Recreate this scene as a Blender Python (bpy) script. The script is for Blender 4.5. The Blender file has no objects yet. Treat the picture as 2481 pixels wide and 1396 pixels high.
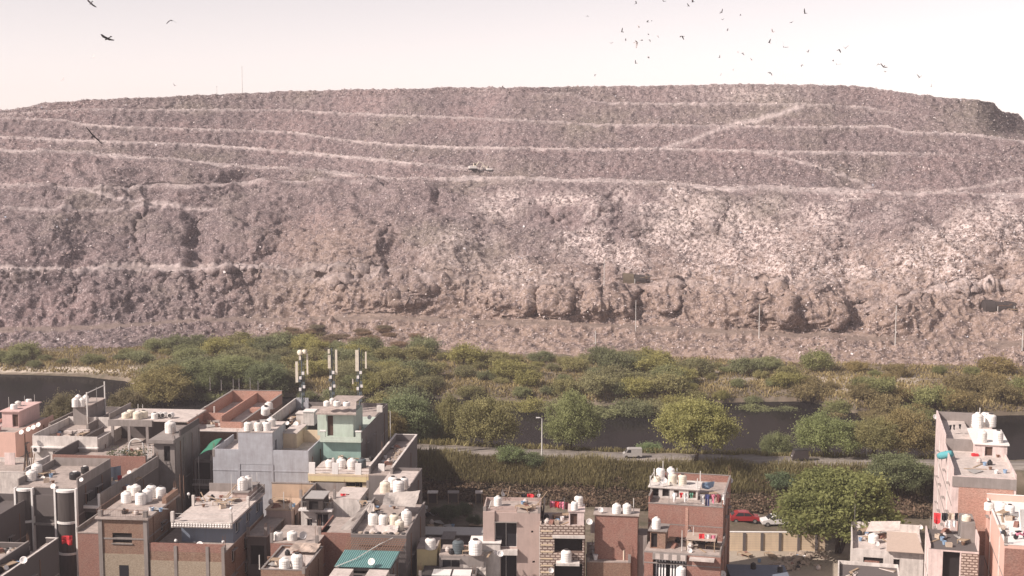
import bpy, math, random
import numpy as np
from mathutils import Vector, Matrix

# ------------------------------------------------------------------ camera, sky, sun, exposure
SC = bpy.context.scene
COL = SC.collection
F, CX, CY, HZ, H = 3200.0, 1240.5, 698.0, 350.0, 50.0
PITCH = math.atan((CY - HZ) / F)
CP, SP = math.cos(PITCH), math.sin(PITCH)
cam_d = bpy.data.cameras.new('camera')
cam_d.sensor_width = 36.0
cam_d.lens = 36.0 * F / 2481.0
cam_d.clip_start, cam_d.clip_end = 1.0, 6000.0
cam = bpy.data.objects.new('camera', cam_d)
COL.objects.link(cam)
cam.location = (0, 0, H)
cam.rotation_euler = (math.pi / 2 - PITCH, 0, 0)
SC.camera = cam

SUN_DIR = Vector((0.70, 0.34, -0.63)).normalized()          # the way the light travels
SUN_EL = math.asin(-SUN_DIR.z)
SUN_ROT = math.atan2(-SUN_DIR.x, -SUN_DIR.y)
world = bpy.data.worlds.new('World')
SC.world = world
world.use_nodes = True
wn, wl = world.node_tree.nodes, world.node_tree.links
wn.clear()
w_out = wn.new('ShaderNodeOutputWorld')
w_bg = wn.new('ShaderNodeBackground')
w_sky = wn.new('ShaderNodeTexSky')
w_sky.sky_type = 'NISHITA'
w_sky.sun_disc = False
w_sky.sun_elevation = SUN_EL
w_sky.sun_rotation = SUN_ROT
w_sky.altitude = 200
w_sky.air_density = 1.0
w_sky.dust_density = 0.4
w_sky.ozone_density = 1.0
w_bw = wn.new('ShaderNodeRGBToBW')
w_hs = wn.new('ShaderNodeMix')
w_hs.data_type = 'RGBA'
w_hs.inputs[0].default_value = 0.80                        # dust greys the blue out of the sky
w_tint = wn.new('ShaderNodeMix')
w_tint.data_type = 'RGBA'
w_tint.blend_type = 'MULTIPLY'
w_tint.inputs[0].default_value = 1.0
w_tint.inputs[7].default_value = (1.0, 0.882, 0.865, 1)
wl.new(w_sky.outputs[0], w_bw.inputs[0])
wl.new(w_sky.outputs[0], w_hs.inputs[6])
wl.new(w_bw.outputs[0], w_hs.inputs[7])
wl.new(w_hs.outputs[2], w_tint.inputs[6])
wl.new(w_tint.outputs[2], w_bg.inputs['Color'])
w_bg.inputs['Strength'].default_value = 0.145
wl.new(w_bg.outputs[0], w_out.inputs['Surface'])

sun_d = bpy.data.lights.new('sun', 'SUN')
sun_d.energy = 4.9
sun_d.angle = math.radians(0.6)
sun_d.color = (1.0, 0.88, 0.80)
sun = bpy.data.objects.new('sun', sun_d)
COL.objects.link(sun)
sun.rotation_euler = SUN_DIR.to_track_quat('-Z', 'Y').to_euler()

SC.view_settings.view_transform = 'Standard'
SC.view_settings.look = 'None'
SC.view_settings.gamma = 1.0
SC.view_settings.exposure = 0.40
SC.view_settings.use_curve_mapping = False
SC.cycles.max_bounces = 6
SC.cycles.diffuse_bounces = 3
SC.cycles.volume_bounces = 0
SC.cycles.use_denoising = True

# ------------------------------------------------------------------ pixel <-> place
def ray(px, py):
    u = (px - CX) / F
    v = (CY - py) / F
    Y = CP + v * SP
    return u / Y, (-SP + v * CP) / Y                       # X and Z per metre of Y

def at_y(px, py, y):
    a, b = ray(px, py)
    return Vector((a * y, y, H + b * y))

def at_z(px, py, z):
    a, b = ray(px, py)
    y = (z - H) / b
    return Vector((a * y, y, z))

def proj(P):
    f = P[1] * CP - (P[2] - H) * SP
    return CX + F * P[0] / f, CY - F * (P[1] * SP + (P[2] - H) * CP) / f

# ------------------------------------------------------------------ noise
def _hash(ix, iy, iz, seed):
    h = (ix.astype(np.int64) * 374761393 + iy.astype(np.int64) * 668265263 + iz.astype(np.int64) * 2147483647 + seed * 974711) & 0xFFFFFFFF
    h = ((h ^ (h >> 13)) * 1274126177) & 0xFFFFFFFF
    h = ((h ^ (h >> 16)) * 2246822519) & 0xFFFFFFFF
    return (h ^ (h >> 15)) & 0xFFFFFFFF

def vnoise(x, y, z, seed=0):
    """smooth value noise in -1..1"""
    ix, iy, iz = np.floor(x).astype(np.int64), np.floor(y).astype(np.int64), np.floor(z).astype(np.int64)
    fx, fy, fz = x - ix, y - iy, z - iz
    fx = fx * fx * fx * (fx * (fx * 6 - 15) + 10)
    fy = fy * fy * fy * (fy * (fy * 6 - 15) + 10)
    fz = fz * fz * fz * (fz * (fz * 6 - 15) + 10)
    r = 0
    for dx in (0, 1):
        wx = fx if dx else 1 - fx
        for dy in (0, 1):
            wy = fy if dy else 1 - fy
            for dz in (0, 1):
                wz = fz if dz else 1 - fz
                r = r + _hash(ix + dx, iy + dy, iz + dz, seed) / 4294967295.0 * (wx * wy * wz)
    return r * 2 - 1

def sstep(a, b, x):
    t = np.clip((x - a) / (b - a), 0, 1)
    return t * t * (3 - 2 * t)

# ------------------------------------------------------------------ mesh helpers
def np_mesh(name, verts, quads, mat=None, smooth=False, attrs=None):
    """quads: (n,4) or (n,3) int array"""
    me = bpy.data.meshes.new(name)
    verts = np.asarray(verts, dtype=np.float32)
    quads = np.asarray(quads, dtype=np.int32)
    n, k = quads.shape
    me.vertices.add(len(verts))
    me.vertices.foreach_set('co', verts.ravel())
    me.loops.add(n * k)
    me.loops.foreach_set('vertex_index', quads.ravel())
    me.polygons.add(n)
    me.polygons.foreach_set('loop_start', np.arange(0, n * k, k, dtype=np.int32))
    if smooth:
        me.polygons.foreach_set('use_smooth', np.ones(n, dtype=bool))
    if attrs:
        for an, av in attrs.items():
            a = me.attributes.new(an, 'FLOAT', 'POINT')
            a.data.foreach_set('value', np.asarray(av, dtype=np.float32).ravel())
    me.update(calc_edges=True)
    if mat:
        me.materials.append(mat)
    return me

def link(name, me, parent=None):
    o = bpy.data.objects.new(name, me)
    COL.objects.link(o)
    if parent:
        o.parent = parent
    return o

def tag(o, label=None, cat=None, group=None, kind=None):
    if label: o['label'] = label
    if cat: o['category'] = cat
    if group: o['group'] = group
    if kind or cat: o['kind'] = kind or 'thing'
    return o

def empty(name, loc, rz=0.0):
    o = bpy.data.objects.new(name, None)
    COL.objects.link(o)
    o.empty_display_size = 0.3
    o.location = loc
    o.rotation_euler = (0, 0, rz)
    return o

def copy_tree(o, parent=None):
    c = o.copy()
    COL.objects.link(c)
    c.parent = parent
    for ch in o.children:
        copy_tree(ch, c)
    return c

class MB:
    """collects simple shapes into one mesh"""
    def __init__(s):
        s.v, s.f = [], []
    def box(s, x0, x1, y0, y1, z0, z1):
        b = len(s.v)
        s.v += [(x0, y0, z0), (x1, y0, z0), (x1, y1, z0), (x0, y1, z0), (x0, y0, z1), (x1, y0, z1), (x1, y1, z1), (x0, y1, z1)]
        s.f += [(b, b + 3, b + 2, b + 1), (b + 4, b + 5, b + 6, b + 7), (b, b + 1, b + 5, b + 4), (b + 1, b + 2, b + 6, b + 5), (b + 2, b + 3, b + 7, b + 6), (b + 3, b, b + 4, b + 7)]
        return s
    def tube(s, pts, r, n=6):
        """round bar along pts; r a number or one per point"""
        pts = [Vector(p) for p in pts]
        rs = r if isinstance(r, (list, tuple)) else [r] * len(pts)
        b = len(s.v)
        for i, p in enumerate(pts):
            t = (pts[min(i + 1, len(pts) - 1)] - pts[max(i - 1, 0)]).normalized()
            a = t.orthogonal().normalized()
            c = t.cross(a)
            for k in range(n):
                an = 2 * math.pi * k / n
                s.v.append(tuple(p + (a * math.cos(an) + c * math.sin(an)) * rs[i]))
        for i in range(len(pts) - 1):
            for k in range(n):
                q = b + i * n
                s.f.append((q + k, q + (k + 1) % n, q + n + (k + 1) % n, q + n + k))
        s.f.append(tuple(b + k for k in reversed(range(n))))
        e = b + (len(pts) - 1) * n
        s.f.append(tuple(e + k for k in range(n)))
        return s
    def lathe(s, prof, n=16, c=(0, 0, 0)):
        b = len(s.v)
        for (r, z) in prof:
            for k in range(n):
                an = 2 * math.pi * k / n
                s.v.append((c[0] + r * math.cos(an), c[1] + r * math.sin(an), c[2] + z))
        for i in range(len(prof) - 1):
            for k in range(n):
                q = b + i * n
                s.f.append((q + k, q + (k + 1) % n, q + n + (k + 1) % n, q + n + k))
        s.f.append(tuple(b + k for k in reversed(range(n))))
        e = b + (len(prof) - 1) * n
        s.f.append(tuple(e + k for k in range(n)))
        return s
    def poly(s, pts, thick=None):
        """flat polygon, optionally extruded by the vector thick"""
        b = len(s.v)
        n = len(pts)
        s.v += [tuple(p) for p in pts]
        s.f.append(tuple(b + k for k in range(n)))
        if thick:
            s.v += [(p[0] + thick[0], p[1] + thick[1], p[2] + thick[2]) for p in pts]
            s.f.append(tuple(b + n + k for k in reversed(range(n))))
            for k in range(n):
                s.f.append((b + (k + 1) % n, b + k, b + n + k, b + n + (k + 1) % n))
        return s
    def mesh(s, name, mat, smooth=False):
        me = bpy.data.meshes.new(name)
        me.from_pydata(s.v, [], s.f)
        if mat: me.materials.append(mat)
        if smooth:
            me.polygons.foreach_set('use_smooth', [True] * len(me.polygons))
        me.update()
        return me
    def build(s, name, mat, parent=None, smooth=False):
        return link(name, s.mesh(name, mat, smooth), parent)

# ------------------------------------------------------------------ materials
MATS = {}
class NB:
    def __init__(s, name):
        m = bpy.data.materials.new(name)
        m.use_nodes = True
        s.m, s.n, s.l = m, m.node_tree.nodes, m.node_tree.links
        s.b = s.n['Principled BSDF']
        s.b.inputs['Roughness'].default_value = 0.85
        s.b.inputs['Specular IOR Level'].default_value = 0.25
    def add(s, t, **kw):
        n = s.n.new('ShaderNode' + t)
        for k, v in kw.items():
            setattr(n, k, v)
        return n
    def math(s, op, a, b=0.0, clamp=False):
        n = s.add('Math', operation=op)
        n.use_clamp = clamp
        for i, v in enumerate((a, b)):
            if hasattr(v, 'is_output'): s.l.new(v, n.inputs[i])
            else: n.inputs[i].default_value = v
        return n.outputs[0]
    def noise(s, scale, detail=4, rough=0.6, vec=None, dist=0.0):
        n = s.add('TexNoise')
        n.inputs['Scale'].default_value = scale
        n.inputs['Detail'].default_value = detail
        n.inputs['Roughness'].default_value = rough
        n.inputs['Distortion'].default_value = dist
        if vec is not None: s.l.new(vec, n.inputs['Vector'])
        return n.outputs['Fac']
    def ramp(s, fac, stops):
        n = s.add('ValToRGB')
        el = n.color_ramp.elements
        while len(el) < len(stops): el.new(0.5)
        for e, (p, c) in zip(el, stops):
            e.position = p
            e.color = (c, c, c, 1) if isinstance(c, (int, float)) else (*c, 1)
        s.l.new(fac, n.inputs[0])
        return n.outputs[0]
    def mix(s, fac, a, b, mode='MIX'):
        n = s.add('Mix', data_type='RGBA', blend_type=mode)
        for i, v in ((0, fac), (6, a), (7, b)):
            if hasattr(v, 'is_output'): s.l.new(v, n.inputs[i])
            elif i == 0: n.inputs[0].default_value = v
            else: n.inputs[i].default_value = (*v, 1)
        return n.outputs[2]
    def coord(s, kind='Object', scale=None):
        o = s.add('TexCoord').outputs[kind]
        if scale:
            m = s.add('Mapping')
            m.inputs['Scale'].default_value = scale
            s.l.new(o, m.inputs['Vector'])
            o = m.outputs[0]
        return o
    def attr(s, name):
        n = s.add('Attribute', attribute_name=name)
        return n.outputs['Fac']
    def bump(s, h, strength=0.5, dist=0.1):
        n = s.add('Bump')
        n.inputs['Strength'].default_value = strength
        n.inputs['Distance'].default_value = dist
        s.l.new(h, n.inputs['Height'])
        s.l.new(n.outputs[0], s.b.inputs['Normal'])
    def color(s, c):
        if hasattr(c, 'is_output'): s.l.new(c, s.b.inputs['Base Color'])
        else: s.b.inputs['Base Color'].default_value = (*c, 1)
        return s

def plaster(name, c, stain=0.45, rough=0.9, dark=(0.10, 0.085, 0.075), scale=1.0):
    b = NB(name)
    v = b.coord()
    n1 = b.noise(0.7 * scale, 5, 0.65, v)
    n2 = b.noise(1.0 * scale, 5, 0.7, b.coord(scale=(2.6, 2.6, 0.28)))
    blot = b.ramp(b.math('ADD', b.math('MULTIPLY', n1, 0.5), b.math('MULTIPLY', n2, 0.5)), [(0.42, 0.0), (0.64, 1.0)])
    fine = b.noise(9, 3, 0.6, v)
    col = b.mix(b.math('MULTIPLY', blot, stain), c, dark)
    col = b.mix(b.math('MULTIPLY', fine, 0.22), col, tuple(min(1, x * 1.25) for x in c))
    b.color(col)
    b.b.inputs['Roughness'].default_value = rough
    b.bump(fine, 0.25, 0.03)
    MATS[name] = b.m
    return b.m

def brick(name, c1, c2, mortar, wear=0.35):
    b = NB(name)
    v = b.coord()
    sep = b.add('SeparateXYZ')
    b.l.new(v, sep.inputs[0])
    cmb = b.add('CombineXYZ')
    b.l.new(b.math('ADD', sep.outputs[0], sep.outputs[1]), cmb.inputs[0])
    b.l.new(sep.outputs[2], cmb.inputs[1])
    t = b.add('TexBrick')
    b.l.new(cmb.outputs[0], t.inputs['Vector'])
    t.inputs['Scale'].default_value = 1.0
    t.inputs['Brick Width'].default_value = 0.24
    t.inputs['Row Height'].default_value = 0.085
    t.inputs['Mortar Size'].default_value = 0.009
    t.inputs['Bias'].default_value = -0.1
    t.inputs['Color1'].default_value = (*c1, 1)
    t.inputs['Color2'].default_value = (*c2, 1)
    t.inputs['Mortar'].default_value = (*mortar, 1)
    n1 = b.noise(0.8, 6, 0.7, v)
    n2 = b.noise(5.0, 4, 0.7, b.coord(scale=(1, 1, 2.2)))
    col = b.mix(b.ramp(n1, [(0.45, 0.0), (0.75, wear)]), t.outputs[0], mortar)
    n3 = b.noise(7.0, 3, 0.6, b.coord(scale=(0.8, 0.8, 2.4)))
    col = b.mix(b.ramp(n2, [(0.35, 0.6), (0.58, 0.0)]), col, tuple(x * 0.42 for x in c1))
    col = b.mix(b.ramp(n3, [(0.50, 0.0), (0.68, 0.55)]), col, tuple(min(1, x * 1.15 + 0.10) for x in c1))
    b.color(col)
    b.bump(n2, 0.4, 0.03)
    MATS[name] = b.m
    return b.m

def plain(name, c, rough=0.6, metal=0.0, var=0.2, vs=3.0):
    b = NB(name)
    f = b.noise(vs, 4, 0.6, b.coord())
    b.color(b.mix(f, tuple(x * (1 - var) for x in c), tuple(min(1, x * (1 + var)) for x in c)))
    b.b.inputs['Roughness'].default_value = rough
    b.b.inputs['Metallic'].default_value = metal
    MATS[name] = b.m
    return b.m
# ------------------------------------------------------------------ the land between the houses and the hill
def interp(tab):
    xs, ys = [t[0] for t in tab], [t[1] for t in tab]
    return lambda p: np.interp(p, xs, ys)

# rows of the photograph along which the shore, the road and the toe of the hill run
ROAD = interp([(-400, 1062), (400, 1070), (1010, 1087), (1240, 1097), (1400, 1103), (1535, 1108), (1700, 1112), (1900, 1117), (2100, 1121), (2481, 1128), (2900, 1134)])
SHORE = interp([(-400, 903), (0, 908), (200, 914), (300, 925), (380, 950), (520, 962), (900, 966), (1100, 968), (1300, 978), (1450, 986), (1600, 984), (1800, 976), (1955, 974), (2000, 986), (2070, 1003), (2160, 990), (2210, 987), (2250, 1000), (2340, 1010), (2481, 1008), (2900, 1010)])
TOE = interp([(-400, 848), (0, 850), (300, 848), (600, 834), (700, 836), (1000, 850), (1240, 862), (1600, 872), (2000, 888), (2481, 898), (2900, 900)])
ZW = -1.5                                                    # water level

def y_of(px, row, z):
    return (z - H) / ((-SP + (CY - row) / F * CP) / (CP + (CY - row) / F * SP))

def land_z(px, y, raw=False):
    """ground height at a fan coordinate (px column at eye level, distance y)"""
    yr = y_of(px, ROAD(px), 3.0)
    ys = y_of(px, SHORE(px), ZW)
    z = np.zeros_like(y)
    z = np.where(y > yr - 18, -0.45 * sstep(yr - 18, yr - 15, y), z)
    z = np.where(y > yr - 9.5, -0.45 + 3.45 * sstep(yr - 9.5, yr - 3.2, y), z)
    z = np.where(y > yr + 3.2, 3.0 - 6.2 * sstep(yr + 3.2, yr + 10, y), z)
    z = np.where(y > ys - 2.5, -3.2 + 3.5 * sstep(ys - 2.5, ys + 4.0, y), z)
    z = np.where(y > ys + 4, 0.3 + 0.7 * sstep(ys + 4, ys + 30, y), z)
    return z

def px_of(x, y):
    return CX + F * x / (y * CP + H * SP)                    # column of a ground point

def ground_z(x, y):
    p = np.array([px_of(x, y)])
    return float(land_z(p, np.array([float(y)]))[0])

b = NB('soil')
v = b.coord()
n1 = b.noise(0.045, 6, 0.65, v)
n2 = b.noise(0.5, 6, 0.7, v)
n3 = b.noise(3.0, 4, 0.7, v)
c = b.mix(b.ramp(n1, [(0.40, 0), (0.62, 1)]), (0.135, 0.105, 0.075), (0.24, 0.195, 0.15))
c = b.mix(b.ramp(n2, [(0.45, 0), (0.66, 0.8)]), c, (0.075, 0.072, 0.04))
c = b.mix(b.attr('sand'), c, b.mix(n2, (0.42, 0.36, 0.29), (0.62, 0.54, 0.45)))
c = b.mix(b.attr('asphalt'), c, b.mix(n3, (0.20, 0.175, 0.155), (0.31, 0.275, 0.245)))
c = b.mix(b.attr('weed'), c, b.mix(n3, (0.05, 0.042, 0.022), (0.10, 0.07, 0.045)))
b.color(b.mix(b.math('MULTIPLY', n3, 0.35), c, (0.09, 0.075, 0.06)))
b.bump(b.math('ADD', n2, b.math('MULTIPLY', n3, 0.5)), 0.6, 0.25)
MATS['soil'] = b.m

NX, NY = 560, 430
pxs = np.linspace(-900, 3400, NX)
yy = np.concatenate([np.linspace(40, 160, 40), np.linspace(162, 330, NY - 40)])
PX, YY = np.meshgrid(pxs, yy)
ZZ = land_z(PX, YY)
XX = (PX - CX) / F * (YY * CP + H * SP)
rough = vnoise(XX / 3.0, YY / 3.0, XX * 0, 3) * 0.18 + vnoise(XX / 1.1, YY / 1.1, XX * 0, 4) * 0.10
yr = y_of(PX, ROAD(PX), 3.0)
ys = y_of(PX, SHORE(PX), ZW)
onroad = (1 - sstep(2.4, 3.2, np.abs(YY - yr)))
ZZ = ZZ + rough * (1 - 0.85 * onroad) * sstep(150, 175, YY)
weed = sstep(yr - 19, yr - 17, YY) * (1 - sstep(yr - 7.5, yr - 5.0, YY))
rows_ = CY - F * (YY * SP + (ZZ - H) * CP) / (YY * CP - (ZZ - H) * SP)
def band(px0, px1, r0, r1, e=12):
    return sstep(px0 - 30, px0 + 30, PX) * (1 - sstep(px1 - 30, px1 + 30, PX)) * sstep(r0 - e / 2, r0 + e / 2, rows_) * (1 - sstep(r1 - e / 2, r1 + e / 2, rows_))
brk = sstep(-0.35, 0.25, vnoise(XX / 9, YY / 5, XX * 0, 8) + 0.3 * vnoise(XX / 2, YY / 2, XX * 0, 9))
sand = np.maximum.reduce([band(-400, 345, 889, 903, 5), band(1895, 2230, 912, 952) * brk, band(1500, 1880, 895, 925) * brk * 0.6, band(2300, 2600, 905, 945) * brk * 0.8,
                          band(1720, 2080, 1320, 1480, 30) * 0.75, band(1300, 1385, 1072, 1086, 4) * brk,
                          (1 - sstep(0.3, 1.0, np.abs(YY - yr - 4.2))) * sstep(1600, 1800, PX) * 0.8])
idx = np.arange(NX * len(yy)).reshape(len(yy), NX)
quads = np.stack([idx[:-1, :-1], idx[:-1, 1:], idx[1:, 1:], idx[1:, :-1]], -1).reshape(-1, 4)
verts = np.stack([XX, YY, ZZ], -1).reshape(-1, 3)
ground = link('ground', np_mesh('ground', verts, quads, MATS['soil'], True, {'sand': sand, 'asphalt': onroad, 'weed': weed * 0.9}))
tag(ground, kind='structure')
# the road along the top of the bank: a thin worn sheet with broken edges
b = NB('road_surface')
v = b.coord()
b.color(b.mix(b.ramp(b.noise(0.6, 6, 0.7, b.coord(scale=(0.4, 1.6, 1))), [(0.35, 0), (0.65, 1)]), (0.17, 0.148, 0.130), (0.32, 0.285, 0.255)))
b.bump(b.noise(4, 4, 0.7, v), 0.3, 0.05)
rp = np.linspace(-900, 3400, 520)
ryc = y_of(rp, ROAD(rp), 3.0)
offs = np.array([-2.55, -2.45, 0.0, 2.45, 2.55])
ragged = 0.25 * vnoise(rp / 7.0, rp * 0, rp * 0, 33)
RY = ryc[None, :] + offs[:, None] + np.sign(offs)[:, None] * ragged[None, :]
RX = (rp[None, :] - CX) / F * (ryc[None, :] * CP + H * SP) + 0 * RY
RZ = np.array([2.93, 3.06, 3.10, 3.06, 2.93])[:, None] + 0 * RY
ix = np.arange(5 * 520).reshape(5, 520)
rq = np.stack([ix[:-1, :-1], ix[:-1, 1:], ix[1:, 1:], ix[1:, :-1]], -1).reshape(-1, 4)
tag(link('road', np_mesh('road', np.stack([RX, RY, RZ], -1).reshape(-1, 3), rq, b.m, True)), kind='structure')
# wide sheet underneath, out to the edge of the air
sh = MB().poly([(-900, -200, -3.6), (900, -200, -3.6), (900, 1050, -3.6), (-900, 1050, -3.6)])
far = sh.build('far_ground', MATS['soil'])
tag(far, kind='structure')

b = NB('canal_water')
b.color(b.mix(b.noise(0.05, 4, 0.6, b.coord(scale=(0.4, 1, 1))), (0.010, 0.009, 0.011), (0.020, 0.017, 0.020)))
b.b.inputs['Roughness'].default_value = 0.10
b.b.inputs['Specular IOR Level'].default_value = 0.03
b.bump(b.noise(0.9, 4, 0.6, b.coord(scale=(0.5, 1.4, 1))), 0.12, 0.12)
dif = b.add('BsdfDiffuse'); dif.inputs['Color'].default_value = (0.014, 0.013, 0.013, 1)
glo = b.add('BsdfGlossy'); glo.inputs['Roughness'].default_value = 0.12; glo.inputs['Color'].default_value = (0.8, 0.8, 0.8, 1)
for q in (dif, glo): b.l.new(b.n['Bump'].outputs[0], q.inputs['Normal'])
wmx = b.add('MixShader'); wmx.inputs[0].default_value = 0.09          # scummed, barely reflecting
b.l.new(dif.outputs[0], wmx.inputs[1]); b.l.new(glo.outputs[0], wmx.inputs[2])
b.l.new(wmx.outputs[0], b.n['Material Output'].inputs['Surface'])
MATS['water'] = b.m
wa = MB().poly([(-330, 190, ZW), (330, 190, ZW), (330, 312, ZW), (-330, 312, ZW)]).build('canal_water', MATS['water'])
tag(wa, kind='structure')

# ------------------------------------------------------------------ the landfill hill
L_B = interp([(-400, 808), (0, 806), (150, 803), (300, 796), (400, 789), (500, 782), (700, 779), (900, 776), (1050, 781), (1200, 786), (1300, 790), (1500, 797), (1700, 807), (1900, 819), (2100, 829), (2300, 838), (2481, 845), (2900, 852)])
L_C = interp([(-400, 664), (0, 660), (200, 658), (400, 655), (600, 650), (700, 655), (800, 652), (900, 660), (1050, 674), (1130, 684), (1250, 690), (1400, 698), (1500, 694), (1640, 698), (1760, 706), (1900, 694), (2000, 705), (2060, 752), (2150, 748), (2250, 712), (2350, 692), (2481, 692), (2900, 690)])
L_D = interp([(-400, 456), (0, 458), (100, 462), (200, 466), (330, 463), (450, 457), (550, 446), (700, 444), (900, 448), (1000, 475), (1100, 520), (1300, 560), (2481, 575), (2900, 575)])
L_E = interp([(-400, 350), (0, 363), (150, 371), (300, 380), (430, 390), (550, 400), (700, 410), (800, 418), (900, 430), (950, 436), (1050, 435), (1180, 434), (1300, 436), (1400, 438), (1500, 441), (1600, 446), (1720, 456), (1860, 462), (2000, 464), (2100, 466), (2300, 470), (2481, 478), (2900, 484)])
L_F = interp([(-400, 318), (0, 330), (130, 337), (300, 343), (450, 348), (600, 358), (750, 370), (900, 384), (1000, 395), (1100, 404), (1190, 410), (1300, 402), (1500, 403), (1700, 408), (2000, 414), (2481, 415), (2900, 415)])
L_G = interp([(-400, 278), (0, 284), (150, 288), (200, 300), (300, 306), (450, 310), (600, 315), (700, 318), (760, 326), (850, 340), (950, 349), (1100, 355), (1240, 357), (1400, 360), (1600, 359), (1750, 362), (1850, 366), (2000, 366), (2150, 369), (2300, 372), (2481, 385), (2900, 395)])
L_H = interp([(-400, 274), (0, 276), (100, 268), (200, 263), (450, 265), (700, 264), (760, 269), (900, 276), (1050, 281), (1240, 288), (1350, 294), (1450, 301), (1600, 301), (1770, 303), (1900, 306), (2000, 306), (2150, 303), (2190, 318), (2350, 323), (2481, 342), (2900, 360)])
L_I = interp([(-400, 272), (0, 272), (100, 259), (300, 249), (590, 240), (1000, 228), (1240, 224), (1390, 226), (1430, 243), (1480, 248), (1600, 250), (1780, 248), (1900, 250), (2000, 252), (2100, 258), (2150, 270), (2250, 285), (2350, 290), (2481, 315), (2900, 340)])
L_K = interp([(-400, 272), (0, 268), (45, 262), (100, 250), (200, 243), (300, 238), (400, 235), (590, 226), (700, 220), (850, 218), (1000, 215), (1100, 212), (1240, 212), (1380, 210), (1560, 208), (1790, 204), (1950, 205), (2080, 209), (2130, 215), (2200, 226), (2300, 238), (2405, 247), (2418, 262), (2432, 272), (2468, 275), (2481, 292), (2560, 330), (2900, 350)])

b = NB('waste_earth')
v = b.coord()
nA = b.noise(0.05, 6, 0.65, v)
nB = b.noise(0.55, 6, 0.75, v)
nC = b.noise(2.2, 4, 0.7, v)
nP = b.noise(0.028, 4, 0.6, v)
base = b.mix(b.ramp(nA, [(0.35, 0), (0.65, 1)]), (0.146, 0.112, 0.112), (0.212, 0.163, 0.160))
base = b.mix(b.ramp(nP, [(0.50, 0), (0.66, 0.7)]), base, (0.180, 0.156, 0.128))
base = b.mix(b.ramp(nP, [(0.34, 0.6), (0.46, 0)]), base, (0.225, 0.158, 0.153))
nS = b.noise(0.13, 5, 0.7, b.coord(scale=(0.7, 1, 1.5)))
base = b.mix(b.ramp(nS, [(0.56, 0.0), (0.68, 0.65)]), base, (0.088, 0.072, 0.076))
base = b.mix(b.attr('warm'), base, b.mix(nA, (0.225, 0.162, 0.132), (0.305, 0.228, 0.185)))
base = b.mix(b.ramp(nB, [(0.38, 0.8), (0.53, 0)]), base, (0.070, 0.057, 0.062))
base = b.mix(b.ramp(nC, [(0.52, 0.0), (0.64, 0.6)]), base, (0.52, 0.44, 0.43))
nD = b.noise(0.9, 5, 0.75, v)
trash = b.ramp(nD, [(0.44, 0.0), (0.57, 1.0)])
tm = b.math('MULTIPLY', trash, b.attr('trash'))
tcol = b.mix(b.noise(3.2, 3, 0.6, v), (0.42, 0.33, 0.305), (0.78, 0.69, 0.66))
base = b.mix(tm, base, tcol)
tr = b.mix(b.ramp(nB, [(0.3, 0), (0.7, 1)]), (0.46, 0.385, 0.37), (0.62, 0.54, 0.52))
base = b.mix(b.math('MULTIPLY', b.attr('track'), b.ramp(nC, [(0.25, 0.55), (0.55, 1.0)])), base, tr)
base = b.mix(b.attr('road'), base, b.mix(nB, (0.17, 0.132, 0.112), (0.30, 0.235, 0.195)))
b.color(base)
b.bump(nC, 0.5, 0.35)
b.b.inputs['Specular IOR Level'].default_value = 0.1
MATS['waste'] = b.m

HX = 1330
hp = np.linspace(-330, 2820, HX)
LEV = [TOE(hp), L_B(hp), L_C(hp), L_D(hp), L_E(hp), L_F(hp), L_G(hp), L_H(hp), L_I(hp), L_K(hp)]
SLOPE = [0.42, 0.62, 0.46, 0.50, 0.60, 0.62, 0.62, 0.62, 0.66]          # of the face below each line
NROW = [34, 60, 92, 46, 26, 30, 34, 26, 30]
one = np.ones(HX)
WID = [9 * one, 7 * one, 7 * (1 - sstep(800, 1000, hp)), 9 * one, 6 * (1 - sstep(1150, 1230, hp)), 7 * one, 7 * one, 6 * sstep(1240, 1420, hp) * (1 - sstep(2120, 2250, hp)), None]
TRK = [0, 0.6 * (1 - sstep(650, 900, hp)) + 0.2, 0.55, 0.85, 1.0, 0.9, 0.75, 0.6, 0.2]
TRK[2] = TRK[2] * (1 - sstep(800, 1000, hp)); TRK[4] = TRK[4] * (1 - sstep(1150, 1230, hp)); TRK[5] = TRK[5] * (1 - 0.7 * sstep(2130, 2230, hp)); TRK[7] = TRK[7] * (0.15 + 0.85 * sstep(1240, 1420, hp) * (1 - sstep(2120, 2250, hp)))
TRK = [t * (0.72 + 0.38 * vnoise(hp / 55.0, hp * 0 + 3.1 * q, hp * 0, 80 + q)) for q, t in enumerate(TRK)]
RD = [0.6, 0.25, 0, 0, 0, 0, 0, 0, 0]
def kz(row):
    vv = (CY - row) / F
    return (-SP + vv * CP) / (CP + vv * SP)
Yl, Zl, tl, rl, lip, seg = [], [], [], [], [], []
z = 0.6 * one
y = (z - H) / kz(LEV[0])
toe_y = y.copy()
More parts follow.
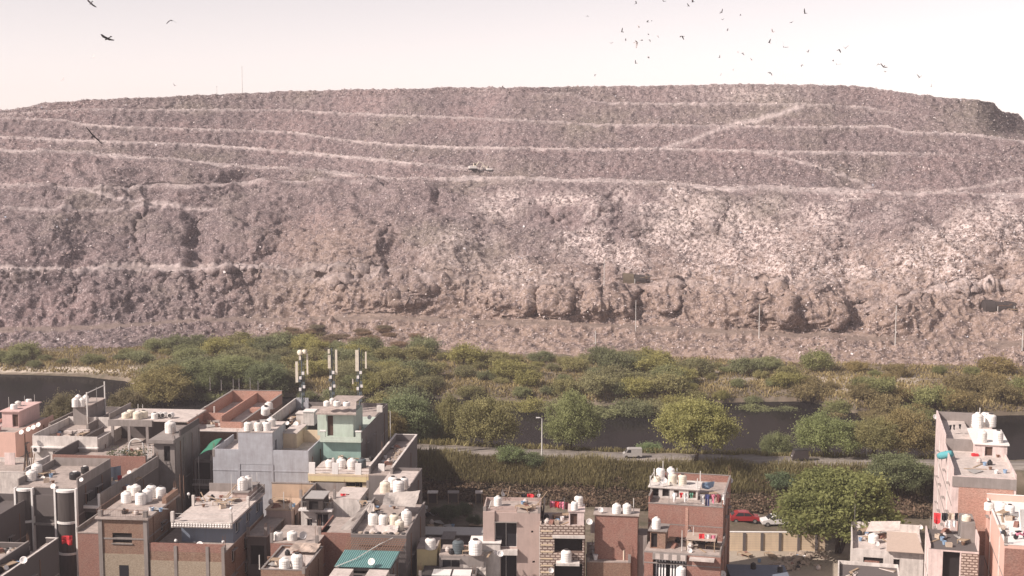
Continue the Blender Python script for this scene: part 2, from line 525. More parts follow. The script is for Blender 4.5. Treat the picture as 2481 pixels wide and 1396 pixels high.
# apron under the land
for k in range(3):
    Yl.append(y - 3 + k); Zl.append(z - 2.2 + 0.7 * k); tl.append(0 * one); rl.append(0 * one); seg.append(0 * one)
wob = 5.0 * vnoise(hp / 90.0, hp * 0, hp * 0, 21)
for i in range(9):
    k = kz(LEV[i + 1])
    s = SLOPE[i] * one
    y2 = (H - z + s * y) / (s - k)
    y2 = np.maximum(y2, y + 0.4)
    z2 = H + k * y2
    n = NROW[i]
    for j in range(n):
        t = (j + 1) / n
        # faces a little hollow at the foot
        Yl.append(y + (y2 - y) * t); Zl.append(z + (z2 - z) * t)
        below = (1 - t) * (y2 - y) * 1.25
        tl.append(TRK[i] * np.exp(-(below / 1.5) ** 2)); rl.append(0 * one); seg.append((i + t) * one)
    y, z = y2, z2
    if WID[i] is not None:
        w = WID[i]
        for j in range(5):
            t = (j + 1) / 5
            Yl.append(y + w * t); Zl.append(z + 0.02 * w * t - 0.05 * w * t * (i >= 5))
            tl.append(TRK[i] * one * (w > 1)); rl.append(RD[i] * one * (0.2 if j == 4 else 1)); seg.append((i + 1) * one)
        y = y + w
        z = Zl[-1]
# plateau behind the crest
for k, (dy, dz) in enumerate([(4, -0.3), (14, -0.6), (40, -1.5), (80, -6), (150, -40), (200, -72)]):
    Yl.append(y + dy); Zl.append(z + dz); tl.append(0 * one); rl.append(0 * one); seg.append(9 * one)
HY, HZg = np.array(Yl), np.array(Zl)
HT, HR, HS = np.array(tl), np.array(rl), np.array(seg)
HP = np.tile(hp, (len(HY), 1))
# large relief: shoulders and hollows pushed along the line of sight, the right end turned away from the sun
HROW = CY - F * (HY * SP + (HZg - H) * CP) / (HY * CP - (HZg - H) * SP)
up_ = 1 - 1.0 * sstep(3.2, 4.3, HS)
push = 5.0 * vnoise(HP / 330.0, HROW / 200.0, HP * 0, 40) * sstep(0.5, 2.0, HS) * up_ + 3.0 * vnoise(HP / 120.0, HROW / 110.0, HP * 0, 41) * sstep(0.8, 2.0, HS) * up_
push += sstep(2360, 2500, HP) * sstep(6.8, 7.6, HS) * 34 + sstep(2150, 2500, HP) * sstep(7, 9, HS) * 10
push += sstep(0, 1, (140 - HP) / 300.0) * sstep(7, 9, HS) * 25
mnz = vnoise(HP / 34.0, HROW / 24.0, HP * 0, 43) + 0.6 * vnoise(HP / 14.0, HROW / 11.0, HP * 0, 44)
for (cx, cy, rx, ry, dpt) in [  # mounds (towards the eye) and hollows (away) seen in the photograph
        (1240, 730, 60, 42, -7), (1345, 730, 40, 40, -6), (1298, 742, 16, 34, 5), (1475, 735, 62, 42, -7), (1560, 745, 30, 40, 6), (1610, 700, 40, 24, -4),
        (1770, 735, 90, 42, -6), (1870, 745, 60, 50, -7), (1970, 745, 75, 52, -9), (2080, 770, 40, 40, 6), (2200, 765, 70, 34, -4), (2420, 790, 70, 40, -5),
        (880, 700, 150, 40, -8), (760, 730, 28, 40, 5), (1010, 705, 50, 32, -5), (250, 715, 70, 30, -5), (190, 720, 30, 40, 4), (560, 740, 80, 30, -4), (420, 760, 90, 22, -4),
        (400, 560, 70, 46, -9), (345, 545, 26, 30, 6), (560, 575, 80, 50, -8), (480, 590, 34, 56, 6), (830, 570, 120, 44, -7), (945, 585, 30, 38, 7), (640, 545, 40, 30, -4),
        (1100, 470, 60, 30, 6), (1000, 460, 60, 26, -4), (1400, 480, 110, 26, -5), (1500, 485, 40, 26, 5), (1720, 490, 40, 24, -5), (1290, 560, 70, 44, -4), (1550, 600, 90, 40, 4),
        (1950, 600, 100, 40, -4), (2200, 560, 100, 50, -4), (2350, 620, 80, 36, -4), 
        (80, 455, 60, 14, -4), (1420, 645, 40, 24, -5), (1455, 650, 20, 26, 5), (2420, 720, 70, 22, 6)]:
    dyr = np.where(HROW > cy, 0.35, 1.0) * (HROW - cy) / ry
    r2 = ((HP - cx) / rx) ** 2 + dyr ** 2
    cliff = 1190 < cx < 1660 and 695 < cy < 760 or cx in (1870, 1970)
    push += (dpt * 0.5 * sstep(0, 0.40, 1.1 - r2 + 0.25 * mnz) if cliff else dpt * (0.40 if dpt < 0 else 0.38) * sstep(0, 1.0, 1.2 - r2 + 0.3 * mnz)) * sstep(1.0, 1.45, HS)
scale = (HY + push) / HY
HX_ = (HP - CX) / F * (HY * CP - (HZg - H) * SP)
X, Y, Z = HX_ * scale, HY * scale, H + (HZg - H) * scale
# ramps that cross the faces: cut into the slope and worn pale
def seg_dist(ax, ay, bx, by):
    t = np.clip(((HP - ax) * (bx - ax) + (HROW - ay) * (by - ay)) / ((bx - ax) ** 2 + (by - ay) ** 2), 0, 1)
    return np.hypot(HP - ax - t * (bx - ax), (HROW - ay - t * (by - ay)))
ramp_m = 0 * HP
for pts, wd, al in [([(1770, 304), (1830, 292), (1900, 272), (1945, 256)], 6.5, 0.75), ([(1610, 359), (1680, 338), (1740, 314), (1765, 306)], 5, 0.6),
                    ([(1830, 367), (1900, 382), (2000, 410), (2060, 432), (2115, 456)], 3.2, 0.6), ([(200, 467), (300, 490), (400, 502), (520, 513)], 4, 0.7), ([(0, 508), (200, 511), (400, 506)], 3.5, 0.5),
                    ([(2020, 470), (2250, 470), (2380, 452), (2481, 430)], 4, 0.5), ([(2100, 770), (2230, 715), (2330, 692), (2481, 688)], 7, 0.35), ([(640, 650), (800, 690), (980, 660), (1060, 690)], 6, 0.35)]:
    for (a, c_) in zip(pts[:-1], pts[1:]):
        d = seg_dist(a[0], a[1], c_[0], c_[1])
        ramp_m = np.maximum(ramp_m, al * np.exp(-(d / wd) ** 2))
HT = np.maximum(HT, ramp_m)
# masks
nz1 = vnoise(X / 26, Z / 14, Y / 26, 50)
nz2 = vnoise(X / 8, Z / 5, Y / 8, 51)
tz = sstep(980, 1240, HP + 130 * nz1 - (HROW - 560) * 0.25) * sstep(438, 500, HROW + 14 * nz2) * (1 - sstep(660, 735, HROW + 22 * nz2 - np.clip((HP - 1700) / 30, 0, 40)))
tz = tz * np.clip(0.45 + 0.9 * nz2 + 0.6 * nz1, 0.06, 1)
tz = np.maximum(tz, 0.55 * np.exp(-(((HP - 1810) / 150) ** 2 + ((HROW - 228) / 22) ** 2)))
tz = np.maximum(tz, 0.5 * np.exp(-((HROW - L_E(HP) - 3) / 6) ** 2) * sstep(1200, 1300, HP) * (1 - sstep(1650, 1750, HP)))
wm = sstep(560, 760, HROW + 0.05 * (HP - 900) + 40 * nz1) * sstep(200, 1000, HP + 200 * nz1) * 0.95
wm = np.maximum(wm, 0.7 * np.exp(-(((HP - 800) / 170) ** 2 + ((HROW - 600) / 70) ** 2)))
# normals of the smooth form, then clods
P = np.stack([X, Y, Z], -1)
du = np.gradient(P, axis=1)
dv = np.gradient(P, axis=0)
N = np.cross(du, dv)
N /= np.maximum(np.linalg.norm(N, axis=-1, keepdims=True), 1e-6)
BEN = (np.abs(np.gradient(HZg, axis=0)) < 0.06 * np.abs(np.gradient(HY, axis=0)) + 1e-6) & (HS < 8.99)
face = (1 - 0.65 * BEN) * (1 - 0.8 * np.clip(HR, 0, 1)) * (1 - 0.75 * np.clip((HT - 0.55) / 0.4, 0, 1))
low = 1 - sstep(3.3, 4.6, HS)
XW = X / 1.55 + 1.2 * vnoise(X / 5, Y / 5, Z / 5, 58) - 0.5 * Z * low
def fb(L, seed):
    return vnoise(XW / L, Y / L, Z / (L * 0.85), seed)
XG = X + 0.55 * Z + 3.0 * vnoise(X / 12, Y / 12, Z / 12, 57)
rid = lambda L, sd: 1 - 2 * np.abs(vnoise(XG / L, Y / (2.2 * L), Z / (1.6 * L), sd))
gul = sstep(1.05, 1.6, HS) * low
disp = gul * (0.7 * rid(15.0, 90) + 0.6 * rid(6.5, 91)) + low * (0.6 * fb(9.0, 60) + 0.5 * fb(4.6, 61)) + (0.16 + 0.34 * low) * fb(2.4, 62) + (0.26 + 0.14 * low) * fb(1.25, 63) + (0.36 - 0.02 * low) * fb(0.62, 64)
lowband = sstep(0.2, 1.1, HS) * (1 - sstep(1.9, 2.4, HS))
disp += lowband * (0.30 * fb(1.25, 73) + 0.30 * fb(0.6, 74) + 0.45 * (1 - 2 * np.abs(vnoise(X / 1.9, Y / 4, Z / 5, 75))))
Zs = Z + 0.6 * vnoise(X / 7, Y / 7, Z / 7, 67)
Zl_ = Z + 1.3 * vnoise(X / 18, Y / 18, Z / 18, 72) + 0.10 * X
disp += gul * 1.25 * (1 - 2 * np.abs(vnoise(X / 30, Y / 30, Zl_ / 3.4, 70))) * (0.55 + 0.6 * np.abs(vnoise(X / 30, Y / 30, Z / 12, 71)))      # slumped benches
disp += (0.12 + 0.42 * low) * vnoise(X / 11, Y / 11, Zs / 0.8, 68) * (0.6 + 0.4 * vnoise(X / 20, Y / 20, Z / 8, 69))       # thin ragged layers
disp += (1 - low) * 0.30 * vnoise(X / 1.6, Y / 4, Z / 7, 65)            # rills running down the upper faces
disp += tz * 0.35 * np.abs(fb(1.7, 66))
edge = sstep(0.0, 0.25, HS) * (1 - sstep(8.99, 9.0, HS) * 0.4)
disp = disp * face * edge
P = P + N * disp[..., None]
HPOS = P
nr = len(HY)
idx = np.arange(nr * HX).reshape(nr, HX)
quads = np.stack([idx[:-1, :-1], idx[:-1, 1:], idx[1:, 1:], idx[1:, :-1]], -1).reshape(-1, 4)
hill = link('landfill_hill', np_mesh('landfill_hill', P.reshape(-1, 3), quads, MATS['waste'], False, {'track': HT, 'trash': tz, 'warm': wm, 'road': HR}))
tag(hill, kind='structure')
HPROW = CY - F * (P[..., 1] * SP + (P[..., 2] - H) * CP) / (P[..., 1] * CP - (P[..., 2] - H) * SP)
def hill_at(px, py):
    j = int(np.clip(np.searchsorted(hp, px), 0, HX - 1))
    col = HPROW[:, j]
    i = int(np.argmax(col <= py)) if (col <= py).any() else int(np.argmin(col))
    return Vector(P[i, j])
# ------------------------------------------------------------------ vegetation
def leaf_mat(name, c1, c2, trans=0.25):
    b = NB(name)
    oi = b.add('ObjectInfo')
    t = b.attr('tone')
    col = b.mix(t, c1, c2)
    col = b.mix(1.0, col, oi.outputs['Color'], 'MULTIPLY')
    b.color(col)
    b.b.inputs['Roughness'].default_value = 0.7
    b.b.inputs['Specular IOR Level'].default_value = 0.15
    tr = b.add('BsdfTranslucent')
    b.l.new(col, tr.inputs['Color'])
    mx = b.add('MixShader')
    mx.inputs[0].default_value = trans
    b.l.new(b.b.outputs[0], mx.inputs[1])
    b.l.new(tr.outputs[0], mx.inputs[2])
    b.l.new(mx.outputs[0], b.n['Material Output'].inputs['Surface'])
    MATS[name] = b.m
    return b.m
leaf_mat('leaf', (0.205, 0.205, 0.128), (0.410, 0.392, 0.255), 0.5)
leaf_mat('blade', (0.19, 0.155, 0.088), (0.46, 0.38, 0.22), 0.35)
leaf_mat('weed', (0.060, 0.050, 0.030), (0.22, 0.15, 0.105), 0.15)
plain('bark', (0.085, 0.065, 0.050), 0.9, 0, 0.35, 6)

def flakes(rng, cen, size, flat=0.0):
    """randomly turned leaf faces: verts (n*4,3), quads"""
    n = len(cen)
    a = rng.normal(size=(n, 3)); a[:, 2] *= (1 - flat); a /= np.linalg.norm(a, axis=1, keepdims=True)
    t = rng.normal(size=(n, 3)); t[:, 2] *= (1 - flat)
    c = np.cross(a, t); c /= np.linalg.norm(c, axis=1, keepdims=True)
    s = size[:, None]
    v = np.stack([cen - a * s * 0.5 - c * s * 0.18, cen + c * s * 0.34 - a * s * 0.05, cen + a * s * 0.55 + c * s * 0.1, cen - c * s * 0.36 + a * s * 0.1], 1)
    return v.reshape(-1, 3), np.arange(n * 4).reshape(n, 4)

def crown_mesh(name, seed, R, Ht, z0, nclump, nleaf, clump_r, leaf, dome=True, wisp=0.25):
    rng = np.random.default_rng(seed)
    cs = []
    while len(cs) < nclump:
        p = rng.uniform(-1, 1, 3)
        r = np.linalg.norm(p)
        if r > 1 or r < 0.42: continue
        if dome and p[2] < -0.35: continue
        cs.append(p)
    cs = np.array(cs)
    bump = 1 + 0.22 * vnoise(cs[:, 0] * 2.2, cs[:, 1] * 2.2, cs[:, 2] * 2.2 + seed, seed)
    cs = cs * bump[:, None]
    cs = cs * np.array([R - clump_r * 0.6, R - clump_r * 0.6, Ht * 0.5 - clump_r * 0.4])
    cs[:, 2] += z0 + Ht * 0.5
    nl = rng.integers(int(nleaf * 0.45), int(nleaf * 1.5), nclump)
    rep = np.repeat(np.arange(nclump), nl)
    d = rng.normal(size=(len(rep), 3))
    d /= np.linalg.norm(d, axis=1, keepdims=True)
    rad = rng.uniform(0.25, 1.0, len(rep)) ** 0.6 * (1 + wisp * rng.normal(size=len(rep)))
    cr = (clump_r * rng.uniform(0.65, 1.3, nclump))[rep]
    cen = cs[rep] + d * (rad * cr)[:, None] * np.array([1, 1, 0.75])
    v, q = flakes(rng, cen, leaf * rng.uniform(0.6, 1.4, len(rep)))
    tone = np.clip(rng.uniform(0, 1, nclump)[rep] * 0.65 + rng.uniform(0, 1, len(rep)) * 0.35, 0, 1)
    return np_mesh(name, v, q, MATS['leaf'], False, {'tone': np.repeat(tone, 4)})

def trunk_mesh(name, seed, R, Ht, z0, stems=2, r0=0.22):
    rnd = random.Random(seed)
    m = MB()
    for s in range(stems):
        an = rnd.uniform(0, 6.28)
        lean = rnd.uniform(0.15, 0.4) * R * 0.5
        top = Vector((math.cos(an) * lean, math.sin(an) * lean, z0 + Ht * 0.30))
        mid = Vector((top.x * 0.4 + rnd.uniform(-.2, .2), top.y * 0.4 + rnd.uniform(-.2, .2), top.z * 0.5))
        m.tube([(rnd.uniform(-.15, .15), rnd.uniform(-.15, .15), -0.4), mid, top], [r0, r0 * 0.8, r0 * 0.6], 7)
        for k in range(5):
            a2 = an + rnd.uniform(-2.4, 2.4)
            rr = rnd.uniform(0.45, 0.85) * R
            end = Vector((math.cos(a2) * rr, math.sin(a2) * rr, z0 + Ht * rnd.uniform(0.35, 0.85)))
            b0 = mid.lerp(top, rnd.uniform(0.3, 1))
            m.tube([b0, b0.lerp(end, 0.5) + Vector((0, 0, 0.25)), end], [r0 * 0.5, r0 * 0.3, r0 * 0.1], 5)
    return m.mesh(name, MATS['bark'], True)

TREES = []
for k in range(4):
    TREES.append((crown_mesh('crown', 100 + k, 5.0, 7.2, 0.5, 170, 190, 0.95, 0.21, True, 0.5), trunk_mesh('trunk', 200 + k, 5.0, 7.2, 0.7, 2 + k % 2)))
BUSHES = []
for k in range(5):
    BUSHES.append((crown_mesh('crown', 300 + k, 3.0, 3.4, -0.3, 56, 110, 0.78, 0.21, True, 0.55), trunk_mesh('trunk', 400 + k, 3.0, 3.2, 0.0, 3, 0.09)))
BIGTREE = (crown_mesh('crown', 555, 5.0, 8.0, 0.3, 300, 150, 0.78, 0.24, True, 0.3), trunk_mesh('trunk', 556, 5.0, 7.6, 1.0, 2, 0.2))

def plant(kind, name, mesh_pair, loc, sx, sz, rz, color, label, cat, group=None):
    r = empty(name, loc, rz)
    r.scale = (sx, sx, sz)
    c = link('crown', mesh_pair[0], r)
    c.color = (*color, 1)
    link('trunk', mesh_pair[1], r)
    tag(r, label, cat, group)
    return r

def tree_px(px, d, wpx, top, var, color, label, name='thorn_tree', big=False, group=None):
    p = at_y(px, 700, d)
    gz = ground_z(p.x, d)
    a, b_ = ray(px, top)
    hh = H + b_ * d - gz
    w = wpx * d / F / 2
    pair = BIGTREE if big else TREES[var]
    Hn = 8.6 if big else 8.0
    return plant('tree', name, pair, (p.x, d, gz - 0.1), w / 5.0, hh / Hn, var * 1.3 + px, color, label, 'tree', group)

def road_y(px): return float(y_of(np.array([px]), ROAD(np.array([px])), 3.0)[0])
GREEN, OLIVE, DULL, LIME = (1.0, 1.12, 0.9), (1.1, 1.05, 0.78), (1.0, 0.85, 0.75), (0.86, 0.94, 0.58)
tree_px(980, road_y(980) + 8, 165, 940, 0, (0.85, 1.0, 0.85), 'green thorn tree beside the pole at the right end of the left housing block')
tree_px(1085, road_y(1085) + 10, 90, 946, 1, OLIVE, 'small olive thorn tree between two larger trees left of the lamp post')
tree_px(1180, road_y(1180) + 6, 175, 948, 2, OLIVE, 'wide olive thorn tree with dark trunk left of the roadside lamp post')
tree_px(1386, road_y(1386) + 6, 148, 948, 3, (1.0, 1.1, 0.8), 'round thorn tree just right of the roadside lamp post')
tree_px(1690, road_y(1690) - 3.6, 205, 955, 0, (1.2, 1.2, 0.75), 'large yellow-green thorn tree right of the van, trunk leaning on the near roadside')
tree_px(2012, road_y(2012) + 5, 165, 1000, 1, (1.0, 1.15, 0.8), 'bright green thorn tree by the road above the big leafy tree')
tree_px(2130, road_y(2130) + 4.5, 150, 1004, 2, OLIVE, 'olive thorn tree left of the tall pink building, around a thin pole')
tree_px(2205, road_y(2205) + 6, 165, 988, 3, (1.15, 0.98, 0.75), 'brownish thorn tree touching the tall pink building')
tree_px(2190, road_y(2190) - 8, 170, 1090, 2, (0.75, 0.85, 0.7), 'dark leafy tree low on the bank behind the big roadside tree')
tree_px(2045, 158, 335, 1122, 3, LIME, 'big bright leafy tree beside the pale boundary wall and parked cars', 'leafy_tree', True)
tree_px(1890, road_y(1890) + 7, 90, 1038, 2, (0.9, 1.0, 0.8), 'low grey-green thorn tree at the waterside right of the large roadside tree')
tree_px(390, 262, 170, 886, 1, (1.12, 1.0, 0.72), 'olive thorn tree on the left shore behind the rooftop tanks')
tree_px(470, 268, 130, 870, 3, (0.85, 0.95, 0.75), 'dark green thorn tree behind the six roof poles')
tree_px(560, 272, 150, 858, 0, (0.95, 1.05, 0.8), 'broad green thorn tree behind the brick terrace on the far shore')
tree_px(640, 268, 120, 872, 2, (0.8, 0.92, 0.78), 'dark thorn tree left of the cell antennas on the far shore')
tree_px(300, road_y(300) - 2, 110, 930, 2, (0.8, 0.72, 0.68), 'dull grey-brown tree by the water left of the rooftop tanks')
tree_px(150, road_y(150) - 6, 120, 942, 0, (0.72, 0.66, 0.62), 'dull brownish tree between the pink house and the tank tower')
tree_px(940, road_y(940) + 3, 90, 990, 1, (1.0, 0.85, 0.65), 'dry brownish tree behind the mint green house')

rs = random.Random(5)
nb = 0
spots = []
for k in range(4000):
    px, row = rs.uniform(-60, 2560), rs.uniform(842, 990)
    sh_, to_ = float(SHORE(px)), float(TOE(px))
    if row > sh_ - 6 or row < to_ + 14: continue
    dens = 1.0
    if px < 330: dens = 1.0 if row < 886 else 0.0
    elif px > 1920: dens = 0.34 if not (912 < row < 950) else 0.12
    elif px > 1500: dens = 0.7 if not (898 < row < 925) else 0.3
    if rs.random() > dens: continue
    clump = 0.90 + 0.60 * float(vnoise(np.array([px / 110.0]), np.array([row / 34.0]), np.array([0.0]), 7)[0])
    if any(((px - a) / (44 * clump)) ** 2 + ((row - c) / (13 * clump)) ** 2 < 1 for a, c in spots): continue
    spots.append((px, row))
spots.sort(key=lambda t: t[1])
sh_at = lambda p: float(SHORE(p))
LMK = [(520, 'behind the left rooftop tanks'), (700, 'left of the antennas'), (900, 'behind the antennas'), (1100, 'above the small olive tree'), (1300, 'above the wide olive tree'), (1500, 'above the round tree'), (1650, 'above the van'), (1800, 'above the large tree'), (9999, 'right of the large tree')]
LBL = {0: 'green thorn bush in the dense scrub along the far shore', 1: 'dry brownish bush scattered on the sandy far shore at right', 2: 'low green bush in the strip of scrub at the foot of the hill, far left'}
for (px, row) in spots:
    p = at_z(px, row, 0.6)
    s = 0.60 + 1.05 * rs.random() ** 1.6
    if px > 1920:
        col, g = rs.choice([(1.15, 0.95, 0.7), (1.0, 0.85, 0.68), (0.95, 1.0, 0.7)]), 1
        s *= 0.95
    elif px < 330:
        col, g = rs.choice([(0.85, 0.9, 0.72), (0.95, 0.98, 0.75)]), 2
        s *= 0.8
    else:
        col, g = rs.choice([(1.1, 1.05, 0.78), (0.95, 1.02, 0.8), (1.2, 1.15, 0.72), (0.85, 0.92, 0.78), (1.0, 0.98, 0.82)]), 0
    cv = rs.uniform(0.85, 1.15)
    col = tuple(x * cv for x in col)
    gz = ground_z(p.x, p.y)
    cw = 'brownish' if col[0] > col[1] * 1.12 else 'yellowish' if col[0] > col[1] else 'dark green' if col[1] < 0.92 else 'green'
    sw = 'large ' if s > 1.15 else 'small ' if s < 0.75 else ''
    if g == 0:
        bw_ = 'by the water' if row > sh_at(px) - 28 else 'at the hill foot' if row < float(TOE(px)) + 26 else 'mid-belt'
        lm = [t for t in LMK if px < t[0]][0][1]
        lb = f'{sw}{cw} thorn bush {bw_}, {lm}'
    elif g == 1:
        lb = f'{sw}{cw} bush on the sandy shore, ' + ('below the pale sand' if row > 948 else 'above the pale sand' if row < 915 else 'among the pale sand') + (' left of the building' if px < 2240 else ' behind the tanks')
    else: lb = f'{sw}{cw} bush at the hill foot, above the left sandbar' + (', left part' if px < 150 else ', right part')
    plant('bush', 'thorn_bush', BUSHES[rs.randrange(5)], (p.x, p.y, gz - 0.15), s, s * rs.uniform(0.75, 1.1), rs.uniform(0, 6.28), col, lb, 'bush', ['scrub on the far shore', 'dry bushes on the sandy shore', 'scrub at the foot of the hill'][g])
# dry reddish scrub on the lowest slope
for k in range(34):
    px, row = rs.uniform(650, 1060), rs.uniform(796, 838)
    p = hill_at(px, row)
    s = rs.uniform(0.6, 0.95)
    plant('bush', 'dry_bush', BUSHES[rs.randrange(5)], tuple(p - Vector((0, 0, 0.3))), s, s * 0.5, rs.uniform(0, 6), (1.08 * rs.uniform(.9, 1.1), 0.86, 0.92), 'dry reddish brown bush on the lowest slope above the antennas', 'bush', 'reddish scrub on the lowest slope')
# the shrubs on the near bank by the lamp post
for (px, dd, s, col, lab) in [(1235, -4.6, 0.85, (0.85, 1.05, 0.8), 'broad-leaved green shrub on the bank left of the lamp post foot'), (1290, -5.0, 0.7, (0.7, 0.85, 0.7), 'dark green shrub on the bank at the lamp post foot'),
                              (1575, 5, 0.75, (0.9, 1.15, 0.9), 'pale green bush at the waterside just behind the van'), (1905, -7, 0.8, (0.65, 0.85, 0.75), 'dark green shrub below the roadside right of the large tree')]:
    d = road_y(px) + dd
    p = at_y(px, 700, d)
    plant('bush', 'leafy_shrub', BUSHES[int(px) % 5], (p.x, d, ground_z(p.x, d) - 0.1), s, s, px, col, lab, 'shrub')

# uncountable cover: reeds on the bank, weeds on the drain, rough grass on the far shore
rng = np.random.default_rng(11)
def blades(name, n, pxr, yfun, hgt, wid, lab, cat, mat, color=(1, 1, 1)):
    px = rng.uniform(*pxr, n)
    y = yfun(px, n)
    x = (px - CX) / F * (y * CP + H * SP)
    z = land_z(px, y) - 0.05
    patch = vnoise(x / 4, y / 4, x * 0, 71)
    h = hgt * rng.uniform(0.55, 1.25, n) * (1 + 0.45 * patch)
    an = rng.uniform(0, np.pi, n)
    w = wid * rng.uniform(0.6, 1.4, n)
    lx, ly = rng.normal(0, 0.28, n) * h, rng.normal(0, 0.28, n) * h
    b0 = np.stack([x - np.cos(an) * w, y - np.sin(an) * w, z], -1)
    b1 = np.stack([x + np.cos(an) * w, y + np.sin(an) * w, z], -1)
    t1 = np.stack([x + lx + np.cos(an) * w * .4, y + ly + np.sin(an) * w * .4, z + h], -1)
    t0 = np.stack([x + lx - np.cos(an) * w * .4, y + ly - np.sin(an) * w * .4, z + h], -1)
    tone = np.clip(0.5 + 0.35 * patch + rng.normal(0, 0.2, n), 0, 1)
    o = link(name, np_mesh(name, np.stack([b0, b1, t1, t0], 1).reshape(-1, 3), np.arange(4 * n).reshape(n, 4), mat, False, {'tone': np.repeat(tone, 4)}))
    o.color = (*color, 1)
    tag(o, lab, cat, kind='stuff')
    return o
def ry(px): return y_of(px, ROAD(px), 3.0)
blades('reed_grass', 42000, (880, 2330), lambda p, n: ry(p) - 3.6 - rng.uniform(0, 1, n) ** 0.8 * 4.6, 1.05, 0.055, 'tall dry grass on the bank below the road', 'grass', MATS['blade'], (0.72, 0.76, 0.66))
blades('roadside_grass', 7000, (880, 2330), lambda p, n: ry(p) + 3.2 + rng.uniform(0, 1, n) * 3.0, 0.7, 0.09, 'short grass on the far edge of the road', 'grass', MATS['blade'], (0.8, 0.85, 0.7))
blades('shore_grass', 46000, (-60, 2540), lambda p, n: y_of(p, SHORE(p), ZW) + 1.5 + rng.uniform(0, 1, n) ** 1.3 * 42, 0.55, 0.16, 'rough grass between the bushes on the far shore', 'grass', MATS['blade'], (1.0, 0.98, 0.86))
n = 42000
px = rng.uniform(900, 2420, n)
y = ry(px) - 6.6 - rng.uniform(0, 1, n) * 12.0
x = (px - CX) / F * (y * CP + H * SP)
pt = vnoise(x / 2.2, y / 2.2, x * 0, 75)
cen = np.stack([x, y, land_z(px, y) + 0.12 + rng.uniform(0, 0.45, n) * (1 + pt)], -1)
v_, q_ = flakes(rng, cen, rng.uniform(0.2, 0.5, n), 0.3)
wd = link('weed_mat', np_mesh('weed_mat', v_, q_, MATS['weed'], False, {'tone': np.repeat(np.clip(0.45 + 0.35 * pt + rng.normal(0, 0.25, n), 0, 1), 4)}))
wd.color = (1, 1, 1, 1)
tag(wd, 'brown floating weed covering the drain below the bank', 'weeds', kind='stuff')

# loose rubbish over the open slopes
b = NB('rubbish')
t = b.attr('tone')
b.color(b.ramp(t, [(0.0, (0.10, 0.085, 0.08)), (0.35, (0.30, 0.23, 0.20)), (0.62, (0.50, 0.41, 0.39)), (0.93, (0.72, 0.66, 0.64)), (1.0, (0.34, 0.38, 0.46))]))
MATS['rubbish'] = b.m
wgt = (tz ** 1.1 + 0.28 * (HS > 0.3) * (HS < 8.95) + 0.55 * np.clip(HT, 0, 1) * (HS > 3.5)).ravel()
wgt[HS.ravel() < 0.1] = 0
n = 95000
pick = rng.choice(len(wgt), n, p=wgt / wgt.sum())
cen = HPOS.reshape(-1, 3)[pick] + N.reshape(-1, 3)[pick] * 0.12 + rng.normal(0, 0.15, (n, 3))
big = rng.uniform(0.16, 0.5, n) * np.where(rng.random(n) < 0.06, 2.0, 1.0)
v_, q_ = flakes(rng, cen, big)
tn = np.clip(rng.beta(1.6, 1.6, n), 0, 1)
rb = link('loose_rubbish', np_mesh('loose_rubbish', v_, q_, MATS['rubbish'], False, {'tone': np.repeat(tn, 4)}))
tag(rb, 'pale scraps of rubbish strewn over the open slopes', 'rubbish', kind='stuff')
# ------------------------------------------------------------------ building materials
brick('brick_red', (0.31, 0.140, 0.105), (0.24, 0.100, 0.078), (0.33, 0.26, 0.22), 0.45)
brick('brick_brown', (0.26, 0.145, 0.10), (0.20, 0.105, 0.075), (0.32, 0.26, 0.20), 0.6)
brick('brick_pink', (0.47, 0.25, 0.19), (0.40, 0.20, 0.15), (0.46, 0.36, 0.30), 0.45)
brick('brick_tan', (0.36, 0.29, 0.215), (0.30, 0.235, 0.17), (0.40, 0.34, 0.27), 0.6)
plaster('concrete', (0.27, 0.24, 0.225), 0.5)
plaster('concrete_dark', (0.120, 0.105, 0.102), 0.4)  # dark concrete; tone also lowered to deepen shade on right-hand walls
plaster('cement_wall', (0.185, 0.165, 0.160), 0.5)  # bare cement, with shade of right walls turned from the sun in its tone
plaster('roof_slab', (0.42, 0.355, 0.32), 0.6)
plaster('roof_pale', (0.58, 0.51, 0.47), 0.5)
plaster('whitewash', (0.66, 0.61, 0.57), 0.55)
plaster('white_clean', (0.76, 0.73, 0.70), 0.18)
plaster('pink_paint', (0.60, 0.42, 0.39), 0.25)
plaster('pale_pink', (0.68, 0.56, 0.53), 0.5)
plaster('salmon', (0.66, 0.43, 0.36), 0.15)
plaster('tan_paint', (0.50, 0.37, 0.27), 0.25)
plaster('cream', (0.62, 0.50, 0.36), 0.25)
plaster('yellow_paint', (0.66, 0.55, 0.32), 0.2)
plaster('mint', (0.47, 0.54, 0.47), 0.3)
plaster('turquoise', (0.27, 0.40, 0.36), 0.3)
plaster('blue_grey', (0.41, 0.42, 0.45), 0.6, dark=(0.2, 0.17, 0.18))
plaster('steel_blue', (0.16, 0.19, 0.24), 0.3)
plaster('taupe', (0.44, 0.34, 0.305), 0.3)
plain('room_shade', (0.022, 0.019, 0.019), 0.8)  # shade put into colour: near-black stand-in for unlit rooms
plain('door_brown', (0.085, 0.05, 0.038), 0.7)
plain('steel', (0.35, 0.34, 0.33), 0.45, 0.6)
plain('rust', (0.20, 0.12, 0.085), 0.85)
plain('pipe_white', (0.62, 0.60, 0.57), 0.5)
plain('timber', (0.36, 0.27, 0.19), 0.85, 0, 0.3)
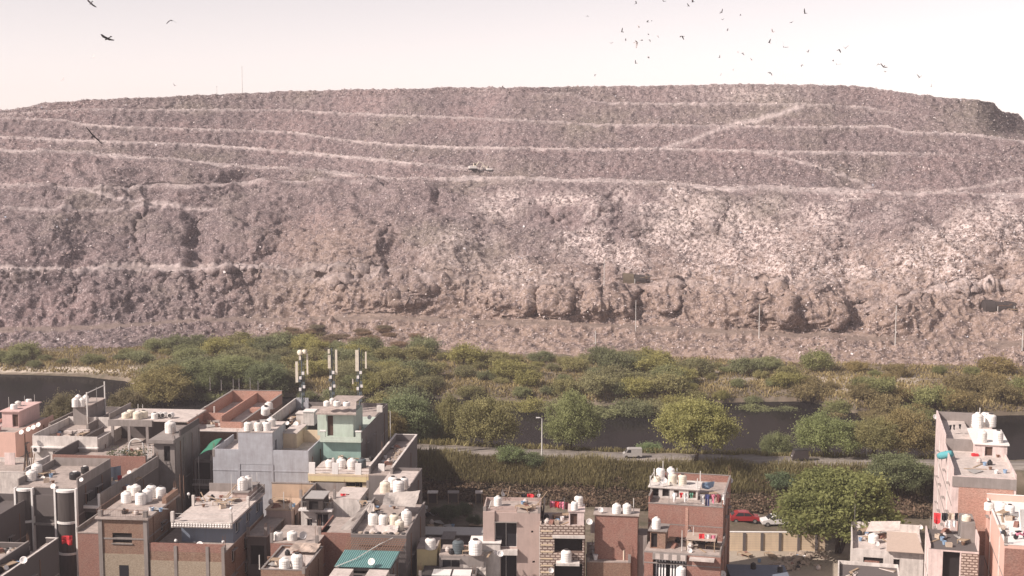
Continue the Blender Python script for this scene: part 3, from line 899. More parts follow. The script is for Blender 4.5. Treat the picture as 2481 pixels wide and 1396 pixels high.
for nm, c in (('tank_white', (0.82, 0.79, 0.76)), ('tank_cream', (0.74, 0.67, 0.55))):
    b = NB(nm)
    oi = b.add('ObjectInfo')
    dirt = b.math('MULTIPLY', b.ramp(b.noise(2.0, 5, 0.65, b.coord(scale=(2.2, 2.2, 0.8))), [(0.42, 0.0), (0.72, 1.0)]), b.math('ADD', 0.10, b.math('MULTIPLY', oi.outputs['Random'], 0.45)))
    b.color(b.mix(dirt, b.mix(b.math('MULTIPLY', oi.outputs['Random'], 0.25), c, (0.66, 0.60, 0.52)), (0.26, 0.22, 0.18)))
    b.b.inputs['Roughness'].default_value = 0.5
    MATS[nm] = b.m
plain('tank_black', (0.035, 0.033, 0.034), 0.45)
plain('tank_slate', (0.10, 0.12, 0.13), 0.45)
plain('lid_dark', (0.06, 0.055, 0.055), 0.6)
plain('dish_white', (0.74, 0.71, 0.69), 0.5, 0, 0.1)
plain('tarp_grey', (0.40, 0.36, 0.33), 0.75)
plain('tarp_green', (0.05, 0.20, 0.13), 0.6)
plain('tarp_dark', (0.06, 0.05, 0.047), 0.8)
plain('tin_tan', (0.46, 0.37, 0.31), 0.6, 0.1, 0.15)
plain('tin_green', (0.20, 0.36, 0.35), 0.5, 0.1, 0.2)
plain('tin_grey', (0.42, 0.40, 0.38), 0.55, 0.2, 0.2)
plain('rubble', (0.40, 0.33, 0.27), 0.95, 0, 0.4)
for nm, c in [('red', (0.60, 0.05, 0.06)), ('pinkc', (0.62, 0.22, 0.30)), ('white', (0.75, 0.73, 0.72)), ('navy', (0.06, 0.07, 0.17)), ('blue', (0.25, 0.36, 0.50)), ('black', (0.03, 0.03, 0.035)), ('green', (0.15, 0.36, 0.26)), ('maroon', (0.22, 0.06, 0.07)), ('teal', (0.10, 0.33, 0.36)), ('beige', (0.55, 0.45, 0.36))]:
    plain('cloth_' + nm, c, 0.85, 0, 0.15)
b = NB('glass_dark')
b.color((0.03, 0.03, 0.035)); b.b.inputs['Roughness'].default_value = 0.15
MATS['glass'] = b.m
b = NB('bay_glass')
b.color(b.mix(b.noise(2, 3, 0.6, b.coord(scale=(2, 2, 0.2))), (0.05, 0.042, 0.040), (0.12, 0.105, 0.10))); b.b.inputs['Roughness'].default_value = 0.35
MATS['bay'] = b.m

YAWL = math.radians(5.2)
YAWR = math.radians(14.0)

class House:
    """a house placed by the photograph's roof corner: fl = front left roof corner (pixel), z its height"""
    def __init__(s, name, label, fl, pxr, z, back, yaw=YAWL, cat='house'):
        P = at_z(fl[0], fl[1], z)
        s.ax = Vector((math.cos(yaw), -math.sin(yaw), 0))
        s.ay = Vector((math.sin(yaw), math.cos(yaw), 0))
        s.P, s.z = Vector((P.x, P.y, 0)), z
        u = (pxr - CX) / F
        s.w = (u * (P.y * CP - (z - H) * SP) - P.x) / (s.ax.x - u * s.ax.y * CP)
        if back > 100:                                       # a pixel row, else metres
            lo, hi = 0.0, 80.0
            for _ in range(50):
                m = (lo + hi) / 2
                q = P + s.ay * m
                if proj(q)[1] > back: lo = m
                else: hi = m
            s.d = lo
        else: s.d = back
        s.root = empty(name, s.P, -yaw)
        tag(s.root, label, cat, kind='thing')
        s.yaw = yaw
    # pixel -> local
    def loc(s, W):
        r = Vector(W) - s.P
        return Vector((r.dot(s.ax), r.dot(s.ay), W[2]))
    def plane(s, px, py, n, off):
        """meet of the pixel's ray with the plane local[n] = off"""
        a, b_ = ray(px, py)
        d = Vector((a, 1, b_))
        o = Vector((0, 0, H)) - s.P
        ol = Vector((o.dot(s.ax), o.dot(s.ay), H))
        dl = Vector((d.dot(s.ax), d.dot(s.ay), b_))
        t = (off - ol[n]) / dl[n]
        return ol + dl * t
    def fr(s, px, py, y=0.0): q = s.plane(px, py, 1, y); return q.x, q.z
    def rt(s, px, py): q = s.plane(px, py, 0, s.w); return q.y, q.z
    def lf(s, px, py): q = s.plane(px, py, 0, 0.0); return q.y, q.z
    def rf(s, px, py, z=None): q = s.plane(px, py, 2, s.z if z is None else z); return q.x, q.y
    def world(s, x, y, z): return s.P + s.ax * x + s.ay * y + Vector((0, 0, z))
    # parts
    def box(s, name, mat, x0, x1, y0, y1, z0, z1, parent=None):
        return MB().box(x0, x1, y0, y1, z0, z1).build(name, MATS[mat], parent or s.root)
    def shell(s, mat, x0=0, x1=None, y0=0, y1=None, z0=-0.3, z1=None, front=(), right=(), left=(), name='wall', room='room_shade', frame='steel', deep=0.22):
        """walls with recessed openings: each opening (a0, a1, b0, b1[, kind])"""
        x1 = s.w if x1 is None else x1
        y1 = s.d if y1 is None else y1
        z1 = s.z if z1 is None else z1
        m = MB()
        def side(org, ud, nd, L, ops):
            ops = [(max(0.05, o[0]), min(L - 0.05, o[1]), max(z0 + 0.02, o[2]), min(z1 - 0.05, o[3]), o[4] if len(o) > 4 else 'window') for o in ops]
            ops = [o for o in ops if o[1] - o[0] > 0.08 and o[3] - o[2] > 0.08]
            us = sorted({0.0, L} | {o[0] for o in ops} | {o[1] for o in ops})
            zs = sorted({z0, z1} | {o[2] for o in ops} | {o[3] for o in ops})
            org, ud, nd = Vector(org), Vector(ud), Vector(nd)
            pt = lambda u, zz, k=0.0: tuple(org + ud * u - nd * k + Vector((0, 0, zz)))
            for i in range(len(us) - 1):
                for j in range(len(zs) - 1):
                    uc, zc = (us[i] + us[i + 1]) / 2, (zs[j] + zs[j + 1]) / 2
                    if any(o[0] < uc < o[1] and o[2] < zc < o[3] for o in ops): continue
                    m.poly([pt(us[i], zs[j]), pt(us[i + 1], zs[j]), pt(us[i + 1], zs[j + 1]), pt(us[i], zs[j + 1])])
            for (a0, a1, b0, b1, kind) in ops:
                k = deep
                m.poly([pt(a0, b0), pt(a1, b0), pt(a1, b0, k), pt(a0, b0, k)])
                m.poly([pt(a0, b1, k), pt(a1, b1, k), pt(a1, b1), pt(a0, b1)])
                m.poly([pt(a0, b0, k), pt(a0, b1, k), pt(a0, b1), pt(a0, b0)])
                m.poly([pt(a1, b0), pt(a1, b1), pt(a1, b1, k), pt(a1, b0, k)])
                q = MB().poly([pt(a0, b0, k), pt(a1, b0, k), pt(a1, b1, k), pt(a0, b1, k)], tuple(-nd * 0.05))
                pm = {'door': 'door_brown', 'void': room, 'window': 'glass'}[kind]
                pc = q.build({'door': 'door', 'void': 'opening', 'window': 'window'}[kind], MATS[pm], s.root)  # voids are closed by a solid panel coloured as the shade inside
                if kind != 'void':
                    f = MB()
                    e = 0.05
                    for (c0, c1, d0, d1) in [(a0, a0 + e, b0, b1), (a1 - e, a1, b0, b1), (a0 + e, a1 - e, b1 - e, b1), (a0 + e, a1 - e, b0, b0 + e)] + ([((a0 + a1) / 2 - .02, (a0 + a1) / 2 + .02, b0 + e, b1 - e)] if kind == 'window' and a1 - a0 > 0.5 else []):
                        f.poly([pt(c0, d0, k - .03), pt(c1, d0, k - .03), pt(c1, d1, k - .03), pt(c0, d1, k - .03)], tuple(-nd * 0.028))
                    f.build('frame', MATS[frame], pc)
                    if kind == 'window' and b1 - b0 > 0.5:
                        MB().poly([pt(a0 - .08, b1 + .05, -.35), pt(a1 + .08, b1 + .05, -.35), pt(a1 + .08, b1 + .05, 0), pt(a0 - .08, b1 + .05, 0)], (0, 0, .06)).build('sunshade', MATS['concrete'], pc)
        w, d = x1 - x0, y1 - y0
        side((x0, y0, 0), (1, 0, 0), (0, -1, 0), w, [(o[0] - x0, o[1] - x0, *o[2:]) for o in front])
        side((x1, y0, 0), (0, 1, 0), (1, 0, 0), d, [(o[0] - y0, o[1] - y0, *o[2:]) for o in right])
        side((x0, y1, 0), (0, -1, 0), (-1, 0, 0), d, [(y1 - o[1], y1 - o[0], *o[2:]) for o in left])
        side((x1, y1, 0), (-1, 0, 0), (0, 1, 0), w, [])
        m.poly([(x0, y0, z1), (x1, y0, z1), (x1, y1, z1), (x0, y1, z1)])
        o = m.build(name, MATS[mat], s.root)
        if z0 < 0 and d > 4 and z1 > 5:                       # drain pipes and floor edges on the long side walls
            rbr = random.Random(int(w * 100))
            for cx_, cy_ in ((x0 + .12, y0 + .12), (x1 - .12, y0 + .12), (x1 - .12, y1 - .12)):
                if rbr.random() < .55:
                    st = s.box('column_stub', 'concrete', cx_ - .15, cx_ + .15, cy_ - .15, cy_ + .15, z1 + .01, z1 + rbr.uniform(.35, 1.2))
                    rb_m = MB()
                    for q in range(4):
                        ax_, ay_ = cx_ + (-.09, .09, .09, -.09)[q], cy_ + (-.09, -.09, .09, .09)[q]
                        rb_m.tube([(ax_, ay_, z1 + .3), (ax_ + rbr.uniform(-.1, .1), ay_ + rbr.uniform(-.1, .1), z1 + rbr.uniform(1.5, 2.1))], .014, 4)
                    rb_m.build('rebar', MATS['rust'], st)
            for sx, on in ((x1, 1), (x0, -1)):
                for yy_ in (y0 + d * .22, y0 + d * .71):
                    s.box('drain_pipe', 'rust' if on > 0 else 'pipe_white', *sorted((sx + on * .004, sx + on * .09)), yy_, yy_ + .09, 0, z1 - .2)
                for zz in (z1 - 3.1, z1 - 6.2):
                    if zz > .5: s.box('floor_band', 'concrete', *sorted((sx + on * .003, sx + on * .03)), y0 + .02, y1 - .02, zz - .1, zz + .06)
        return o
    def roof(s, mat='roof_slab', x0=0, x1=None, y0=0, y1=None, z=None, t=0.12, over=0.0, name='roof'):
        x1 = s.w if x1 is None else x1
        y1 = s.d if y1 is None else y1
        z = s.z if z is None else z
        return s.box(name, mat, x0 - over, x1 + over, y0 - over, y1 + over, z + 0.003, z + t)
    def parapet(s, mat, h, sides='fblr', t=0.13, x0=0, x1=None, y0=0, y1=None, z=None, cap=None):
        x1 = s.w if x1 is None else x1
        y1 = s.d if y1 is None else y1
        z = s.z if z is None else z
        hh = h if isinstance(h, dict) else {k: h for k in 'fblr'}
        e = 0.004
        B = {'f': (x0 - e, x1 + e, y0 - e, y0 + t), 'b': (x0 - e, x1 + e, y1 - t, y1 + e), 'l': (x0 - e, x0 + t, y0 + t, y1 - t), 'r': (x1 - t, x1 + e, y0 + t, y1 - t)}
        for k in sides:
            q = B[k]
            p = s.box('parapet', mat, *q, z - 0.002, z + hh[k])
            if cap:
                s.box('coping', cap, q[0] - .03, q[1] + .03, q[2] - .03, q[3] + .03, z + hh[k] + .002, z + hh[k] + .07, p)
    def slabs(s, mat, zs, out=0.06, x0=0, x1=None, y0=0, y1=None, h=0.16):
        """floor edge bands showing on the faces"""
        x1 = s.w if x1 is None else x1
        y1 = s.d if y1 is None else y1
        for z in zs:
            s.box('floor_band', mat, x0 - out, x1 + out, y0 - out, y1 + out, z - h, z)
    def cols(s, mat, xs, z0, z1, y=0.0, w=0.28, out=0.05):
        for x in xs:
            s.box('column', mat, x - w / 2, x + w / 2, y - out, y + w, z0, z1)

def grid_ops(L, zs, n, w, h, off=0.0, kind='window', sill=0.9):
    r = []
    for z in zs:
        for i in range(n):
            c = L * (i + 0.5) / n + off
            r.append((c - w / 2, c + w / 2, z + sill, z + sill + h, kind))
    return r
# ------------------------------------------------------------------ rooftop things
ORD = ['', 'second', 'third', 'fourth', 'fifth', 'sixth', 'seventh', 'eighth', 'ninth']
def ordinal(i, n):
    if n == 1: return 'single'
    if i == 0: return 'leftmost'
    if i == n - 1: return 'rightmost'
    return ORD[i] + ' from left'

def tank_meshes(mat):
    pr = [(0.47, 0.0), (0.49, 0.03)]
    for k in range(4):
        z = 0.06 + k * 0.165
        pr += [(0.5, z), (0.5, z + 0.10), (0.475, z + 0.115), (0.475, z + 0.15)]
    pr += [(0.5, 0.735), (0.47, 0.80), (0.38, 0.865), (0.25, 0.91), (0.19, 0.925)]
    body = MB().lathe(pr, 18).mesh('tank_body', MATS[mat], False)
    return body
TANKB = {}
for m_ in ('tank_white', 'tank_cream', 'tank_black', 'tank_slate'): TANKB[m_] = tank_meshes(m_)
LID = {k: MB().lathe([(0.20, 0.92), (0.205, 0.985), (0.17, 1.0)], 14).mesh('lid', MATS[k], False) for k in ('tank_white', 'lid_dark')}
OUTL = MB().tube([(0.49, 0, 0.10), (0.66, 0, 0.10), (0.66, 0, 0.0)], 0.03, 6).mesh('outlet_pipe', MATS['pipe_white'])
trnd = random.Random(77)
def tank(px, row, z, wpx, label, mat='tank_white', hpx=None, tilt=0.0, y=None):
    p = at_z(px, row, z) if y is None else at_y(px, row, y)
    D = wpx * p.y / F
    Hh = (hpx * p.y / F if hpx else D * 1.15)
    r = empty('water_tank', tuple(p), trnd.uniform(-0.5, 3.0))
    r.scale = (D, D, Hh)
    if tilt: r.rotation_euler = (tilt, tilt * 0.4, 0)
    link('tank_body', TANKB[mat], r)
    link('lid', LID['lid_dark' if trnd.random() < 0.55 else 'tank_white'], r)
    link('outlet_pipe', OUTL, r)
    tag(r, label, 'water tank')
    return r
def tanks(where, z, lst, kind='white plastic'):
    """lst: (px of the centre, row of the foot, width in px[, material[, height px[, lift]]])"""
    lst = sorted(lst)
    groups = {}
    for t in lst: groups.setdefault(t[3] if len(t) > 3 and t[3] else 'tank_white', []).append(t)
    for mat, ts in groups.items():
        word = {'tank_white': kind, 'tank_cream': 'cream plastic', 'tank_black': 'black plastic', 'tank_slate': 'dark slate'}[mat]
        for i, t in enumerate(ts):
            n = len(ts)
            lab = f'{word} tank {where}' if n == 1 else f'{word} tank, {ordinal(i, n)} of {n} {where}'
            tank(t[0], t[1], z + (t[5] if len(t) > 5 else 0), t[2], lab, mat, t[4] if len(t) > 4 else None)

dm = MB()
pr = [(r * 0.5, 0.22 * r * r) for r in (0.02, 0.3, 0.55, 0.8, 1.0)]
dm.lathe(pr + [(0.5, 0.235), (0.4, 0.155), (0.2, 0.05), (0.02, 0.012)], 20)
DISH = dm.mesh('reflector', MATS['dish_white'], True)
DARM = MB().tube([(0, -0.45, 0.18), (0, -0.12, 0.52)], 0.018, 5).box(-.05, .05, -.17, -.07, .48, .58).mesh('feed_arm', MATS['steel'])
DMNT = MB().tube([(0, 0, 0), (0, -0.18, -0.22), (0, -0.45, -0.55)], 0.03, 6).mesh('mount', MATS['steel'])
def dish(px, row, d, wpx, label, az=-0.25, el=0.55):
    p = at_y(px, row, d)
    r = empty('satellite_dish', tuple(p))
    D = wpx * d / F
    r.scale = (D, D, D)
    r.rotation_euler = (math.pi / 2 - el, 0, az)
    for n_, me in (('reflector', DISH), ('feed_arm', DARM)): link(n_, me, r)
    # upright mount
    q = MB().tube([(0, 0.02, -0.02), (0, 0.30, -0.12), (0, 0.42, -0.12)], 0.035, 6)
    link('mount', DMNT, r)
    tag(r, label, 'satellite dish')
    return r

def pole(px, row0, row1, z, label, r=0.04, mat='steel', name='roof_pole', cat='pole', px1=None, y=None):
    p = at_z(px, row0, z) if y is None else at_y(px, row0, y)
    q = at_y(px1 if px1 is not None else px, row1, p.y)
    if px1 is None: q.x = p.x
    o = empty(name, tuple(p))
    MB().tube([(0, 0, 0), tuple(q - p)], [r, r * 0.8], 6).build('shaft', MATS[mat], o)
    MB().lathe([(r * 1.25, 0), (r * 1.25, 0.12)], 6).build('foot', MATS[mat], o)
    tag(o, label, cat)
    return o

def garment(px, row, d, wpx, hpx, mat, label, kind='sheet', group=None):
    p = at_y(px, row, d)
    W, Hh = wpx * d / F, hpx * d / F
    rnd = random.Random(int(px * 7 + row))
    n, k = 7, 6
    vs, fs = [], []
    for j in range(k + 1):
        for i in range(n + 1):
            u, v_ = i / n, j / k
            sh = 1.0
            if kind == 'shirt': sh = 1.0 if v_ < 0.34 else 0.62
            if kind == 'trousers': sh = 0.75
            x = (u - 0.5) * W * sh * (1 - 0.08 * v_)
            yv = 0.09 * math.sin(u * 8 + px) * (0.3 + v_) + 0.05 * rnd.uniform(-1, 1)
            z = -v_ * Hh * (1 + 0.12 * math.sin(u * 5 + row))
            vs.append((x, yv, z))
    for j in range(k):
        for i in range(n):
            if kind == 'trousers' and j >= 2 and i == n // 2: continue
            a = j * (n + 1) + i
            fs.append((a, a + 1, a + n + 2, a + n + 1))
    me = bpy.data.meshes.new('garment')
    me.from_pydata(vs, [], fs)
    me.materials.append(MATS['cloth_' + mat])
    o = link('garment', me)
    o.location = p
    o.rotation_euler = (0, 0, rnd.uniform(-0.4, 0.4))
    tag(o, label, 'laundry', group)
    return o

def line_between(a, b_, label, posts=True, h=1.7):
    """washing line: two posts and a sagging wire; a, b_ world points of the post feet"""
    o = empty('washing_line', tuple(a))
    d = Vector(b_) - Vector(a)
    pts = [d * t + Vector((0, 0, h - 0.25 * math.sin(math.pi * t))) for t in (0, .2, .4, .6, .8, 1)]
    if posts:
        MB().tube([(0, 0, 0), (0, 0, h + .1)], 0.035, 6).build('post', MATS['steel'], o)
        MB().tube([tuple(d), tuple(d + Vector((0, 0, h + .1)))], 0.035, 6).build('post', MATS['steel'], o)
    MB().tube(pts, 0.012, 4).build('wire', MATS['steel'], o)
    tag(o, label, 'washing line')
    return o

# ------------------------------------------------------------------ houses, left block
def bx(h, px0, px1, row, y=0.0):
    """local x of two pixel columns on the front plane at depth y"""
    return h.fr(px0, row, y)[0], h.fr(px1, row, y)[0]

# pink house, far left
h = House('pink_house', 'salmon pink house at the far left edge with rooftop stair cabin', (-70, 1056), 37, 11.1, 1012)
h.shell('salmon', right=grid_ops(h.d, [7.5], 2, 0.8, 1.1))
h.roof('pink_paint', z=10.3 - 0.0) if False else None
h.roof('roof_slab')
h.parapet('salmon', 0.55, 'flr')
x0, z0 = h.fr(6, 1040, 5.0); x1 = h.fr(46, 1040, 5.0)[0]
zt = h.fr(20, 998, 5.0)[1]
dx0, dx1 = h.fr(30, 1020, 5.0)[0], h.fr(45, 1020, 5.0)[0]
h.shell('pink_paint', x0, min(x1, h.w - .2), 5.0, 11.5, 11.1, zt, front=[(dx0, min(dx1, h.w - .5), 11.3, zt - .35, 'door')], name='stair_cabin')
h.roof('pink_paint', x0, min(x1, h.w - .2), 5.0, 11.5, z=zt, over=0.25, name='cabin_roof')
MB().box(-.8, .8, -.35, .35, 0, .55).box(-.9, .9, -.45, .45, .56, .66).build('planter', MATS['pink_paint'], h.root).location = (x0 + .1, 2.5, 11.25)
tanks('on the far left pink cabin', zt + .12, [(34, 991, 17, None, 14), (44, 984, 15, None, 13), (70, 978, 15, None, 13, -.3)])
for i, px in enumerate((22, 60, 84)):
    pole(px, 992 - i * 8, 962 - i * 3, zt + .1, ['thin', 'middle', 'right-hand'][i] + ' stub pole on the far left pink cabin', 0.03, 'pipe_white')

# white parapet house behind the dishes
h = House('white_house', 'white-parapeted house with four dishes on its left wall', (79, 1080), 236, 10.2, 1036)
W = h
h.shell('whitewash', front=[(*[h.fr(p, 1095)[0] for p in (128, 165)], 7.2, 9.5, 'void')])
h.roof('roof_pale')
h.parapet('whitewash', {'f': 1.35, 'l': 1.5, 'r': 1.0, 'b': 1.6}, 'fblr')
h.box('floor_band', 'white_clean', -.15, h.w + .15, -.35, 0.15, 9.98, 10.15)
for i, (px, py) in enumerate([(53, 1048), (70, 1041), (82, 1036), (94, 1030)]):
    dish(px, py, h.P.y - 1 + i * 2.6, 12.5, f'white satellite dish, {ordinal(i, 4)} of the four along the white house wall')
ac = empty('air_conditioner', h.world(*[h.fr(93, 1093)[0], -0.42, h.fr(93, 1093)[1]]), -h.yaw)
MB().box(-.5, .5, -.28, .28, 0, .7).build('casing', MATS['white_clean'], ac)
fan = MB().lathe([(.26, 0), (.26, .02), (.05, .03)], 14).build('fan_grille', MATS['lid_dark'], ac)
fan.rotation_euler = (math.pi / 2, 0, 0); fan.location = (-.12, -.285, .35)
tag(ac, 'white air conditioner unit under the white house parapet', 'air conditioner')
rub = MB()
rr = random.Random(3)
for k in range(26):
    c = (rr.uniform(-1.6, 1.6), rr.uniform(-.7, .7), rr.uniform(0, .35)); q = rr.uniform(.12, .35)
    rub.box(c[0] - q, c[0] + q, c[1] - q, c[1] + q, c[2], c[2] + q)
ro = rub.build('rubble_heap', MATS['roof_pale']); ro.location = h.world(*h.rf(185, 1052, 10.4), 10.33)
tag(ro, 'heap of pale rubble on the white house roof', 'rubble', kind='stuff')

# house with the tank tower
h = House('tank_tower_house', 'grey house with tall plaster block carrying tanks', (118, 1042), 214, 10.6, 1000)
h.shell('cement_wall')
h.roof('roof_slab')
h.parapet('cement_wall', 0.9, 'lbr', cap='concrete')
tx0, tx1 = h.fr(177, 1000, 3)[0], h.fr(211, 1000, 3)[0]
tz_ = h.fr(190, 987, 3)[1]
h.shell('concrete', tx0, tx1, 3, 9.5, 10.6, tz_, name='water_block')
h.roof('roof_slab', tx0, tx1, 3, 9.5, z=tz_, over=.12, name='block_roof')
h.box('downpipe', 'pipe_white', tx1 + .05, tx1 + .2, 2.7, 2.85, 10.7, tz_ + 2.2)
h.box('downpipe', 'pipe_white', tx1 + .05, tx1 + .2, 9.0, 9.15, 10.7, tz_ + 2.6)
h.box('rail', 'pipe_white', tx1 + .06, tx1 + .16, 2.85, 9.0, tz_ + 2.0, tz_ + 2.1)
tanks('on the plaster tank block', tz_ + .12, [(183, 986, 17, None, 24), (199, 985, 15, None, 22), (190, 977, 15, None, 22), (208, 976, 15, None, 20)])
pole(235, 985, 938, tz_ - .5, 'tall thin pole beside the plaster tank block', 0.06, 'steel')

# terrace house: open terrace with roofed back, long grey right wall, brick front parapet
h = House('terrace_house', 'long grey house with red brick parapet and cluttered open terrace', (127, 1102), 352, 10.9, 1036)
TH = h
z_fl = 9.4
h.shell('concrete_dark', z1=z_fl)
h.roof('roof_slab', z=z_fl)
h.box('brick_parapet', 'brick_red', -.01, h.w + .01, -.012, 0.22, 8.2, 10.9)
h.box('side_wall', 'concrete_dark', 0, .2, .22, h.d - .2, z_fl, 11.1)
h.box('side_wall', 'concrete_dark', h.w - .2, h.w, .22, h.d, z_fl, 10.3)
# stair room with tank on the right
sx1 = h.w + 1.2
sx0 = h.fr(372, 1060, 3.5)[0]
sz = h.fr(380, 1064, 3.5)[1]
h.shell('concrete', sx0, h.fr(422, 1060, 3.5)[0], 3.5, 13, -.3, sz - .45, name='stair_room', front=[(*[h.fr(p, 1090, 3.5)[0] for p in (397, 412)], z_fl + .1, z_fl + 2.1, 'void')])
SRX = h.fr(422, 1060, 3.5)[0]
h.box('stair_roof', 'concrete', sx0 - .5, SRX + .1, 2.9, 13.1, sz - .44, sz)
h.box('stair_parapet', 'concrete_dark', SRX - .08, SRX + .102, 5.5, 13.1, sz, sz + .8)
tanks('on the stair room of the terrace house', sz, [(413, 1049, 27, None, 31)])
for i, k in enumerate((0, 3.1, 6.2, 9.3)):
    h.box('pilaster', 'concrete', SRX + .003, SRX + .09, 3.7 + k, 3.95 + k, 0, sz - .5)
h.box('floor_band', 'concrete', SRX + .002, SRX + .06, 3.6, 13, 6.3, 6.5)
# roofed back part
bx0, bx1 = h.fr(262, 1030, 11.5)[0], h.fr(368, 1030, 11.5)[0]
bz = h.fr(300, 1018, 11.5)[1]
h.box('fascia_beam', 'concrete', bx0, bx1, 11.5, 11.8, bz - .85, bz)
for px in (272, 312, 356):
    x = h.fr(px, 1040, 11.5)[0]
    h.box('column', 'concrete', x - .18, x + .18, 11.52, 11.78, z_fl, bz - .85)
h.box('back_wall', 'concrete_dark', bx0, bx1, 16, 16.2, z_fl, bz)
h.box('back_roof', 'roof_pale', bx0, h.fr(455, 1012, 11.8)[0], 11.8, 19.5, bz - .2, bz - .02)
h.box('back_parapet', 'concrete', bx0, bx0 + .15, 11.8, 19.5, bz, bz + .8)
tanks('on the terrace house back roof', bz, [(305, 1013, 20, 'tank_cream', 15), (318, 1008, 20, 'tank_cream', 18), (334, 1015, 24, 'tank_cream', 20), (348, 1012, 22, 'tank_cream', 19), (375, 1015, 17, 'tank_white', 17)])
for i, px in enumerate((388, 399, 416)):
    dr = empty('roof_barrel', tuple(at_z(px, 1012 if i < 2 else 1013, bz)))
    d = MB().lathe([(.36, 0), (.36, .75), (.30, .78), (.30, .4)], 14).build('drum', MATS['white_clean'], dr)
    d2 = MB().lathe([(.29, .66), (.0, .67)], 14).build('drum_mouth', MATS['lid_dark'], dr)
    for q in (d, d2): q.rotation_euler = (math.pi / 2, 0, -.2); q.location = (0, 0.3, .4)
    tag(dr, ['left', 'middle', 'right-hand'][i] + ' white drum lying with dark mouth, right of the cream tanks', 'drum')
for i, px in enumerate((335, 346)):
    pole(px, 1000, 979 + i, bz, ['left', 'right'][i] + ' of two short white pipes over the cream tanks', 0.05, 'pipe_white')
# arch and the clutter below it
ap = h.plane(330, 1085, 1, 3.0)
arch = empty('garden_arch', h.world(ap.x, 3.0, z_fl + .13), -h.yaw)
pts = [(-.95, 0, 0), (-.95, 0, 2.0)] + [(-.95 * math.cos(t), 0, 2.0 + .95 * math.sin(t)) for t in (.4, .8, 1.2, 1.57, 1.95, 2.35, 2.75)] + [(.95, 0, 2.0), (.95, 0, 0)]
MB().tube(pts, .09, 7).build('hoop', MATS['pipe_white'], arch)
tag(arch, 'white round-topped arch on the cluttered terrace', 'arch')
cl = [(268, 'white'), (281, 'pot'), (300, 'pot'), (318, 'bin'), (338, 'pot'), (352, 'pot')]
for i, (px, kd) in enumerate(cl):
    q = h.plane(px, 1098 - (i % 2) * 8, 1, 1.6 + (i % 3) * .8)
    o = empty('plant_pot', h.world(q.x, q.y, z_fl + .125))
    MB().lathe([(.22, 0), (.34, .8), (.38, .85), (.30, .86)], 12).build('pot', MATS['pipe_white' if i % 2 else 'concrete'], o)
    rngp = np.random.default_rng(50 + i)
    cen = rngp.normal(0, .33, (70, 3)) + np.array([0, 0, 1.25])
    v_, q_ = flakes(rngp, cen, rngp.uniform(.15, .3, 70))
    lf = link('foliage', np_mesh('foliage', v_, q_, MATS['leaf'], False, {'tone': np.repeat(rngp.uniform(0, .6, 70), 4)}), o)
    lf.color = (.55, .6, .55, 1)
    tag(o, f'potted plant, {ordinal(i, 6)} of six on the cluttered terrace', 'potted plant')
q = h.plane(361, 1100, 1, 2.0)
ld = empty('ladder', h.world(q.x, 2.0, z_fl + .12), -h.yaw)
m = MB()
MB().tube([(-.25, 0, 0), (-.25, .5, 2.4)], .04, 5).build('rail', MATS['pipe_white'], ld)
MB().tube([(.25, 0, 0), (.25, .5, 2.4)], .04, 5).build('rail', MATS['pipe_white'], ld)
for k in range(7):
    t = .15 + k * .32
    MB().tube([(-.25, t * .208, t), (.25, t * .208, t)], .028, 5).build('rung', MATS['pipe_white'], ld)
tag(ld, 'white ladder leaning beside the terrace stair room', 'ladder')

# lower front wing with the same right wall
h2 = House('terrace_wing', 'low grey wing with white balcony slab left of the brick tower', (190, 1226), 243, 9.3, 18.5)
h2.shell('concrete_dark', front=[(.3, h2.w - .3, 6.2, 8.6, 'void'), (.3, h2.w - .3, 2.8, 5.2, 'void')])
h2.roof('roof_slab')
h2.box('balcony_edge', 'white_clean', -.05, h2.w + .1, -.25, .02, 9.1, 9.42)
h2.box('balcony_edge', 'white_clean', -.05, h2.w + .1, -.25, -.004, 5.6, 5.8)
h2.box('side_wall', 'concrete', h2.w - .18, h2.w + .01, 0.05, h2.d, 9.42, 10.75)
h2.box('corner_post', 'white_clean', h2.w - .2, h2.w + .03, -.2, .04, 9.43, 10.8)
h2.box('corner_post', 'white_clean', h2.w - .2, h2.w + .03, -.2, -.003, 0, 9.1)
hoop = MB()
q = h2.rf(262, 1165, 9.45)
sh = empty('curved_tin_screen', h2.world(q[0], q[1], 9.43), -h2.yaw)
m = MB()
pts = [(1.3 * math.sin(t), -1.3 * math.cos(t) + 1.3) for t in np.linspace(-1.3, 1.3, 11)]
for (a, c_) in zip(pts[:-1], pts[1:]):
    m.poly([(a[0], a[1], 0), (c_[0], c_[1], 0), (c_[0], c_[1], 1.7), (a[0], a[1], 1.7)], (0, .03, 0))
m.build('sheet', MATS['steel_blue'], sh)
tag(sh, 'curved blue-grey tin screen on the low wing roof', 'screen')
garment(290, 1152, h2.P.y + 9, 11, 14, 'red', 'dark red cloth hanging by the curved tin screen')
dish(314, 1145, h2.P.y + 13, 11, 'small dish on the wall corner behind the dark red cloth')

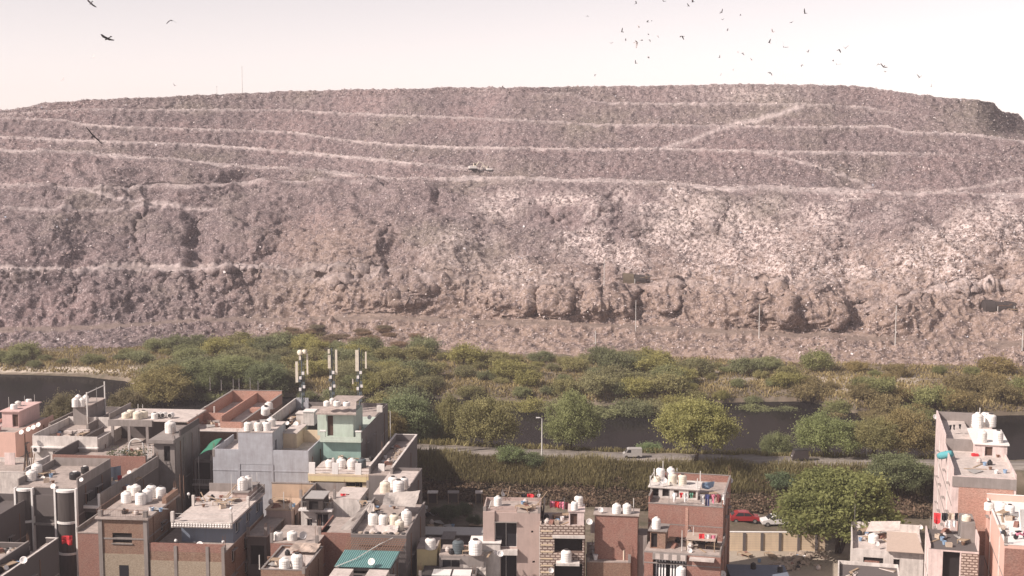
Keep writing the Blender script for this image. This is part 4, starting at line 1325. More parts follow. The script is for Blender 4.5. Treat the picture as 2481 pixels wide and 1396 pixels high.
# twin-bay house
h = House('bay_house', 'dark house with two rounded glass bays and white frames', (42, 1180), 187, 11.8, 1130)
h.shell('concrete_dark', right=[(2, 3.4, 8.8, 10.6, 'window'), (5, 6.4, 8.8, 10.6, 'window')])
h.roof('roof_slab')
h.parapet('concrete', {'f': .25, 'b': 1.1, 'l': .9, 'r': 1.1}, 'blr')
for (pa, pb, topz) in ((43, 79, 11.7), (139, 184, 11.75)):
    xa, xb = h.fr(pa, 1200)[0], h.fr(pb, 1200)[0]
    r = (xb - xa) / 2
    cxx = (xa + xb) / 2
    for z0_, z1_ in ((8.15, 11.45), (4.6, 7.85), (1.0, 4.3)):
        m = MB()
        an = np.linspace(math.pi, 2 * math.pi, 13)
        prev = None
        for a in an:
            c_ = (cxx + r * math.cos(a), -.02 + 0.75 * r * math.sin(a))
            if prev: m.poly([(prev[0], prev[1], z0_), (c_[0], c_[1], z0_), (c_[0], c_[1], z1_), (prev[0], prev[1], z1_)])
            prev = c_
        m.build('bay_window', MATS['bay'], h.root, True)
    for zz in (11.47, 7.87, 4.32):
        m = MB()
        pts = [(cxx + (r + .1) * math.cos(a), -.02 + (0.75 * r + .1) * math.sin(a), zz) for a in an]
        m.poly(pts, (0, 0, .26))
        m.build('bay_band', MATS['white_clean'], h.root)
    for x in (xa - .12, xb + .12):
        h.box('white_frame', 'white_clean', x - .10, x + .10, -.5, -.004, 0, topz + .1)
h.box('recess_panel', 'concrete_dark', h.fr(82, 1200)[0], h.fr(134, 1200)[0], -.3, -.003, 8.6, 11.0)
for z in (7.6, 4.2):
    h.box('balcony_slab', 'concrete', h.fr(84, 1200)[0], h.fr(132, 1200)[0], -.5, -.003, z, z + .2)
tanks('at the left end of the bay house roof', 11.95, [(76, 1164, 25, None, 27), (90, 1152, 26, None, 32)])
tanks('on the right part of the bay house roof', 11.95, [(182, 1160, 28, 'tank_black', 19), (206, 1146, 20, 'tank_black', 18)])
for i, (px, py, w) in enumerate([(90, 1163, 12), (105, 1159, 11), (130, 1179, 14), (198, 1163, 11)]):
    dish(px, py, h.P.y - .4 + (4 if i in (0, 1) else 0), w, ['dish just right of the white tanks on the bay house', 'small dish right of another by the bay house tanks', 'white dish on the frame between the two rounded bays', 'dish at the top right corner of the right-hand bay'][i])
rd = garment(162, 1298, h.P.y - 1.9, 26, 22, 'red', 'bright red cloth inside the right-hand rounded bay')

# streaked white wall behind
h = House('streaked_house', 'streaked white wall house left of the bay house tanks', (-90, 1152), 63, 10.4, 1120)
plaster('streaked', (0.62, 0.57, 0.53), 0.75, dark=(0.22, 0.19, 0.18), scale=1.6)
h.shell('streaked')
h.roof('roof_slab')
h.parapet('streaked', {'f': .5, 'b': .6, 'l': .6, 'r': 1.0}, 'fbr', cap='whitewash')
h.box('cross_wall', 'pale_pink', h.fr(0, 1120, 4)[0], h.fr(52, 1110, 7)[0], 5.2, 5.35, 10.5, 12.0)
tw = empty('scrap_timber', tuple(at_z(72, 1140, 10.5)))
rr = random.Random(9)
for k in range(9):
    a = (rr.uniform(-.8, .8), rr.uniform(-.5, .5), 0)
    MB().tube([a, (a[0] + rr.uniform(-.5, .5), a[1] + .4, rr.uniform(1.8, 3.2))], .06, 5).build('plank', MATS['timber' if k % 2 else 'tarp_dark'], tw)
tag(tw, 'upright scrap timber stacked between the pink and white houses', 'timber')

# dark walls at the bottom left corner
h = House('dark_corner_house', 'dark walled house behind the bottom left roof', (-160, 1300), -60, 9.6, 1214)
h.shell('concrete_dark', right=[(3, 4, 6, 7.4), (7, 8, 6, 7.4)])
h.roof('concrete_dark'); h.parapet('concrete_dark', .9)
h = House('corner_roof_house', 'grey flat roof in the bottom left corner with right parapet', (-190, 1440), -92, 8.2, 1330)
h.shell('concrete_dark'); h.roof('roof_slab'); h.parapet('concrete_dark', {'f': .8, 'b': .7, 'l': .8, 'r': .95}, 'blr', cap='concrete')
dish(58, 1358, h.P.y + 6, 19, 'large dish on an arm at the bottom left parapet', .1)
dish(14, 1376, h.P.y + 4, 13, 'dish seen edge-on on the bottom left roof', .9)
h = House('sunken_terrace_house', 'small walled terrace right of the bottom left roof', (-66, 1440), -34, 8.2, 1318)
h.shell('concrete_dark', right=[(9, 10, 5.4, 6.8)]); h.roof('roof_slab'); h.parapet('concrete_dark', .65, 'bfr', cap='whitewash')

# brick tower house
h = House('brick_tower_house', 'red brick tower house with white tanks and railed roof', (240, 1256), 353, 10.0, 1200)
BT = h
wa_, wb_ = h.fr(272, 1291), h.fr(320, 1317)
wc_, wd_ = h.fr(289, 1369), h.fr(312, 1376)
h.shell('brick_brown', front=[(wa_[0], wb_[0], wb_[1], wa_[1], 'void')], right=[(4.5, 5.6, 7.2, 8.3)], frame='white_clean')
h.roof('roof_slab', over=.35, t=.22)
h.cols('concrete', [.12, h.w - .05], 0, 10.9, w=.42, out=.14)
h.slabs('concrete', [7.9], .05)
h.box('vent_window', 'glass', wc_[0], wd_[0], -.05, -.031, wd_[1] - 1.4, wc_[1])
h.box('sill', 'concrete', wa_[0] - .1, wb_[0] + .1, -.12, -.003, wb_[1] - .1, wb_[1])
h.box('back_wall', 'brick_brown', h.w - .2, h.w + .3, 5.5, h.d, 10.23, 10.9)
rl_ = MB()
for k in range(26):
    rl_.tube([(.3 + k * (h.w - .6) / 25, -.25, 10.22), (.3 + k * (h.w - .6) / 25, -.25, 11.05)], .012, 4)
rl_.tube([(.1, -.25, 11.05), (h.w, -.25, 11.05)], .025, 4)
for k in range(18):
    rl_.tube([(-.2, -.1 + k * .45, 10.22), (-.2, -.1 + k * .45, 11.0)], .012, 4)
rl_.tube([(-.2, -.2, 11.0), (-.2, 8, 11.0)], .03, 4)
o = rl_.build('railing', MATS['rust'], h.root); o['kind'] = 'stuff'
tanks('on the brick tower roof', 10.22, [(306, 1218, 25, None, 30), (341, 1222, 27, None, 33), (357, 1215, 26, None, 34), (367, 1205, 25, None, 34), (329, 1200, 26, None, 28), (318, 1197, 22, None, 24)])
tanks('apart at the right rear of the brick tower', 10.22, [(390, 1206, 25, None, 30)])
for i, (px, r0, r1) in enumerate([(437, 1205, 1150), (446, 1208, 1152), (427, 1206, 1172)]):
    pole(px, r0, r1, 9.6, ['left', 'right', 'short'][i] + ' steel post between the brick tower and the railed white roof', .05, 'rust')
h.box('lower_panel', 'brick_tan', .34, h.w - .27, -.03, -.004, .2, h.fr(300, 1342)[1])
# annex on the left
xa = h.fr(188, 1300)[0]
h.shell('brick_red', xa, -.15, 0.0, 6.5, -.3, h.fr(200, 1292)[1], name='annex_wall')
h.roof('roof_slab', xa, -.15, 0.0, 6.5, z=h.fr(200, 1292)[1], over=.05, name='annex_roof')
h.box('annex_parapet', 'concrete', xa - .1, xa + .05, 0, 6.5, h.fr(200, 1292)[1] + .12, h.fr(200, 1292)[1] + .6)
# brick terrace on the right with upper storey
tx0, tx1 = h.w + .3, h.fr(545, 1330)[0]
tz2 = h.fr(450, 1318)[1]
ww = h.rt(0, 0) if False else None
h.shell('brick_brown', tx0, tx1, .05, 15, -.3, tz2 - .9, front=[(h.fr(420, 1380)[0], h.fr(440, 1380)[0], 1.2, 3.2, 'void')], right=grid_ops(14, [1.2, 4.0], 3, 1.3, 1.4, .6, 'window', .6), name='terrace_wall', frame='white_clean')
h.roof('roof_slab', tx0, tx1, .05, 15, z=tz2 - .9, name='terrace_roof')
h.box('terrace_parapet', 'brick_red', tx0, tx1 + .01, .04, .2, tz2 - .905, tz2)
h.box('lower_panel', 'brick_tan', tx0 + .02, tx1 - .02, .015, .046, .2, h.fr(450, 1360)[1])
for px in (425, 502, 540):
    x = h.fr(px, 1340)[0]
    h.box('column', 'concrete', x - .17, x + .17, -.05, .3, 0, tz2 - .25)
ux0, ux1 = h.fr(440, 1300, 3.2)[0], h.fr(560, 1290, 3.2)[0]
uz = h.fr(480, 1264, 2.6)[1]
h.shell('steel_blue', ux0, tx1 - .05, 3.2, 14.9, tz2 - .78, uz - .2, right=grid_ops(12, [tz2 - .8], 3, 1.5, 1.3, 2.8, 'window', .7), name='upper_storey', frame='white_clean')
vx0, vx1 = h.fr(417, 1270, 2.2)[0], h.fr(562, 1270, 2.2)[0]
h.box('upper_roof', 'roof_pale', vx0, vx1, 2.2, 15.2, uz - .19, uz + .02)
h.box('carved_fascia', 'whitewash', vx0 - .05, vx1 + .05, 2.0, 2.196, uz - .55, uz + .12)
fx = MB()
for k in range(22):
    x = vx0 + .15 + k * (vx1 - vx0 - .3) / 21
    fx.lathe([(.10, 0), (.14, .1), (.07, .2), (.12, .32), (.05, .4)], 7, (x, 1.93, uz - .42))
o = fx.build('baluster_row', MATS['white_clean'], h.root); o['kind'] = 'stuff'
for x in (vx0 + .1, vx1 - .1):
    h.box('corner_post', 'whitewash', x - .16, x + .16, 1.9, 2.3, uz + .121, uz + 1.2)
for x, yv in ((vx0 + .2, 8.5), (vx1 - .1, 8.5)):
    h.box('corner_post', 'whitewash', x - .14, x + .14, yv, yv + .3, uz + .03, uz + 1.25)
m = MB()
for zz in (.5, 1.0):
    m.tube([(vx0 + .1, 2.1, uz + zz), (vx1 - .1, 2.1, uz + zz)], .02, 4).tube([(vx1 - .1, 2.1, uz + zz), (vx1 - .1, 15, uz + zz)], .02, 4).tube([(vx0 + .2, 8.6, uz + zz), (vx1 - .1, 8.6, uz + zz)], .02, 4)
m.build('handrail', MATS['pipe_white'], h.root)
h.box('rear_parapet', 'concrete', vx0, vx1, 15.0, 15.2, uz + .03, uz + 1.0)
for k in range(5):
    rr = random.Random(k + 30)
    a = Vector((rr.uniform(vx0 + .8, vx1 - 2), rr.uniform(9.5, 13.5), uz + .06))
    o = empty('roof_beam', h.world(*a))
    MB().tube([(0, 0, 0), (rr.uniform(-1.8, 1.8), rr.uniform(-.8, .8), rr.uniform(.3, 1.6))], .07, 5).build('bar', MATS['timber'], o)
    tag(o, 'loose timber beam lying on the roof behind the white carved balustrade', 'beam', 'beams behind the carved balustrade')
# stair block with two tanks at the rear right
cx0, cx1 = h.fr(563, 1200, 11.0)[0], h.fr(600, 1200, 11.0)[0]
cz = h.fr(580, 1194, 11.0)[1]
h.shell('taupe', cx0, cx1, 11.0, 15.4, uz + .03, cz, name='stair_block')
h.roof('concrete', cx0, cx1, 11.0, 15.4, z=cz, over=.15, name='stair_roof')
tanks('on the brown stair block below the big grey wall', cz + .12, [(588, 1187, 25, None, 33), (600, 1180, 24, None, 28)])
for i, (px, r0, r1) in enumerate([(561, 1195, 1150), (611, 1190, 1150), (623, 1180, 1145)]):
    pole(px, r0, r1, cz, ['left', 'middle', 'right'][i] + ' thin post of three around the brown stair block tanks', .035, 'pipe_white')
dish(485, 1322, h.P.y - .3, 19, 'round dish on the brick terrace parapet')
for i, (px, py) in enumerate([(426, 1310), (541, 1313)]):
    lp = empty('globe_lamp', tuple(at_y(px, py, h.P.y - .1)))
    MB().lathe([(.02, -.2), (.13, -.13), (.19, 0), (.13, .13), (.02, .19)], 12).build('globe', MATS['dish_white'], lp, True)
    MB().tube([(0, 0, -.5), (0, 0, -.18)], .03, 6).build('stem', MATS['steel'], lp)
    tag(lp, ['left', 'right'][i] + ' white globe lamp on the brick terrace parapet', 'lamp')
for i, (px, py, dd) in enumerate([(457, 1197, 8.6), (560, 1232, 2.1), (610, 1243, 14)]):
    lp = empty('post_ball', tuple(at_y(px, py, h.P.y + dd)))
    MB().lathe([(.02, -.2), (.13, -.13), (.18, 0), (.13, .13), (.02, .18)], 12).build('ball', MATS['dish_white'], lp, True)
    MB().tube([(0, 0, -.5), (0, 0, -.18)], .03, 6).build('stem', MATS['steel'], lp)
    tag(lp, ['white ball finial at the left rear of the white roof', 'white ball finial at the front right of the white balustrade', 'white ball lamp right of the brown stair block'][i], 'finial')
# ------------------------------------------------------------------ left block, centre part
# roofless brick terrace with six poles
h = House('roofless_brick_house', 'roofless brick upper floor with six poles along its back wall', (452, 1046), 588, 9.3, 21.5)
h.shell('brick_brown')
h.roof('roof_pale')
h.parapet('brick_pink', {'f': .9, 'b': 2.0, 'l': 1.9, 'r': 1.5}, 'blr', t=.25, cap='concrete')
xm = h.w * .5
h.box('dividing_wall', 'brick_pink', xm - .12, xm + .12, 3, h.d - .25, 9.43, 11.0)
h.box('cross_wall', 'brick_pink', .25, xm - .12, 7, 7.2, 9.43, 10.6)
h.box('cross_wall', 'brick_pink', xm + .12, h.w - .25, 2.4, 2.6, 9.43, 10.3)
for i, (x, yv) in enumerate([(1.2, 8), (xm + 1.3, 13)]):
    h.box('brick_stack', 'brick_pink', x, x + 1.6, yv, yv + 1.3, 9.43, 10.1)
for i, px in enumerate((510, 537, 566, 580, 607, 626)):
    q = h.plane(px, 968, 1, h.d - .12)
    p = h.world(q.x, h.d - .12, 11.25)
    o = empty('steel_post', p)
    hh = (968 - (935 + (i * 7) % 9)) * p.y / F
    MB().tube([(0, 0, 0), (0, 0, hh)], [.06, .05], 6).build('shaft', MATS['steel'], o)
    MB().box(-.1, .1, -.1, .1, 0, .1).build('foot', MATS['concrete'], o)
    tag(o, f'thin steel post, {ordinal(i, 6)} of six on the roofless brick house', 'post')
for i, px in enumerate((498, 520)):
    pole(px, 1015, 985, 9.45, ['left', 'right'][i] + ' white stub column inside the roofless brick floor', .16, 'whitewash', 'stub_column', 'column')
tank(643, 1003, 11.0, 22, 'white tank lying high beside the dark stained wall', 'tank_white', 24, .35)
tank(652, 993, 11.0, 20, 'small white tank heaped above another beside the dark stained wall', 'tank_white', 20, -.3)

# dark stained wall house with the narrow cross wall
h = House('stained_wall_house', 'narrow house with dark stained side wall left of the antennas', (618, 1042), 652, 11.0, 990)
h.shell('cement_wall'); h.roof('roof_slab')
h.box('stained_wall', 'streaked', h.w - .2, h.w + .01, 1, h.d, 11.12, 12.6)
h.box('cross_wall', 'blue_grey', h.w + .02, h.w + 1.9, h.d - .3, h.d - .1, 8, 12.7)
h.box('cabin', 'whitewash', h.w + 2.2, h.w + 3.6, 6.2, 8.0, 8, 12.0)
h.box('cabin_lid', 'whitewash', h.w + 2.1, h.w + 3.7, 6.1, 8.1, 12.003, 12.15)

# big blue-grey blank wall
h = House('grey_blank_house', 'big pale blue-grey blank wall house with stepped top', (515, 1088), 747, 10.9, 1052)
G = h
h.shell('blue_grey', z1=9.9); h.roof('roof_pale', z=9.9)
h.parapet('blue_grey', 1.0, 'lr', z=9.9, t=.18)
h.box('parapet', 'blue_grey', -.004, h.w + .004, -.004, .18, 9.898, 10.9)
h.box('back_wall', 'cream', h.fr(660, 1060, h.d)[0], h.w, h.d - .2, h.d, 9.9, 11.7)
bx0, bx1 = h.fr(577, 1060)[0], h.fr(660, 1060)[0]
bz = h.fr(610, 1048)[1]
h.shell('blue_grey', bx0, bx1, -.03, 6.5, 9.0, bz, name='upper_block', right=[(1.2, 2.2, 10.0, 11.9, 'void')])
h.roof('roof_pale', bx0, bx1, -.03, 6.5, z=bz, over=.05, name='block_roof')
h.box('low_roof', 'roof_pale', bx1 + .01, h.fr(720, 1040, 5)[0], 5.0, 10.5, bz - 1.2, bz - 1.05)
h.box('low_room', 'cream', bx1 + .01, h.fr(718, 1040, 5)[0], 5.1, 10.4, 9.9, bz - 1.2)
for x in (h.fr(579, 1100)[0], h.fr(660, 1100)[0]):
    h.box('pilaster', 'blue_grey', x - .12, x + .12, -.07, -.031, 0, 9.0)
h.box('floor_band', 'blue_grey', -.02, h.w + .02, -.05, -.005, 8.1, 8.25)
tanks('in a row on the pale blue-grey house', bz + .12, [(602, 1044, 22, None, 25), (626, 1044, 20, None, 24), (646, 1043, 22, None, 24), (657, 1033, 22, None, 22)])
dish(718, 1028, h.P.y + 9, 13, 'dish on the roof left of the mint green house')
dish(697, 1026, h.P.y + 8, 10, 'small dish at the foot of the dark stained wall')
gn = empty('green_awning', h.world(-2.0, .3, 9.6), -h.yaw)
m = MB()
for k in range(8):
    t0, t1 = k / 8, (k + 1) / 8
    f_ = lambda t: (1.9 * t, .0, 1.15 - .9 * (1 - t) ** 2)
    a, c_ = f_(t0), f_(t1)
    m.poly([(a[0], 0, a[2]), (c_[0], 0, c_[2]), (c_[0], 4, c_[2] + .6), (a[0], 4, a[2] + .6)], (0, 0, -.03))
m.build('net', MATS['tarp_green'], gn)
MB().tube([(0, 0, -9), (0, 0, .2)], .05, 5).build('post', MATS['steel'], gn)
MB().tube([(0, 4, -9), (0, 4, .8)], .05, 5).build('post', MATS['steel'], gn)
tag(gn, 'dark green net awning left of the blue-grey house', 'awning')
h = House('gap_house', 'dark recessed house with balcony under the green awning', (470, 1115), 514, 9.0, 12.0)
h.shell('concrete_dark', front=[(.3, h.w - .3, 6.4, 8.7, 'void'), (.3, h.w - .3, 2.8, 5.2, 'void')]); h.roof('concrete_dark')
h.box('balcony_edge', 'concrete', -.1, h.w + .1, -.6, -.004, 5.75, 5.95)
m = MB()
for k in range(10): m.tube([(.1 + k * h.w / 10.5, -.55, 5.95), (.1 + k * h.w / 10.5, -.55, 6.6)], .02, 4)
m.tube([(0, -.55, 6.6), (h.w, -.55, 6.6)], .03, 4)
m.build('railing', MATS['steel'], h.root)

# house behind the mint one, base of the antenna masts
h = House('antenna_house', 'grey flat-roofed house carrying the three cell antenna masts', (700, 1022), 905, 10.6, 985)
AH = h
h.shell('cement_wall'); h.roof('roof_slab'); h.parapet('cement_wall', .7, 'blr')

# mint green house
h = House('mint_house', 'mint green house with overhanging roof slab and balcony', (783, 1064), 874, 11.8, 14.0)
h.shell('turquoise', right=[(3, 4, 9.2, 10.6), (8, 9, 9.2, 10.6)]); h.roof('mint')
h.box('side_wall', 'cement_wall', h.w + .002, h.w + .06, .1, h.d, 0, 12.7)
h.box('balcony_slab', 'mint', -.25, h.w + .25, -.9, -.004, 11.62, 11.95)
for x in (.15, h.w - .15):
    h.box('balcony_pillar', 'mint', x - .35, x + .35, -.85, -.5, 11.953, 13.0)
    h.box('pillar_cap', 'white_clean', x - .4, x + .4, -.9, -.45, 13.003, 13.12)
h.box('balcony_wall', 'mint', .5, h.w - .5, -.85, -.7, 11.953, 12.3)
cx0, cx1 = h.fr(790, 1030, 1.0)[0], h.fr(856, 1030, 1.0)[0]
cz = h.fr(820, 1003, 1.0)[1]
h.shell('mint', cx0, cx1, 1.0, 7.0, 11.92, cz, front=[(cx0 + .15, cx0 + .95, 12.0, cz - .25, 'door')], name='roof_cabin')
# sloping slab over the cabin
rz0 = cz + .05
m = MB()
ex0, ex1 = h.fr(765, 1004, .2)[0], h.fr(863, 1004, .2)[0]
m.poly([(ex0, .1, rz0), (ex1, .1, rz0), (ex1 - .7, 3.6, rz0 + .95), (ex0 + 1.0, 3.6, rz0 + .95)], (0, 0, .18))
m.poly([(ex0 + 1.0, 3.62, rz0 + .95), (ex1 - .7, 3.62, rz0 + .95), (ex1 - .5, 7.6, rz0 + .95), (ex0 + 1.2, 7.6, rz0 + .95)], (0, 0, .18))
m.build('roof_slab', MATS['roof_slab'], h.root)
h.box('cabin_annex', 'mint', cx0 - 1.3, cx0 - .02, 1.6, 5, 11.92, cz - .1)
tanks('on the mint house roof slab', rz0 + 1.13, [(792, 984, 17, None, 14), (805, 978, 13, None, 14), (817, 984, 19, None, 15), (840, 984, 18, None, 12)])
dish(896, 1012, h.P.y + 8, 11, 'dish on the parapet right of the mint house')
h.box('rear_corner', 'whitewash', h.w - .5, h.w + .3, h.d - .6, h.d, 12.71, 13.6)
# white box cabin left of it
o = House('white_cabin', 'white box cabin on the roof left of the mint house', (735, 1030), 761, 10.75, 1.8)
o.shell('whitewash', z0=10.7, z1=12.6); o.roof('white_clean', z=12.6, over=.1)

# the three masts
pm = MATS['pipe_white']
def mast(px, row0, row1, panels, label, extra=None):
    p = at_z(px, row0, 10.75)
    o = empty('antenna_mast', tuple(p))
    q = lambda x, r: at_y(x, r, p.y) - p
    top = q(px, row1)
    MB().tube([(0, 0, 0), (0, 0, top.z)], [.13, .10], 8).build('mast_pole', MATS['tank_slate'], o)
    for sx_ in (-.32, .32):
        MB().tube([(sx_, .12, 2.0), (sx_, .12, top.z - .3)], .05, 6).build('side_pipe', MATS['tank_slate'], o)
    for kz_ in range(7):
        MB().tube([(-.36, .12, 2.2 + kz_ * .9), (.36, .12, 2.6 + kz_ * .9)], .035, 5).build('cross_brace', MATS['tank_slate'], o)
    MB().box(-.3, .3, -.3, .3, 0, .12).build('base_plate', MATS['concrete'], o)
    for (x, r0, r1, w, dep) in panels:
        a, c_ = q(x, r0), q(x, r1)
        pa = MB().box(a.x - w / 2, a.x + w / 2, dep - .1, dep + .1, c_.z, a.z).build('panel_antenna', MATS['tank_cream'], o)
        MB().tube([(0, 0, (a.z + c_.z) / 2), (a.x, dep, (a.z + c_.z) / 2)], .035, 5).build('bracket', MATS['steel'], pa)
    for k, (dz, sx) in enumerate([(2.6, .2), (3.3, -.25), (4.2, .25), (5.0, -.2), (1.6, .2), (3.7, .32), (4.6, -.33), (5.7, .2)]):
        MB().box(sx - .17, sx + .17, -.3, -.02, dz, dz + .42).build('radio_unit', MATS['dish_white' if k % 2 else 'tank_slate'], o)
    m = MB()
    for k in range(3):
        m.tube([(.1 - .1 * k, .05, .2), (.18 - .12 * k, .05, 2.5), (.08 - .1 * k, .05, 5)], .03, 4)
    m.build('cable', MATS['lid_dark'], o)
    for sx in (-1, 1):
        MB().tube([(0, 0, 3.6), (sx * 1.2, .9, 0)], .02, 4).build('stay_wire', MATS['steel'], o)
    if extra: extra(o, q)
    tag(o, label, 'antenna mast')
    return o
def drums(o, q):
    for (x, r, s) in [(727, 854, .42), (738, 852, .36)]:
        a = q(x, r)
        d = MB().lathe([(s, -.2), (s, .12), (s * .8, .2), (.02, .22)], 16).build('microwave_drum', MATS['tank_cream'], o, True)
        d.rotation_euler = (math.pi / 2, 0, -.5); d.location = a + Vector((0, -.2, 0))
mast(733, 1000, 848, [(719, 876, 926, .38, -.15), (744, 857, 908, .24, .1), (727, 860, 872, .3, -.1)], 'left cell antenna mast topped by two round microwave drums', drums)
mast(806, 998, 844, [(798, 860, 892, .4, -.15), (814, 848, 908, .32, .1), (797, 846, 856, .28, -.2)], 'middle cell antenna mast with a bright cream panel, behind the mint roof')
mast(872, 998, 843, [(865, 848, 899, .5, -.15), (886, 853, 893, .24, .1), (855, 918, 930, .16, -.2)], 'right cell antenna mast with wide panel and outward tilted slim panel')

# yellow house with pillared roof
h = House('yellow_house', 'yellow fronted house with tanks behind white roof pillars', (750, 1152), 906, 9.2, 1118)
YH = h
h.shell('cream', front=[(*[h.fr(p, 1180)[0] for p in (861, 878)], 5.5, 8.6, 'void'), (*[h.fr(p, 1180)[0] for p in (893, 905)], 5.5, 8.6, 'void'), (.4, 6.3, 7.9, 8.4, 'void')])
h.roof('roof_pale')
h.box('fascia', 'yellow_paint', -.1, h.w + .9, -.35, -.004, 8.6, 9.25)
h.box('fascia_cap', 'cream', -.12, h.w + .92, -.37, .0, 9.253, 9.5)
for px in (757, 813, 869, 925):
    x = h.fr(px, 1130)[0]
    h.box('roof_pillar', 'white_clean', x - .38, x + .38, -.33, -.05, 9.503, 10.9)
m = MB()
for zz in (9.9, 10.3):
    m.tube([(0, -.2, zz), (h.w, -.2, zz)], .03, 4)
m.build('rail', MATS['rust'], h.root)
tanks('behind the white roof pillars', 9.33, [(800, 1134, 22, None, 24), (827, 1135, 23, None, 27), (853, 1136, 23, None, 27), (877, 1132, 21, 'tank_slate', 24)])
# long walled roof
h = House('long_walled_house', 'long grey house with deep parapet walls at the right end of the block', (893, 1152), 951, 9.9, 1070)
LW = h
h.shell('cement_wall'); h.roof('roof_slab'); h.parapet('cement_wall', {'f': .1, 'b': 1.0, 'l': 1.1, 'r': .95}, 'blr', t=.2, cap='whitewash')
pole(946, 1062, 996, 10.9, 'thin tall pole at the back corner of the long walled roof', .05, 'pipe_white')
pole(926, 1118, 1070, 9.9, 'bare post standing inside the long walled roof', .04, 'rust')
rb = MB(); rr = random.Random(8)
for k in range(40):
    c = (rr.uniform(-.9, .9), rr.uniform(-4, 4)); q = rr.uniform(.06, .16)
    rb.box(c[0] - q, c[0] + q, c[1] - q, c[1] + q, 0, q * 1.6)
o = rb.build('roof_rubble', MATS['rubble']); o.location = h.world(h.w * .6, h.d * .5, 10.02); o.rotation_euler = (0, 0, -h.yaw)
tag(o, 'scattered rubble inside the long walled roof', 'rubble', kind='stuff')

# tank roof behind, tank roof in front, right dark wall
h = House('upper_tank_house', 'dark-sided house with three white tanks high at its front', (905, 1199), 986, 10.0, 11.0)
h.shell('cement_wall', right=[(2, 2.8, 6, 7.2)]); h.roof('roof_pale'); h.parapet('cement_wall', .5, 'br')
tanks('on the upper dark-sided roof', 10.12, [(933, 1193, 26, 'tank_cream', 30), (952, 1180, 24, None, 28), (966, 1197, 29, None, 38), (978, 1182, 24, None, 28)])
dish(950, 1208, h.P.y - .6, 15, 'oval dish on the front of the upper tank house', .9)
h = House('lower_tank_house', 'house with a crowd of white tanks and tarpaulins on its roof', (850, 1302), 984, 9.0, 1222)
KT = h
h.shell('cement_wall', right=[(3, 4, 5, 6.3), (8, 9, 5, 6.3)]); h.roof('roof_slab'); h.parapet('cement_wall', {'f': .3, 'b': .5, 'l': .8, 'r': .4}, 'flr', cap='concrete')
tanks('on the crowded tank roof', 9.12, [(904, 1272, 25, None, 33), (929, 1274, 24, None, 32), (955, 1274, 24, 'tank_cream', 32), (985, 1272, 27, None, 40), (968, 1284, 24, 'tank_cream', 26)])
def tarp(pts, sag, mat, label, name='tarpaulin'):
    """a draped sheet over four world corners"""
    a, b_, c_, d = [Vector(p) for p in pts]
    n = 10
    rr = random.Random(len(label))
    vs, fs = [], []
    for j in range(n + 1):
        for i in range(n + 1):
            u, v_ = i / n, j / n
            p = (a * (1 - u) + b_ * u) * (1 - v_) + (d * (1 - u) + c_ * u) * v_
            p = p + Vector((rr.uniform(-.05, .05), rr.uniform(-.05, .05), -sag * math.sin(math.pi * u) * math.sin(math.pi * v_) + .14 * math.sin(u * 9 + v_ * 3) * (1 - abs(2 * v_ - 1)) + rr.uniform(-.05, .05)))
            vs.append(tuple(p - a))
    for j in range(n):
        for i in range(n):
            k = j * (n + 1) + i
            fs.append((k, k + 1, k + n + 2, k + n + 1))
    me = bpy.data.meshes.new(name)
    me.from_pydata(vs, [], fs)
    me.materials.append(MATS[mat])
    o = link(name, me)
    o.location = a
    md = o.modifiers.new('thickness', 'SOLIDIFY'); md.thickness = .02
    tag(o, label, 'tarpaulin')
    return o
w = h.world
tarp([w(h.w * .35, 7.0, 10.6), w(h.w - .2, 7.0, 10.4), w(h.w - .2, 10.5, 11.4), w(h.w * .3, 10.5, 11.0)], .4, 'tarp_grey', 'crumpled grey tarpaulin between the two tank roofs')
tarp([w(h.w * .28, .9, 9.25), w(h.w * .8, .7, 9.3), w(h.w * .8, 2.2, 9.8), w(h.w * .35, 2.2, 9.7)], .2, 'roof_pale', 'pale sheet spread in front of the crowded tanks')
tarp([w(-2.4, 5.2, 8.2), w(1.4, 5.5, 8.2), w(.9, 8, 10.4), w(.2, 8, 10.5)], .2, 'tarp_grey', 'grey tent-like tarpaulin left of the crowded tank roof')
for i in range(9):
    x = h.w * (i + .5) / 9
    o = MB().lathe([(.2, 0), (.26, .35), (.2, .4)], 9).build('roof_pot', MATS['rubble' if i % 2 else 'lid_dark'])
    o.location = w(x, .35, 9.13)
    tag(o, f'small pot, {ordinal(i, 9)} in the row along the crowded tank roof front', 'pot')

# lattice frame and green corrugated shed roof in front
fr_ = House('green_shed', 'shed with green corrugated sheet roof and lattice frame behind', (812, 1356), 948, 8.1, 4.2)
h = fr_
h.shell('cement_wall', z1=7.3, front=[(.4, h.w - .4, 3.5, 7.0, 'void')])
n = 26
for k in range(n):
    x0_, x1_ = h.w * k / n, h.w * (k + 1) / n
    xm_ = (x0_ + x1_) / 2
    y1_ = 2.4
    MB().poly([(x0_, -.5, 7.50), (xm_, -.5, 7.60), (xm_ + .45, y1_, 8.45), (x0_ + .45, y1_, 8.35)], (0, 0, -.02)).poly([(xm_, -.5, 7.60), (x1_, -.5, 7.50), (x1_ + .45, y1_, 8.35), (xm_ + .45, y1_, 8.45)], (0, 0, -.02)).build('corrugated_sheet', MATS['tin_green'], h.root)
m = MB()
for k in range(24):
    x = .45 + h.w * k / 23
    m.tube([(x, 2.5, 8.45), (x + .4, 4.1, 9.15)], .045, 4)
for k in range(6):
    yv = 2.5 + k * .32
    m.tube([(.4, yv, 8.45 + k * .14), (h.w + .8, yv, 8.45 + k * .14)], .04, 4)
o = m.build('lattice_frame', MATS['rust'], h.root); o['kind'] = 'stuff'
